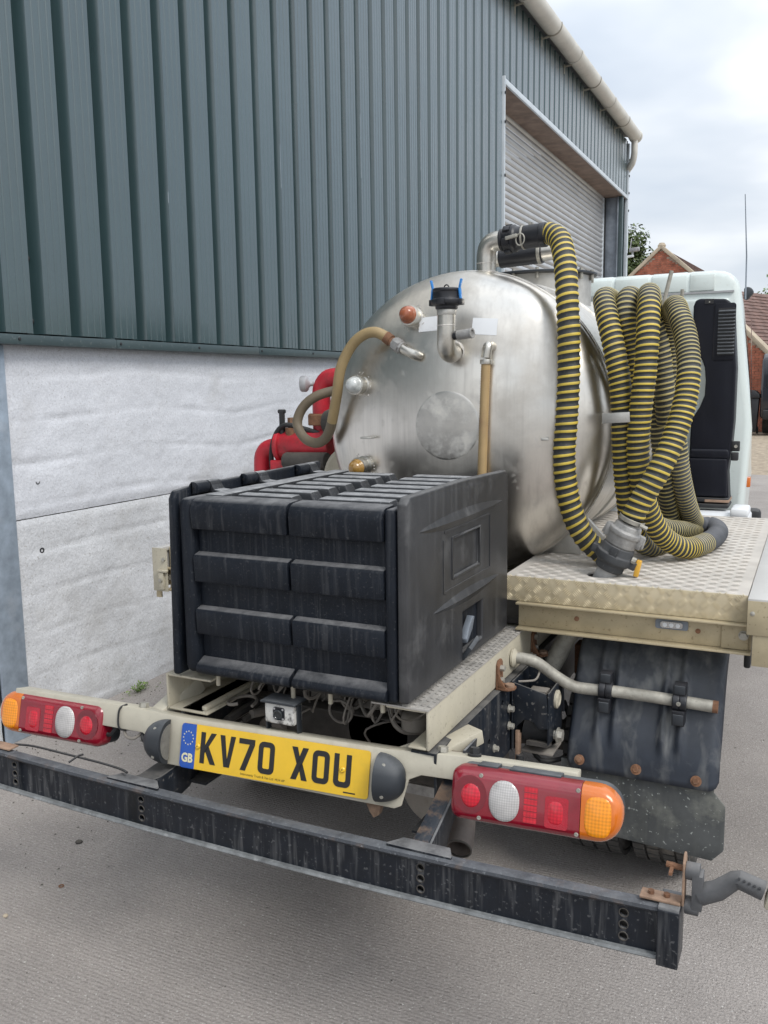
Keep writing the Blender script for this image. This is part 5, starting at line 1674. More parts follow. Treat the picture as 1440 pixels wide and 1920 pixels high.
# left side panel that stands above the lid, with hinge knuckles
mb = MB()
out = [(BYF + 0.004, BZ0 - 0.012), (BYB, BZ0 - 0.012), (BYB, 1.262), (BYF + 0.06, 1.252), (BYF + 0.012, 1.247), (BYF + 0.000, 1.227)]
mb.prism(out, lambda u, v, d: (d - (1.25 - v) * 0.03, u, v), BXL - 0.025, BXL - 0.003)
part(mb, 'left_panel', 'box', box, bevel=0.009, seg=3)
for y0 in (0.235, 0.455, 0.735):
    mb = MB()
    mb.cyl((BXL + 0.006, y0, 1.247), (BXL + 0.006, y0 + 0.052, 1.247), 0.0165, n=18)
    mb.box(BXL - 0.004, BXL + 0.006, y0, y0 + 0.052, 1.231, 1.2630)
    hg = part(mb, 'lid_hinge', 'box', box, bevel=0.003)
    mb = MB(); mb.cyl((BXL + 0.006, y0 + 0.055, 1.247), (BXL + 0.006, y0 + 0.10, 1.247), 0.0165, n=18)
    mb.prism([(BXL + 0.004, 1.2635), (BXL + 0.0225, 1.25), (BXL + 0.030, 1.238), (BXL + 0.052, 1.236), (BXL + 0.052, 1.231), (BXL + 0.006, 1.231)], fXZ, y0 + 0.055, y0 + 0.10)
    part(mb, 'hinge_strap', 'box_top', hg, bevel=0.002)
    mb = MB(); mb.lathe([(0.004, 0), (0.004, 0.001), (0, 0.001)], (BXL + 0.006, y0, 1.247), (0, -1, 0), 10); part(mb, 'hinge_pin', 'ink', hg)
# right hand door: tall panel with proud swages, recess and latch
DX = 0.301
mb = MB()
out = [(0.176, 0.787), (0.886, 0.787), (0.886, 1.232), (0.872, 1.252), (0.52, 1.260), (0.20, 1.256), (0.178, 1.240)]
mb.prism(out, fYZ, 0.2755, DX, holes=[[(0.447, 1.026), (0.640, 1.026), (0.640, 1.122), (0.447, 1.122)], [(0.52, 0.812), (0.67, 0.812), (0.67, 0.918), (0.52, 0.918)]])
door = part(mb, 'box_door', 'box_door', box, bevel=0.007, seg=3)
mb = MB(); mb.box(0.277, DX - 0.006, 0.4475, 0.6395, 1.0265, 1.1215); part(mb, 'door_recess', 'box_door', door)
mb = MB(); mb.box(0.277, DX - 0.018, 0.5205, 0.6695, 0.8125, 0.9175); part(mb, 'latch_recess', 'box', door)
for zc, ya, yb, hh in ((1.170, 0.235, 0.835, 0.026), (0.962, 0.32, 0.80, 0.022)):
    mb = MB()
    vs, fs = [], []
    K = 24
    for k in range(K + 1):
        t = k / K
        yy = ya + (yb - ya) * t
        w = sin(pi * t) ** 0.7
        zl = zc + 0.022 * (t - 0.5) * 0 
        vs += [(DX - 0.001, yy, zl + hh * 0.75 * w + 0.001), (DX + 0.009 * w, yy, zl - hh * 0.1 * w), (DX + 0.004 * w, yy, zl - hh * 0.5 * w), (DX - 0.001, yy, zl - hh * 0.95 * w - 0.001)]
    for k in range(K):
        for j in range(3):
            fs.append((k * 4 + j, k * 4 + j + 1, (k + 1) * 4 + j + 1, (k + 1) * 4 + j))
    mb.add(vs, fs)
    part(mb, 'door_swage', 'box_door', door, smooth=30)
mb = MB()                                           # thin raised frame between the swages
for a in ((0.385, 0.393, 0.995, 1.128), (0.722, 0.729, 1.0, 1.15)):
    mb.box(DX - 0.001, DX + 0.0018, a[0], a[1], a[2], a[3])
mb.box(DX - 0.001, DX + 0.0018, 0.393, 0.722, 0.9925, 1.0)
mb.box(DX - 0.001, DX + 0.0018, 0.393, 0.722, 1.143, 1.149)
part(mb, 'door_frame_line', 'box_door', door)
mb = MB()
for a in ((0.441, 0.447, 1.02, 1.128), (0.640, 0.646, 1.02, 1.128)):
    mb.box(DX - 0.001, DX + 0.003, *a)
mb.box(DX - 0.001, DX + 0.003, 0.447, 0.640, 1.02, 1.026)
mb.box(DX - 0.001, DX + 0.003, 0.447, 0.640, 1.122, 1.128)
part(mb, 'recess_rim', 'box_door', door, bevel=0.001)
mb = MB(); mb.prism([(0.535, 0.832), (0.575, 0.862), (0.590, 0.892), (0.578, 0.896), (0.548, 0.872), (0.530, 0.845)], fYZ, DX - 0.012, DX + 0.006); lt = part(mb, 'latch', 'galv_dark', door, bevel=0.002)
mb = MB(); mb.obox((DX + 0.010, 0.545, 0.818), (0.6, 0, 0.8), (0, 1, 0.25), (-0.8, 0, 0.6), 0.020, 0.032, 0.006); part(mb, 'latch_flap', 'lamp_grey', lt, bevel=0.002)
for x in (-0.255, -0.03, 0.075, 0.215):
    mb = MB(); mb.cyl((x, BYF + 0.05, 0.782), (x, BYF + 0.05, 0.742), 0.0058, n=10); part(mb, 'mounting_stud', 'cream', box)
mb = MB(); mb.box(-0.14, 0.26, BYF + 0.2, BYB, 0.752, 0.781); part(mb, 'box_bearer', 'under', box)

# ------------------------------------------------------------------ load platform
PZ, PY0, PY1, PX1 = 0.940, 0.890, 2.32, 0.955
def platform(sg):
    x0, x1 = 0.288, PX1
    mb = MB()
    a, b = sorted((sg * x0, sg * x1))
    hole = [circ(0.548, 1.0, 0.040, 20)] if sg > 0 else []
    mb.prism([(a, PY0 + 0.003), (b, PY0 + 0.003), (b, PY1), (a, PY1)], fXY, PZ - 0.005, PZ, holes=hole)
    pl = part(mb, 'platform', 'checker_top')
    mb = MB(); mb.box(a, b, PY0, PY0 + 0.004, 0.867, PZ - 0.0002); part(mb, 'platform_edge', 'checker_face', pl, bevel=0.0015)
    # raised five bar tread: bars in alternate directions, cell by cell
    CE = 0.0292
    mb = MB()
    nx, ny = int((x1 - x0) / CE), int((PY1 - PY0 - 0.01) / CE)
    for i in range(nx):
        for j in range(ny):
            cx, cy = x0 + (i + 0.5) * CE, PY0 + 0.008 + (j + 0.5) * CE
            if sg > 0 and (cx - 0.548) ** 2 + (cy - 1.0) ** 2 < 0.05 ** 2: continue
            if cx < 0.31: continue
            d = 1 if (i + j) % 2 else -1
            ax = Vector((0.707, 0.707 * d, 0)); ay = Vector((-0.707 * d, 0.707, 0))
            for q in range(5):
                c = Vector((sg * cx, cy, PZ)) + ay * ((q - 2) * 0.0052)
                l, w = 0.0112 - 0.0012 * abs(q - 2), 0.0014
                vs = [c - ax * l, c - ay * w, c + ax * l, c + ay * w, c + Vector((0, 0, 0.0012)) - ax * l * 0.6, c + Vector((0, 0, 0.0012)) + ax * l * 0.6]
                mb.add(vs, [(0, 1, 4), (1, 2, 5, 4), (2, 3, 5), (3, 0, 4, 5)])
    part(mb, 'tread_bars', 'checker_top', pl, kind='stuff', smooth=0, fix=False)
    mb = MB()
    CE2 = 0.0288
    for i in range(int((x1 - x0) / CE2)):
        for j in range(3):
            cx, cz = x0 + (i + 0.5) * CE2, 0.877 + j * CE2
            if cz > PZ - 0.004: continue
            d = 1 if (i + j) % 2 else -1
            ax = Vector((0.707, 0, 0.707 * d)); ay = Vector((-0.707 * d, 0, 0.707))
            for q in range(5):
                c = Vector((sg * cx, PY0, cz)) + ay * ((q - 2) * 0.0052)
                l, w = 0.0112 - 0.0012 * abs(q - 2), 0.0015
                if c.z + l * 0.8 > PZ - 0.001 or c.z - l * 0.8 < 0.868: l *= 0.55
                o = Vector((0, -0.0022, 0))
                vs = [c - ax * l, c - ay * w, c + ax * l, c + ay * w, c + o - ax * l * 0.6, c + o + ax * l * 0.6]
                mb.add(vs, [(0, 4, 1), (1, 4, 5, 2), (2, 5, 3), (3, 5, 4, 0)])
    part(mb, 'edge_tread_bars', 'checker_bar', pl, kind='stuff', smooth=0, fix=False)
    return pl
platform(1)
platform(-1)
for sg in (1, -1):
    a, b = sorted((sg * 0.330, sg * 0.968))
    mb = MB()                                       # rear cross rail, channel section opening to the rear
    mb.box(a, b, PY0 + 0.012, PY0 + 0.016, 0.7905, 0.8595)
    mb.box(a, b, PY0 - 0.020, PY0 + 0.016, 0.860, 0.866)
    mb.box(a, b, PY0 - 0.020, PY0 + 0.016, 0.784, 0.790)
    mb.box(*sorted((sg * 0.350, sg * 0.90)), PY0 + 0.0165, PY0 + 0.05, 0.84, 0.866)
    rl = part(mb, 'cross_rail', 'sandy', bevel=0.0012)
    mb = MB(); mb.box(*sorted((sg * 0.893, sg * 0.960)), PY0 + 0.004, PY0 + 0.0115, 0.7915, 0.8585); part(mb, 'rail_end_plate', 'sandy', rl, bevel=0.001)
    mb = MB(); mb.box(*sorted((sg * 0.9565, sg * 0.985)), PY0 - 0.022, PY0 - 0.0205, 0.775, 0.868) if False else None
    mb = MB(); hexbolt(mb, (sg * 0.948, PY0 + 0.004, 0.831), (0, -1, 0), 0.011, 0.011, washer=0.013); part(mb, 'rail_bolt', 'bolt', rl)
    mb = MB(); mb.lathe([(0.007, 0), (0.007, 0.002), (0, 0.0025)], (sg * 0.833, PY0 + 0.012, 0.828), (0, -1, 0), 12); mb.lathe([(0.007, 0), (0.007, 0.004), (0, 0.0055)], (sg * 0.503, PY0 + 0.012, 0.828), (0, -1, 0), 12); part(mb, 'rail_rivet', 'rust', rl)
    # folded side rail along the edge of the deck
    mb = MB()
    x0, x1 = 0.9575, (1.075 if sg > 0 else 0.985)
    mb.box(*sorted((sg * x0, sg * x1)), PY0 - 0.045, PY1 - 0.03, PZ - 0.012, PZ + 0.003)
    sr = part(mb, 'side_rail', 'side_rail', bevel=0.0015)
    mb = MB(); mb.box(*sorted((sg * (x0 + 0.0), sg * x1)), PY0 - 0.048, PY0 - 0.0455, 0.848, PZ - 0.002); part(mb, 'side_rail_end', 'sandy', sr, bevel=0.001)
    mb = MB(); mb.box(*sorted((sg * (0.972 if sg > 0 else 0.962), sg * x1)), PY0 - 0.044, PY0 - 0.038, 0.765, 0.847); part(mb, 'side_rail_drop', 'sandy', sr, bevel=0.001)
    mb = MB(); mb.box(*sorted((sg * (x1 - 0.02), sg * x1)), PY0 - 0.037, PY1 - 0.03, 0.80, PZ - 0.0125); part(mb, 'side_rail_skirt', 'side_rail', sr)
    mb = MB(); mb.lathe([(0.006, 0), (0.006, 0.002), (0.003, 0.0035), (0, 0.0035)], (sg * 0.970, PY0 - 0.048, 0.905), (0, -1, 0), 12); part(mb, 'side_rail_screw', 'bolt', sr)
mb = MB(); mb.prism(rrect(0.722, 0.808, 0.827, 0.853, 0.006), fXZ, PY0 + 0.0115, PY0 + 0.004)
wl_ = part(mb, 'work_light', 'galv_dark')
mb = MB(); mb.prism(rrect(0.735, 0.795, 0.831, 0.849, 0.008), fXZ, PY0 + 0.004, PY0 - 0.002); part(mb, 'work_light_lens', 'lens_clear', wl_, bevel=0.002)
mb = MB()
for k in range(3):
    mb.lathe([(0.006, 0), (0.006, 0.001), (0, 0.002)], (0.748 + k * 0.017, PY0 - 0.002, 0.840), (0, -1, 0), 12)
part(mb, 'work_light_led', 'label', wl_)
# box shaped end of the left side rail, seen past the tool box
mb = MB(); mb.box(-0.989, -0.925, PY0 - 0.052, PY0 - 0.0485, 0.790, 0.944); part(mb, 'left_end_plate', 'cream', bevel=0.001)
mb = MB(); mb.box(-0.955, -0.935, PY0 - 0.064, PY0 - 0.052, 0.80, 0.86); mb.box(-0.96, -0.92, PY0 - 0.066, PY0 - 0.052, 0.861, 0.869); part(mb, 'left_end_bracket', 'cream', bevel=0.001)
mb = MB(); hexbolt(mb, (-0.945, PY0 - 0.064, 0.832), (0, -1, 0), 0.008, 0.006); hexbolt(mb, (-0.938, PY0 - 0.052, 0.905), (0, -1, 0), 0.008, 0.005); part(mb, 'left_end_bolts', 'bolt')

# ------------------------------------------------------------------ tank
TCX, TCZ, TR_, TY, TD, TL = 0.038, 1.367, 0.494, 1.22, 0.17, 2.42
def dish_y(x, z):
    r = min(TR_, sqrt((x - TCX) ** 2 + (z - TCZ) ** 2))
    return TY - TD * sqrt(max(0.0, 1 - (r / TR_) ** 2.3))
def dish_n(x, z):
    e = 0.004
    gx = (dish_y(x + e, z) - dish_y(x - e, z)) / (2 * e); gz = (dish_y(x, z + e) - dish_y(x, z - e)) / (2 * e)
    return Vector((gx, -1, gz)).normalized()
prof = []
K = 40
for k in range(K + 1):
    q = (pi / 2) * k / K
    r = TR_ * sin(q) ** 0.85
    prof.append((max(r, 0.0), -TD * sqrt(max(0.0, 1 - (r / TR_) ** 2.3)) ))
mb = MB()
mb.lathe(prof, (TCX, TY, TCZ), (0, 1, 0), 128, caps=False)
tank = part(mb, 'tank', 'inox', smooth=60)
mb = MB(); mb.lathe([(TR_, 0.0005), (TR_ + 0.003, 0.004), (TR_ + 0.003, 0.02), (TR_ + 0.0005, 0.026), (TR_ + 0.0005, TL - TY), (TR_ - 0.05, TL - TY + 0.09), (TR_ * 0.6, TL - TY + 0.14), (0, TL - TY + 0.17)], (TCX, TY, TCZ), (0, 1, 0), 128)
part(mb, 'tank_shell', 'inox', tank, smooth=45)
mb = MB(); mb.lathe([(TR_ + 0.0002, 0.020), (TR_ + 0.0045, 0.022), (TR_ + 0.0055, 0.0245), (TR_ + 0.0045, 0.027), (TR_ + 0.0006, 0.029)], (TCX, TY, TCZ), (0, 1, 0), 128, caps=False); part(mb, 'rim_weld', 'weld', tank)
for yy in (1.62, 2.02, 2.36):
    mb = MB(); mb.lathe([(TR_ + 0.0006, 0), (TR_ + 0.006, 0.004), (TR_ + 0.006, 0.036), (TR_ + 0.0006, 0.04)], (TCX, yy, TCZ), (0, 1, 0), 96, caps=False); part(mb, 'tank_band', 'inox_dull', tank)
mb = MB()                                           # polished pressing in the middle of the dished end
pr = [(0.0, -0.0016), (0.03, -0.0016), (0.06, -0.0015), (0.085, -0.0013), (0.102, -0.0011), (0.107, -0.0006), (0.110, 0.0006)]
mb.lathe([(r, dish_y(TCX + r, TCZ) - TY + h) for r, h in pr], (TCX + 0.006, TY, TCZ + 0.002), (0, 1, 0), 64, caps=False)
part(mb, 'centre_pressing', 'inox_polish', tank, smooth=60)
mb = MB()                                           # saddle that carries the tank
mb.box(0.30, 0.42, 1.28, 1.40, PZ + 0.001, 1.02); mb.prism([(0.30, 0.94), (0.47, 0.94), (0.47, 0.985), (0.40, 1.06)], fXZ, 1.40, 1.42)
part(mb, 'tank_saddle', 'inox_dull', tank, bevel=0.003)
mb = MB(); mb.box(-0.36, -0.24, 1.28, 1.40, PZ + 0.001, 1.02)
part(mb, 'tank_saddle', 'inox_dull', tank, bevel=0.003)
mb = MB(); mb.box(-0.26, 0.26, 1.3, 2.4, 0.80, 0.868); part(mb, 'tank_bearer', 'cream', tank)

def on_dish(x, z, up=0.0):
    n = dish_n(x, z)
    return Vector((x, dish_y(x, z), z)) + n * up, n
# sight glasses
for (x, z, mt, nm) in ((-0.088, 1.712, 'sight_red', 'red'), (-0.278, 1.498, 'sight_clear', 'clear'), (-0.273, 1.230, 'sight_amber', 'amber')):
    p, n = on_dish(x, z, -0.003)
    n = (n * 0.55 + Vector((0, -1, 0)) * 0.45).normalized()
    mb = MB()
    mb.lathe([(0.034, 0), (0.033, 0.006), (0.029, 0.008), (0.029, 0.028), (0.033, 0.029), (0.033, 0.040), (0.028, 0.042)], p, n, 28)
    sg_ = part(mb, 'sight_socket', 'inox_pipe', tank, smooth=30)
    mb = MB()
    dome = [(0.0275 * cos(radians(a)) ** 0.8 if a < 90 else 0.0, 0.042 + 0.032 * sin(radians(a))) for a in range(0, 91, 9)]
    mb.lathe([(0.029, 0.0405), (0.029, 0.045)] + dome[1:], p, n, 28)
    part(mb, 'sight_glass', mt, tank)
# weld spatter round the sockets
rs = random.Random(4)
mb = MB()
for (x, z) in ((-0.088, 1.712), (-0.278, 1.498), (-0.273, 1.230)):
    for k in range(26):
        a = rs.uniform(0, 2 * pi); r = rs.uniform(0.035, 0.045)
        p, n = on_dish(x + r * cos(a), z + r * sin(a))
        mb.lathe([(0.003 * rs.uniform(0.5, 1.3), -0.001), (0.002, 0.0015), (0, 0.002)], p, n, 6)
part(mb, 'weld_beads', 'weld', tank, kind='stuff')
# stickers
for u0, u1, z0, z1, sk in ((-0.064, 0.02, 1.666, 1.712, 0.004), (0.117, 0.196, 1.648, 1.699, -0.006)):
    mb = MB()
    vs = []
    for j in range(5):
        for i in range(7):
            x = u0 + (u1 - u0) * i / 6; z = z0 + (z1 - z0) * j / 4 + sk * (i / 6 - 0.5)
            p, n = on_dish(x, z, 0.0012)
            vs.append(p)
    mb.add(vs, [(j * 7 + i, j * 7 + i + 1, (j + 1) * 7 + i + 1, (j + 1) * 7 + i) for j in range(4) for i in range(6)])
    part(mb, 'white_sticker', 'label', tank, fix=False)
# filling elbow with black cap and blue levers
eb = [(0.066, dish_y(0.066, 1.600) + 0.01, 1.600), (0.067, 1.035, 1.592), (0.069, 1.005, 1.594), (0.071, 0.985, 1.607), (0.073, 0.978, 1.632), (0.074, 0.976, 1.665), (0.075, 0.976, 1.722)]
EB = spline(eb, 0.008)
mb = MB(); mb.tube(EB, 0.0275, 28)
el = part(mb, 'filling_elbow', 'inox_pipe', tank)
mb = MB(); mb.lathe([(0.0272, 0), (0.029, 0.002), (0.0272, 0.004)], (0.074, 0.976, 1.672), (0, 0, 1), 28, caps=False)
mb.lathe([(0.030, -0.004), (0.034, 0.001), (0.030, 0.006)], (0.066, dish_y(0.066, 1.6) - 0.003, 1.600), (0.05, -1, -0.2), 28, caps=False)
part(mb, 'elbow_weld', 'weld', el)
mb = MB(); mb.lathe([(0.0285, 0), (0.0295, 0.002), (0.0295, 0.014), (0.0285, 0.016)], (0.075, 0.976, 1.705), (0, 0, 1), 28); part(mb, 'threaded_end', 'inox_dull', el)
mb = MB()
cz = 1.721
mb.lathe([(0.030, 0), (0.034, 0.003), (0.034, 0.010), (0.046, 0.016), (0.047, 0.028), (0.041, 0.032), (0.040, 0.052), (0.042, 0.054), (0.042, 0.060), (0.038, 0.063), (0.0, 0.063)], (0.075, 0.976, cz), (0, 0, 1), 32)
for a in (0, pi / 2, pi, 3 * pi / 2):
    mb.obox((0.075 + 0.044 * cos(a), 0.976 + 0.044 * sin(a), cz + 0.021), (cos(a), sin(a), 0), (-sin(a), cos(a), 0), (0, 0, 1), 0.009, 0.012, 0.009)
capo = part(mb, 'coupling_cap', 'black_nylon', el, bevel=0.0015)
mb = MB(); mb.tube([(0.075 + 0.008 * cos(q), 0.976, cz + 0.063 + 0.010 * sin(q)) for q in [pi * k / 8 for k in range(9)]], 0.002, 8); part(mb, 'cap_ring', 'black_nylon', el)
for s in (-1, 1):
    mb = MB()
    mb.bar((0.075 + s * 0.047, 0.974, cz + 0.026), (0.075 + s * 0.043, 0.974, cz + 0.062), 0.015, 0.006, upv=(1, 0, 0))
    mb.bar((0.075 + s * 0.043, 0.974, cz + 0.062), (0.075 + s * 0.049, 0.974, cz + 0.088), 0.014, 0.005, upv=(1, 0, 0))
    part(mb, 'cam_lever', 'blue', el, bevel=0.002)
mb = MB(); mb.cyl((0.085, 0.978, 1.642), (0.124, 0.972, 1.645), 0.013, n=18); part(mb, 'side_port', 'black_nylon', el)
mb = MB(); mb.cyl((0.112, 0.974, 1.644), (0.158, 0.966, 1.648), 0.0145, n=20); mb.lathe([(0.0155, 0), (0.0155, 0.006), (0.0095, 0.0062), (0.0095, -0.01)], (0.156, 0.9665, 1.648), (1, -0.18, 0.07), 20, caps=False); part(mb, 'port_valve', 'cast', el, bevel=0.001)
# contents gauge tube
p0, n0 = on_dish(0.180, 1.610)
mb = MB()
mb.tube(spline([p0 + Vector((0.004, 0.008, 0)), p0 + n0 * 0.018, p0 + n0 * 0.026 + Vector((-0.003, -0.002, -0.010)), p0 + Vector((-0.004, -0.030, -0.034))], 0.004), 0.0155, 20)
mb.lathe([(0.018, 0), (0.0185, 0.002), (0.0185, 0.012), (0.018, 0.014)], p0 + Vector((-0.004, -0.029, -0.052)), (0, 0, 1), 20)
gt = part(mb, 'gauge_elbow', 'inox_pipe', tank)
pa = p0 + Vector((-0.004, -0.030, -0.040)); pb = Vector((0.163, dish_y(0.163, 1.2) - 0.035, 1.02))
L = (pb - pa).length
pr = []
nr = int(L / 0.0075)
for k in range(nr * 2 + 1):
    pr.append((0.0148 if k % 2 else 0.0136, L * k / (nr * 2)))
mb = MB(); mb.lathe(pr, pa, pb - pa, 20); part(mb, 'gauge_tube', 'level', tank, smooth=60)
# small lifting tabs
for x, z, w in ((-0.235, 1.328, 0.018), (0.352, 1.331, 0.012)):
    p, n = on_dish(x, z)
    mb = MB(); mb.obox(p + n * 0.014, (1, 0, 0), n, (0, 0, 1), w, 0.02, 0.0035); part(mb, 'tab', 'inox_dull', tank, bevel=0.0015)

# top fittings
mb = MB()
P1 = spline([(0.100, 1.26, TCZ + 0.48), (0.100, 1.26, 1.885), (0.101, 1.26, 1.915), (0.108, 1.258, 1.938), (0.126, 1.256, 1.951), (0.150, 1.255, 1.954), (0.160, 1.255, 1.954)], 0.006)
mb.tube(P1, 0.031, 28); el2 = part(mb, 'top_elbow', 'inox_pipe', tank)
mb = MB(); mb.lathe([(0.0312, 0), (0.0325, 0.001), (0.0312, 0.002)], (0.100, 1.26, 1.884), (0, 0, 1), 28, caps=False); mb.lathe([(0.036, 0), (0.0335, 0.004), (0.0312, 0.01)], (0.100, 1.26, 1.852), (0, 0, 1), 28, caps=False); part(mb, 'elbow_weld', 'weld', el2)
A = Vector((0.152, 1.255, 1.954)); AX_ = Vector((1, -0.035, 0.035)).normalized()
mb = MB()
mb.lathe([(0.034, 0), (0.036, 0.002), (0.036, 0.008), (0.033, 0.010), (0.033, 0.014), (0.040, 0.017), (0.041, 0.036), (0.043, 0.040), (0.043, 0.050), (0.038, 0.055), (0.036, 0.062), (0.034, 0.078), (0.0345, 0.08), (0.036, 0.082), (0.0365, 0.132), (0.038, 0.134), (0.038, 0.150), (0.036, 0.152)], A, AX_, 32)
for a in range(6):
    q = a * pi / 3 + 0.3
    d = Vector((0, cos(q), sin(q)))
    mb.obox(A + AX_ * 0.027 + d * 0.040, AX_, d.cross(AX_), d, 0.011, 0.010, 0.006)
cp = part(mb, 'hose_coupling', 'black_nylon', tank, bevel=0.0012)
mb = MB(); mb.bar(A + AX_ * 0.030 + Vector((0, -0.046, -0.004)), A + AX_ * 0.070 + Vector((0, -0.049, 0.001)), 0.010, 0.011); part(mb, 'cam_lever', 'bolt', cp, bevel=0.002)
mb = MB(); mb.tube([A + AX_ * (0.078 + 0.014 * cos(q)) + Vector((0, -0.044, -0.012 + 0.018 * sin(q))) for q in [2 * pi * k / 20 for k in range(21)]], 0.0022, 8, caps=False); part(mb, 'pull_ring', 'bolt', cp)
mb = MB(); mb.lathe([(0.0365, 0), (0.0375, 0.001), (0.0375, 0.006), (0.0365, 0.007)], A + AX_ * 0.073, AX_, 28, caps=False); mb.box(0.245, 0.258, 1.245, 1.258, 1.992, 2.0); part(mb, 'hose_clip', 'bolt', cp)
# second overflow pipe with rubber sleeve
B0 = Vector((0.085, 1.45, 1.925)); B1 = Vector((0.235, 1.45, 1.932))
mb = MB(); mb.tube(spline([(0.035, 1.45, TCZ + 0.48), (0.035, 1.45, 1.90), (0.05, 1.45, 1.922), (0.09, 1.45, 1.925)], 0.008), 0.028, 20); part(mb, 'overflow_pipe', 'inox_pipe', tank)
mb = MB(); mb.tube(spline([(0.22, 1.45, 1.932), (0.28, 1.45, 1.934), (0.31, 1.45, 1.922), (0.322, 1.45, 1.89), (0.323, 1.45, 1.80), (0.323, 1.45, 1.74)], 0.008), 0.028, 20); part(mb, 'overflow_pipe', 'inox_pipe', tank)
pr = []
for k in range(33):
    pr.append((0.0335 if k % 2 else 0.032, (B1 - B0).length * k / 32))
mb = MB(); mb.lathe(pr, B0, B1 - B0, 24); part(mb, 'rubber_sleeve', 'black_nylon', tank, smooth=60)
mb = MB(); mb.lathe([(0.034, 0), (0.035, 0.001), (0.035, 0.011), (0.034, 0.012)], B1 - Vector((0.016, 0, 0)), (1, 0, 0.04), 24, caps=False); part(mb, 'sleeve_clip', 'bolt', tank)
# manhole
mb = MB(); mb.lathe([(0.19, -0.08), (0.19, 0.030), (0.0, 0.030)], (0.12, 1.82, TCZ + TR_), (0, 0, 1), 48); mh = part(mb, 'manhole_neck', 'inox_dull', tank)
mb = MB(); mb.lathe([(0.0, 0.043), (0.20, 0.043), (0.212, 0.040), (0.212, 0.034), (0.195, 0.031)], (0.12, 1.82, TCZ + TR_), (0, 0, 1), 48); part(mb, 'manhole_lid', 'lamp_grey', mh)
mb = MB()
for k in range(14):
    q = 2 * pi * k / 14
    mb.cyl((0.12 + 0.197 * cos(q), 1.82 + 0.197 * sin(q), TCZ + TR_ + 0.012), (0.12 + 0.197 * cos(q), 1.82 + 0.197 * sin(q), TCZ + TR_ + 0.05), 0.007, n=8)
part(mb, 'manhole_bolts', 'bolt', mh, kind='stuff')
# rest clamp and hook that carry the coiled hose
mb = MB(); mb.bar((0.524, 1.085, 1.392), (0.606, 1.074, 1.397), 0.004, 0.030); mb.bar((0.505, 1.20, 1.392), (0.5245, 1.088, 1.392), 0.004, 0.030); part(mb, 'hose_rest', 'inox_dull', tank, bevel=0.001)
mb = MB()
mb.tube([(0.48, 1.50, 1.60), (0.60, 1.50, 1.66), (0.622, 1.50, 1.735), (0.648, 1.50, 1.852)], 0.0065, 10)
mb.tube([(0.50, 1.62, 1.58), (0.66, 1.56, 1.66), (0.675, 1.54, 1.70), (0.678, 1.54, 1.795)], 0.006, 10)
part(mb, 'hose_hook', 'galv_pipe', tank)

# tan suction hose from the dish to the pump
mb = MB()
H = spline([(-0.165, 1.055, 1.652), (-0.20, 1.045, 1.668), (-0.245, 1.045, 1.660), (-0.292, 1.05, 1.625), (-0.335, 1.055, 1.555), (-0.362, 1.07, 1.46), (-0.405, 1.10, 1.355), (-0.450, 1.13, 1.312),
            (-0.500, 1.15, 1.300), (-0.548, 1.16, 1.318), (-0.580, 1.17, 1.365), (-0.565, 1.18, 1.418), (-0.520, 1.19, 1.458), (-0.470, 1.22, 1.478), (-0.42, 1.27, 1.485), (-0.40, 1.33, 1.49)], 0.01)
k = int(len(H) * 0.42)
mb.tube(H[:k + 1], 0.0175, 18)
mb.tube(H[k:], 0.0175, 18, mi=1)
part(mb, 'suction_pipe', ['tan', 'tan_dark'], tank)
mb = MB()
mb.tube([(-0.168, 1.056, 1.653), (-0.150, 1.056, 1.640)], 0.0195, 18)
mb.tube([(-0.150, 1.056, 1.640), (-0.128, 1.054, 1.625)], 0.0165, 18)
part(mb, 'pipe_clip', 'rust', tank)
mb = MB()
mb.tube([(-0.140, 1.055, 1.632), (-0.106, 1.050, 1.615)], 0.0205, 8); mb.tube([(-0.134, 1.055, 1.629), (-0.113, 1.050, 1.618)], 0.024, 6)
part(mb, 'pipe_union', 'cast', tank, bevel=0.001)
mb = MB(); mb.tube(spline([(-0.108, 1.050, 1.616), (-0.085, 1.046, 1.604), (-0.062, 1.048, 1.592), (-0.050, 1.065, 1.586)], 0.006), [0.0165] * 4 + [0.015] * 8 if False else 0.0155, 18); part(mb, 'pipe_tail', 'inox_pipe', tank)

# ------------------------------------------------------------------ red vacuum pump beside the tank
mb = MB()
mb.tube(spline([(-0.957, 1.5, 1.05), (-0.957, 1.5, 1.19), (-0.945, 1.5, 1.232), (-0.915, 1.5, 1.252), (-0.86, 1.5, 1.258)], 0.01), 0.034, 20)
pump = part(mb, 'vacuum_pump', 'red', smooth=50)
mb = MB(); mb.cyl((-0.80, 1.43, 1.205), (-0.60, 1.42, 1.21), 0.035, n=20); mb.box(-0.78, -0.62, 1.40, 1.5, 1.10, 1.18); part(mb, 'pump_motor', 'under', pump, bevel=0.008)
mb = MB(); mb.cyl((-0.85, 1.5, 1.262), (-0.60, 1.48, 1.270), 0.062, n=28); mb.cyl((-0.865, 1.5, 1.262), (-0.845, 1.5, 1.262), 0.07, n=28); mb.box(-0.88, -0.79, 1.44, 1.58, 1.165, 1.205); mb.box(-0.865, -0.80, 1.46, 1.56, 1.08, 1.165)
part(mb, 'pump_body', 'red', pump, bevel=0.004)
mb = MB(); mb.tube(spline([(-0.668, 1.5, 1.28), (-0.668, 1.5, 1.45), (-0.664, 1.5, 1.490), (-0.640, 1.5, 1.523), (-0.60, 1.5, 1.532), (-0.50, 1.5, 1.532)], 0.012), 0.036, 24); part(mb, 'pump_riser', 'red', pump)
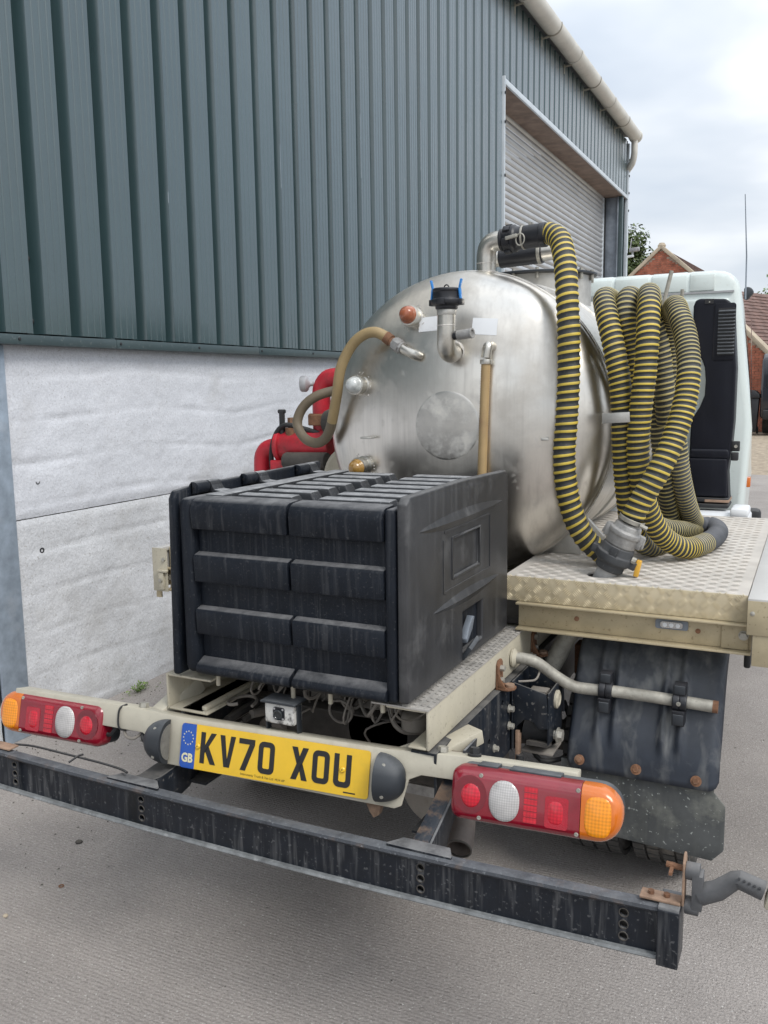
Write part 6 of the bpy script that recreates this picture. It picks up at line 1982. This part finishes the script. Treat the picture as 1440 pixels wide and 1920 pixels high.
mb = MB(); mb.lathe([(0.052, 0), (0.055, 0.003), (0.055, 0.04), (0.050, 0.046)], (-0.668, 1.5, 1.345), (0, 0, 1), 20); mb.cyl((-0.79, 1.48, 1.325), (-0.79, 1.48, 1.375), 0.022, n=6); mb.cyl((-0.79, 1.48, 1.30), (-0.79, 1.48, 1.335), 0.032, n=16)
part(mb, 'pump_flange', 'rust', pump)
mb = MB(); mb.lathe([(0.0, 0), (0.028, 0.0), (0.032, 0.006), (0.032, 0.024), (0.026, 0.030), (0.018, 0.032), (0.010, 0.04), (0.010, 0.05)], (-0.738, 1.46, 1.508), (1, 0.35, 0.0), 24); part(mb, 'pressure_gauge', 'gauge', pump)
mb = MB()
mb.tube(spline([(-0.875, 1.46, 1.10), (-0.885, 1.46, 1.22), (-0.865, 1.46, 1.30), (-0.82, 1.46, 1.345), (-0.74, 1.46, 1.335), (-0.62, 1.46, 1.305), (-0.52, 1.5, 1.29)], 0.015), 0.010, 10)
mb.cyl((-0.835, 1.47, 1.30), (-0.835, 1.47, 1.40), 0.012, n=10); mb.cyl((-0.85, 1.47, 1.40), (-0.82, 1.47, 1.40), 0.008, n=8)
part(mb, 'pump_pipe', 'rubber', pump)
mb = MB(); mb.box(-0.90, -0.50, 1.55, 1.95, 0.95, 1.25); mb.cyl((-0.62, 1.44, 1.36), (-0.50, 1.44, 1.36), 0.05, n=20); part(mb, 'pump_drive', 'under', pump, bevel=0.02)
mb = MB(); mb.lathe([(0, 0), (0.11, 0), (0.125, 0.012), (0.128, 0.03), (0.128, 0.3), (0, 0.3)], (-0.455, 1.34, 1.155), (0, 1, 0), 40); part(mb, 'moisture_trap', 'cream', pump)

# ------------------------------------------------------------------ drain coupling standing on the deck
D0_ = Vector((0.545, 1.0, 0.905)); DA = Vector((0.088, 0.0, 0.205)).normalized()
mb = MB(); mb.lathe([(0.031, 0), (0.031, 0.075)], D0_, DA, 28); dc = part(mb, 'drain_coupling', 'tail_galv')
mb = MB()
mb.lathe([(0.038, 0.060), (0.042, 0.064), (0.042, 0.082), (0.046, 0.084), (0.055, 0.092), (0.055, 0.112), (0.050, 0.116), (0.046, 0.136), (0.040, 0.140)], D0_, DA, 32)
UX = Vector((1, 0, -0.43)).normalized(); UY = DA.cross(UX)
for s in (-1, 1):
    mb.obox(D0_ + DA * 0.102 + UX * s * 0.052, UX, UY, DA, 0.016, 0.016, 0.012)
mb.obox(D0_ + DA * 0.125 - UY * 0.045, UX, UY, DA, 0.012, 0.008, 0.014)
part(mb, 'coupling_body', 'charcoal', dc, bevel=0.002)
mb = MB(); mb.obox(D0_ + DA * 0.100 + UX * 0.074, (UX + DA * 0.2).normalized(), UY, (DA - UX * 0.2).normalized(), 0.007, 0.009, 0.024); part(mb, 'release_lever', 'amber_tab', dc, bevel=0.002)
mb = MB(); mb.cyl(D0_ + DA * 0.118 + UX * 0.050 - UY * 0.012, D0_ + DA * 0.118 + UX * 0.062 - UY * 0.012, 0.010, n=10); part(mb, 'lever_pin', 'bolt', dc)
mb = MB()
mb.lathe([(0.039, 0.138), (0.044, 0.142), (0.044, 0.170), (0.048, 0.174), (0.048, 0.186), (0.041, 0.190), (0.038, 0.205), (0.036, 0.206)], D0_, DA, 32)
for s in (-1, 1):
    mb.obox(D0_ + DA * 0.170 + UX * s * 0.048, UX, UY, DA, 0.008, 0.012, 0.020)
    mb.bar(D0_ + DA * 0.188 + UX * s * 0.056, D0_ + DA * 0.155 + UX * s * 0.060, 0.018, 0.006)
part(mb, 'hose_tail', 'cast', dc, bevel=0.002)
mb = MB(); mb.lathe([(0.0372, 0), (0.0382, 0.001), (0.0382, 0.012), (0.0372, 0.013)], D0_ + DA * 0.215, DA, 28, caps=False); mb.cyl(D0_ + DA * 0.221 + UX * 0.030 - UY * 0.025, D0_ + DA * 0.221 + UX * 0.052 - UY * 0.025, 0.006, n=8); part(mb, 'hose_band', 'bolt', dc)

# ------------------------------------------------------------------ white cab
CY0, CY1 = 2.72, 4.55
def cab_ring(y, x1, z0, z1, r, n=6):
    pts = [(-x1 + 0.0, z0), (x1, z0)]
    # leaning sides, rounded roof edge
    out = [(x1, z0), (x1 + 0.02, z0 + 0.4), (x1 - 0.012, z1 - 0.42)]
    for k in range(n + 1):
        q = radians(90 * k / n)
        out.append((x1 - 0.05 - r + r * cos(q), z1 - r + r * sin(q)))
    left = [(-a, b) for a, b in reversed(out)]
    return [(a, y, b) for a, b in out + left]
secs = [cab_ring(2.72, 0.785, 0.92, 1.955, 0.08), cab_ring(2.735, 0.805, 0.90, 1.975, 0.09), cab_ring(2.77, 0.815, 0.885, 1.985, 0.10), cab_ring(3.2, 0.79, 0.80, 2.00, 0.11),
        cab_ring(3.9, 0.752, 0.60, 1.99, 0.11), cab_ring(4.25, 0.735, 0.55, 1.87, 0.13), cab_ring(4.55, 0.71, 0.50, 1.35, 0.15), cab_ring(4.66, 0.67, 0.52, 1.15, 0.15)]
mb = MB()
n = len(secs[0])
vs = [p for s in secs for p in s]
fs = [(i * n + k, i * n + (k + 1) % n, (i + 1) * n + (k + 1) % n, (i + 1) * n + k) for i in range(len(secs) - 1) for k in range(n)]
fs += [tuple(range(n)), tuple((len(secs) - 1) * n + k for k in range(n - 1, -1, -1))]
mb.add(vs, fs)
cab = part(mb, 'cab', 'white', smooth=40)
# pressed roof panels with gaps between
xs = [-0.62, -0.40, -0.14, 0.055, 0.212, 0.378, 0.545, 0.665]
for a, b in zip(xs[:-1], xs[1:]):
    a += 0.0045; b -= 0.0045
    mb = MB()
    mb.prism([(2.712, 1.897), (2.715, 1.950), (2.719, 1.966), (2.730, 1.977), (2.76, 1.986), (3.2, 2.005), (3.2, 1.98), (2.76, 1.965), (2.735, 1.897)], fYZ, a + 0.0035, b - 0.0035)
    part(mb, 'roof_panel', 'white', cab, bevel=0.002)
mb = MB(); mb.box(-0.74, 0.74, 2.712, 2.722, 1.884, 1.892); part(mb, 'rear_seam', 'gauge', cab)
mb = MB(); mb.prism(rrect(-0.55, 0.52, 1.05, 1.80, 0.10), fXZ, 2.71, 2.724); part(mb, 'rear_panel', 'white', cab, bevel=0.006)
mb = MB(); mb.prism([(0.50, 1.0), (0.60, 1.38), (0.605, 1.50), (0.53, 1.72), (0.515, 1.86), (0.72, 1.86), (0.75, 1.5), (0.75, 1.0)], fXZ, 2.70, 2.724); part(mb, 'rear_swage', 'white', cab, bevel=0.012, seg=3)
for sg in (1, -1):
    mb = MB(); mb.add([(sg * (0.8275 - (y_ - 2.77) * 0.0575 - (z_ - 1.3) * 0.04), y_, z_) for y_, z_ in ((3.05, 1.28), (3.75, 1.26), (4.22, 1.30), (3.95, 1.80), (3.1, 1.82))], [(0, 1, 2, 3, 4)]); part(mb, 'side_window', 'glass', cab)
mb = MB(); mb.add([(-0.60, 4.275, 1.86), (0.60, 4.275, 1.86), (0.64, 4.57, 1.34), (-0.64, 4.57, 1.34), (-0.60, 4.26, 1.855), (0.60, 4.26, 1.855), (0.64, 4.555, 1.335), (-0.64, 4.555, 1.335)], [(0, 1, 2, 3), (7, 6, 5, 4), (0, 4, 5, 1), (1, 5, 6, 2), (2, 6, 7, 3), (3, 7, 4, 0)]); part(mb, 'windscreen', 'glass', cab)
mb = MB(); mb.box(-0.8, 0.8, 4.60, 4.74, 0.40, 0.66); part(mb, 'front_bumper', 'rubber', cab, bevel=0.03)
mb = MB(); mb.box(0.806, 0.836, 2.80, 2.86, 1.01, 1.055); part(mb, 'side_marker', 'lens_amber', cab, bevel=0.004)
mb = MB(); mb.box(0.60, 0.78, 2.74, 3.2, 0.62, 0.90); mb.cyl((0.72, 2.75, 0.9), (0.72, 2.75, 0.66), 0.03, n=12); part(mb, 'cab_step', 'rubber', cab, bevel=0.01)
mb = MB(); mb.prism([(0.795, 2.93 - 2.0 + 0.9), (0.80, 1.97), (0.84, 1.972), (0.875, 1.955), (0.882, 1.925), (0.855, 1.885), (0.82, 1.865)], fXZ, 3.30, 3.36) if False else mb.prism([(0.715, 1.985), (0.740, 1.987), (0.758, 1.975), (0.764, 1.955), (0.75, 1.94), (0.735, 1.92), (0.715, 1.92)], fXZ, 3.60, 3.66)
part(mb, 'mirror', 'lamp_grey', cab, bevel=0.012)
mb = MB(); mb.tube([(0.778, 2.85, 1.86), (0.775, 2.85, 2.05), (0.758, 2.85, 2.32)], [0.0035, 0.003, 0.0018], 6); part(mb, 'aerial', 'galv_dark', cab)
# air intake stack
IY0, IY1 = 2.565, 2.695
mb = MB()
out = [(0.592, 0.955), (0.765, 0.963), (0.755, 1.10), (0.766, 1.22), (0.772, 1.32), (0.772, 1.55), (0.752, 1.80), (0.742, 1.828), (0.720, 1.844), (0.614, 1.850), (0.597, 1.842), (0.589, 1.818),
       (0.590, 1.665), (0.600, 1.635), (0.632, 1.588), (0.644, 1.555), (0.650, 1.50), (0.648, 1.435), (0.630, 1.385), (0.600, 1.335), (0.594, 1.30)]
mb.prism(out, fXZ, IY0, IY1)
ik = part(mb, 'air_intake', 'cab_black', bevel=0.012, seg=3)
mb = MB(); mb.prism(rrect(0.675, 0.7635, 1.583, 1.826, 0.012), fXZ, IY0 - 0.004, IY0 + 0.004); part(mb, 'intake_grille', 'cab_black', ik, bevel=0.003)
mb = MB(); mb.prism(rrect(0.693, 0.7625, 1.606, 1.805, 0.004), fXZ, IY0 - 0.0055, IY0 - 0.0042); part(mb, 'grille_opening_shade', 'ink', ik)  # solid dark sheet painting the shade behind the louvres
for k in range(13):
    z = 1.614 + k * 0.0148
    mb = MB(); mb.obox((0.728, IY0 - 0.0085, z), (1, 0, 0), (0, 1, 0.6), (0, -0.6, 1), 0.034, 0.0065, 0.0028); part(mb, 'louvre', 'lamp_grey', ik, bevel=0.001)
mb = MB(); mb.box(0.636, 0.672, IY0 - 0.003, IY0 + 0.004, 1.826, 1.846); part(mb, 'intake_slot_shade', 'ink', ik)  # dark block on the face, a slot's shade put in as colour
mb = MB(); mb.lathe([(0.003, 0), (0.003, 0.002), (0, 0.002)], (0.655, IY0 - 0.003, 1.833), (0, -1, 0), 8); part(mb, 'slot_screw', 'bolt', ik)
mb = MB(); mb.prism([(0.594, 1.16), (0.764, 1.16), (0.757, 1.20), (0.600, 1.20)], fXZ, IY0 - 0.018, IY0 + 0.002); mb.prism([(0.594, 0.99), (0.757, 0.99), (0.753, 1.1605), (0.594, 1.1605)], fXZ, IY0 - 0.018, IY0 + 0.001); part(mb, 'intake_lower', 'cab_black', ik, bevel=0.01, seg=3)
mb = MB(); mb.box(0.578, 0.766, IY0 - 0.022, IY1, 0.966, 0.986); mb.box(0.575, 0.768, IY0 - 0.030, IY1, 0.942, 0.960); part(mb, 'intake_bellows', 'rubber', ik, bevel=0.007)
mb = MB(); mb.box(0.668, 0.768, IY0 - 0.0245, IY1, 0.9675, 0.979); part(mb, 'intake_clamp', 'rust_pale', ik, bevel=0.001)
mb = MB(); mb.box(0.757, 0.80, IY0 + 0.02, IY0 + 0.03, 1.19, 1.235); mb.box(0.765, 0.795, IY0 + 0.01, IY0 + 0.05, 1.15, 1.185); part(mb, 'intake_bracket', 'rubber', ik, bevel=0.004)
mb = MB(); mb.cyl((0.784, IY0 + 0.02, 1.212), (0.784, IY0 + 0.012, 1.212), 0.007, n=10); part(mb, 'intake_bolt', 'bolt', ik)
mb = MB(); mb.box(0.44, 0.60, 2.45, 2.6, 0.945, 1.03); mb.box(0.46, 0.56, 2.44, 2.449, 0.98, 1.01); part(mb, 'cab_mount', 'chassis', bevel=0.01)
mb = MB(); mb.box(0.79, 0.86, 2.34, 2.5, 0.93, 0.97); mb.box(-0.5, 0.86, 2.36, 2.6, 0.86, 0.93); part(mb, 'cab_ledge', 'label', bevel=0.01)

# ================================================================== STRIPED HOSES (hung on the truck, things of their own)
def ribbed_hose(name, pts, r, pitch, label, cat, ranges, group=None, squeeze=()):
    """ranges: list of (end fraction, (rib material index, wall material index)); the raised rib winds as a helix"""
    SUB, NS = 6, 24
    fine = spline(pts, 0.0003)
    P, acc, nf = [fine[0]], 0.0, len(fine)
    for i, q in enumerate(fine):
        mult = 1.0
        for e_, mv in squeeze:
            if i / nf <= e_:
                mult = mv
                break
        acc += 0.0003
        if acc >= pitch / SUB * mult:
            P.append(q)
            acc = 0.0
    n = len(P)
    FR = [0.0] * n
    tot = 0.0
    for i in range(1, n):
        tot += (P[i] - P[i - 1]).length
        FR[i] = tot
    FR = [v / tot for v in FR]
    T = [(P[min(n - 1, i + 1)] - P[max(0, i - 1)]).normalized() for i in range(n)]
    u = (Vector((1, 0, 0)) - T[0] * T[0].x)
    if u.length < 0.1: u = Vector((0, 1, 0)) - T[0] * T[0].y
    u.normalize()
    U = []
    for i in range(n):
        u = (u - T[i] * u.dot(T[i])).normalized()
        U.append(u)
    shape = [0.915, 0.925, 0.985, 1.01, 0.985, 0.925]
    vs, fs, mi = [], [], []
    m = n - SUB                                   # every row winds one pitch along the hose in one turn
    for i in range(m):
        for k in range(NS):
            s = i + SUB * k / NS
            a = int(s); t = s - a
            p = P[a].lerp(P[a + 1], t)
            uu = U[a].lerp(U[a + 1], t).normalized(); w = T[a].lerp(T[a + 1], t).normalized().cross(uu)
            rr = r * shape[i % SUB]
            q = 2 * pi * k / NS
            vs.append(p + uu * (rr * cos(q)) + w * (rr * sin(q)))
    for i in range(m - 1):
        f = FR[i]
        for e_, pair in ranges:
            if f <= e_: break
        for k in range(NS):
            if k < NS - 1:
                fs.append((i * NS + k, i * NS + k + 1, (i + 1) * NS + k + 1, (i + 1) * NS + k))
            elif i + 1 + SUB < m:
                fs.append((i * NS + k, (i + SUB) * NS, (i + 1 + SUB) * NS, (i + 1) * NS + k))
            else:
                continue
            mi.append(pair[0] if i % SUB in (2, 3) else pair[1])
    mb = MB()
    mb.v = [tuple(v) for v in vs]; mb.f = fs; mb.mi = mi
    o = mb.build(name, ['hose_yellow', 'hose_black', 'hose_worn', 'hose_dusty'], None, smooth=80, fix=False)
    return tag(o, label, cat, group)
YB, WB, WD_, DD = (0, 1), (2, 1), (2, 3), (3, 3)
tall = [(0.300, 1.250, 1.959), (0.322, 1.240, 1.958), (0.358, 1.205, 1.930), (0.388, 1.150, 1.862), (0.408, 1.105, 1.760), (0.420, 1.085, 1.640), (0.423, 1.08, 1.500), (0.420, 1.075, 1.380), (0.416, 1.07, 1.280),
        (0.424, 1.075, 1.180), (0.446, 1.085, 1.090), (0.480, 1.10, 1.025), (0.520, 1.12, 0.985), (0.55, 1.14, 0.968)]
ribbed_hose('suction_hose', tall, 0.0345, 0.0222, 'yellow and black ribbed hose arching down from the coupling on top of the tank', 'hose', [(1, YB)], 'striped suction hoses on the truck')
coil = [(0.628, 1.0, 1.100), (0.655, 1.005, 1.163), (0.695, 1.02, 1.240), (0.730, 1.05, 1.330), (0.755, 1.09, 1.440), (0.757, 1.13, 1.540), (0.738, 1.18, 1.630), (0.712, 1.225, 1.690), (0.692, 1.29, 1.722), (0.672, 1.37, 1.700),
        (0.665, 1.42, 1.600), (0.668, 1.45, 1.450), (0.664, 1.50, 1.260), (0.655, 1.58, 1.08), (0.650, 1.60, 1.00), (0.655, 1.50, 0.975), (0.655, 1.38, 0.974),
        (0.620, 1.30, 0.985), (0.592, 1.22, 1.06), (0.584, 1.17, 1.160), (0.576, 1.145, 1.28), (0.572, 1.135, 1.400), (0.564, 1.13, 1.500), (0.540, 1.14, 1.610), (0.510, 1.18, 1.700), (0.490, 1.24, 1.752), (0.498, 1.33, 1.748),
        (0.545, 1.40, 1.690), (0.590, 1.42, 1.560), (0.625, 1.44, 1.40), (0.645, 1.50, 1.20), (0.655, 1.60, 1.05), (0.66, 1.72, 0.98), (0.69, 1.80, 0.974), (0.72, 1.70, 0.976), (0.690, 1.52, 1.00), (0.645, 1.40, 1.03), (0.606, 1.30, 1.10), (0.594, 1.26, 1.20), (0.588, 1.24, 1.32), (0.584, 1.23, 1.44), (0.578, 1.22, 1.56),
        (0.560, 1.215, 1.690), (0.558, 1.26, 1.752), (0.568, 1.34, 1.740), (0.590, 1.40, 1.660), (0.640, 1.44, 1.540), (0.672, 1.46, 1.40), (0.695, 1.50, 1.20), (0.715, 1.60, 1.06), (0.73, 1.75, 0.985), (0.77, 1.82, 0.974), (0.805, 1.68, 0.976),
        (0.795, 1.48, 0.976), (0.745, 1.31, 0.980), (0.690, 1.24, 1.02), (0.655, 1.18, 1.095), (0.634, 1.125, 1.20), (0.626, 1.105, 1.31), (0.632, 1.10, 1.420), (0.640, 1.105, 1.520), (0.642, 1.12, 1.620), (0.636, 1.16, 1.705), (0.626, 1.22, 1.752),
        (0.615, 1.30, 1.755), (0.618, 1.36, 1.690), (0.640, 1.38, 1.58), (0.655, 1.39, 1.45), (0.66, 1.42, 1.36)]
ribbed_hose('suction_hose', coil, 0.0335, 0.0188, 'long yellow and black ribbed hose coiled in loops over the hook beside the tank', 'hose',
            [(0.055, YB), (0.20, WB), (0.24, WD_), (0.325, YB), (0.58, WB), (0.615, YB), (0.70, WB), (0.742, WD_), (0.806, DD), (0.818, WD_), (0.93, YB), (1.0, WB)], 'striped suction hoses on the truck',
            squeeze=((0.03, 1.0), (0.06, 0.8), (0.12, 0.62), (0.20, 0.7), (0.25, 0.8), (0.325, 0.95), (0.60, 0.85), (0.70, 0.75), (0.75, 0.62), (0.80, 0.6), (0.84, 0.75), (0.93, 0.95), (1.0, 0.8)))
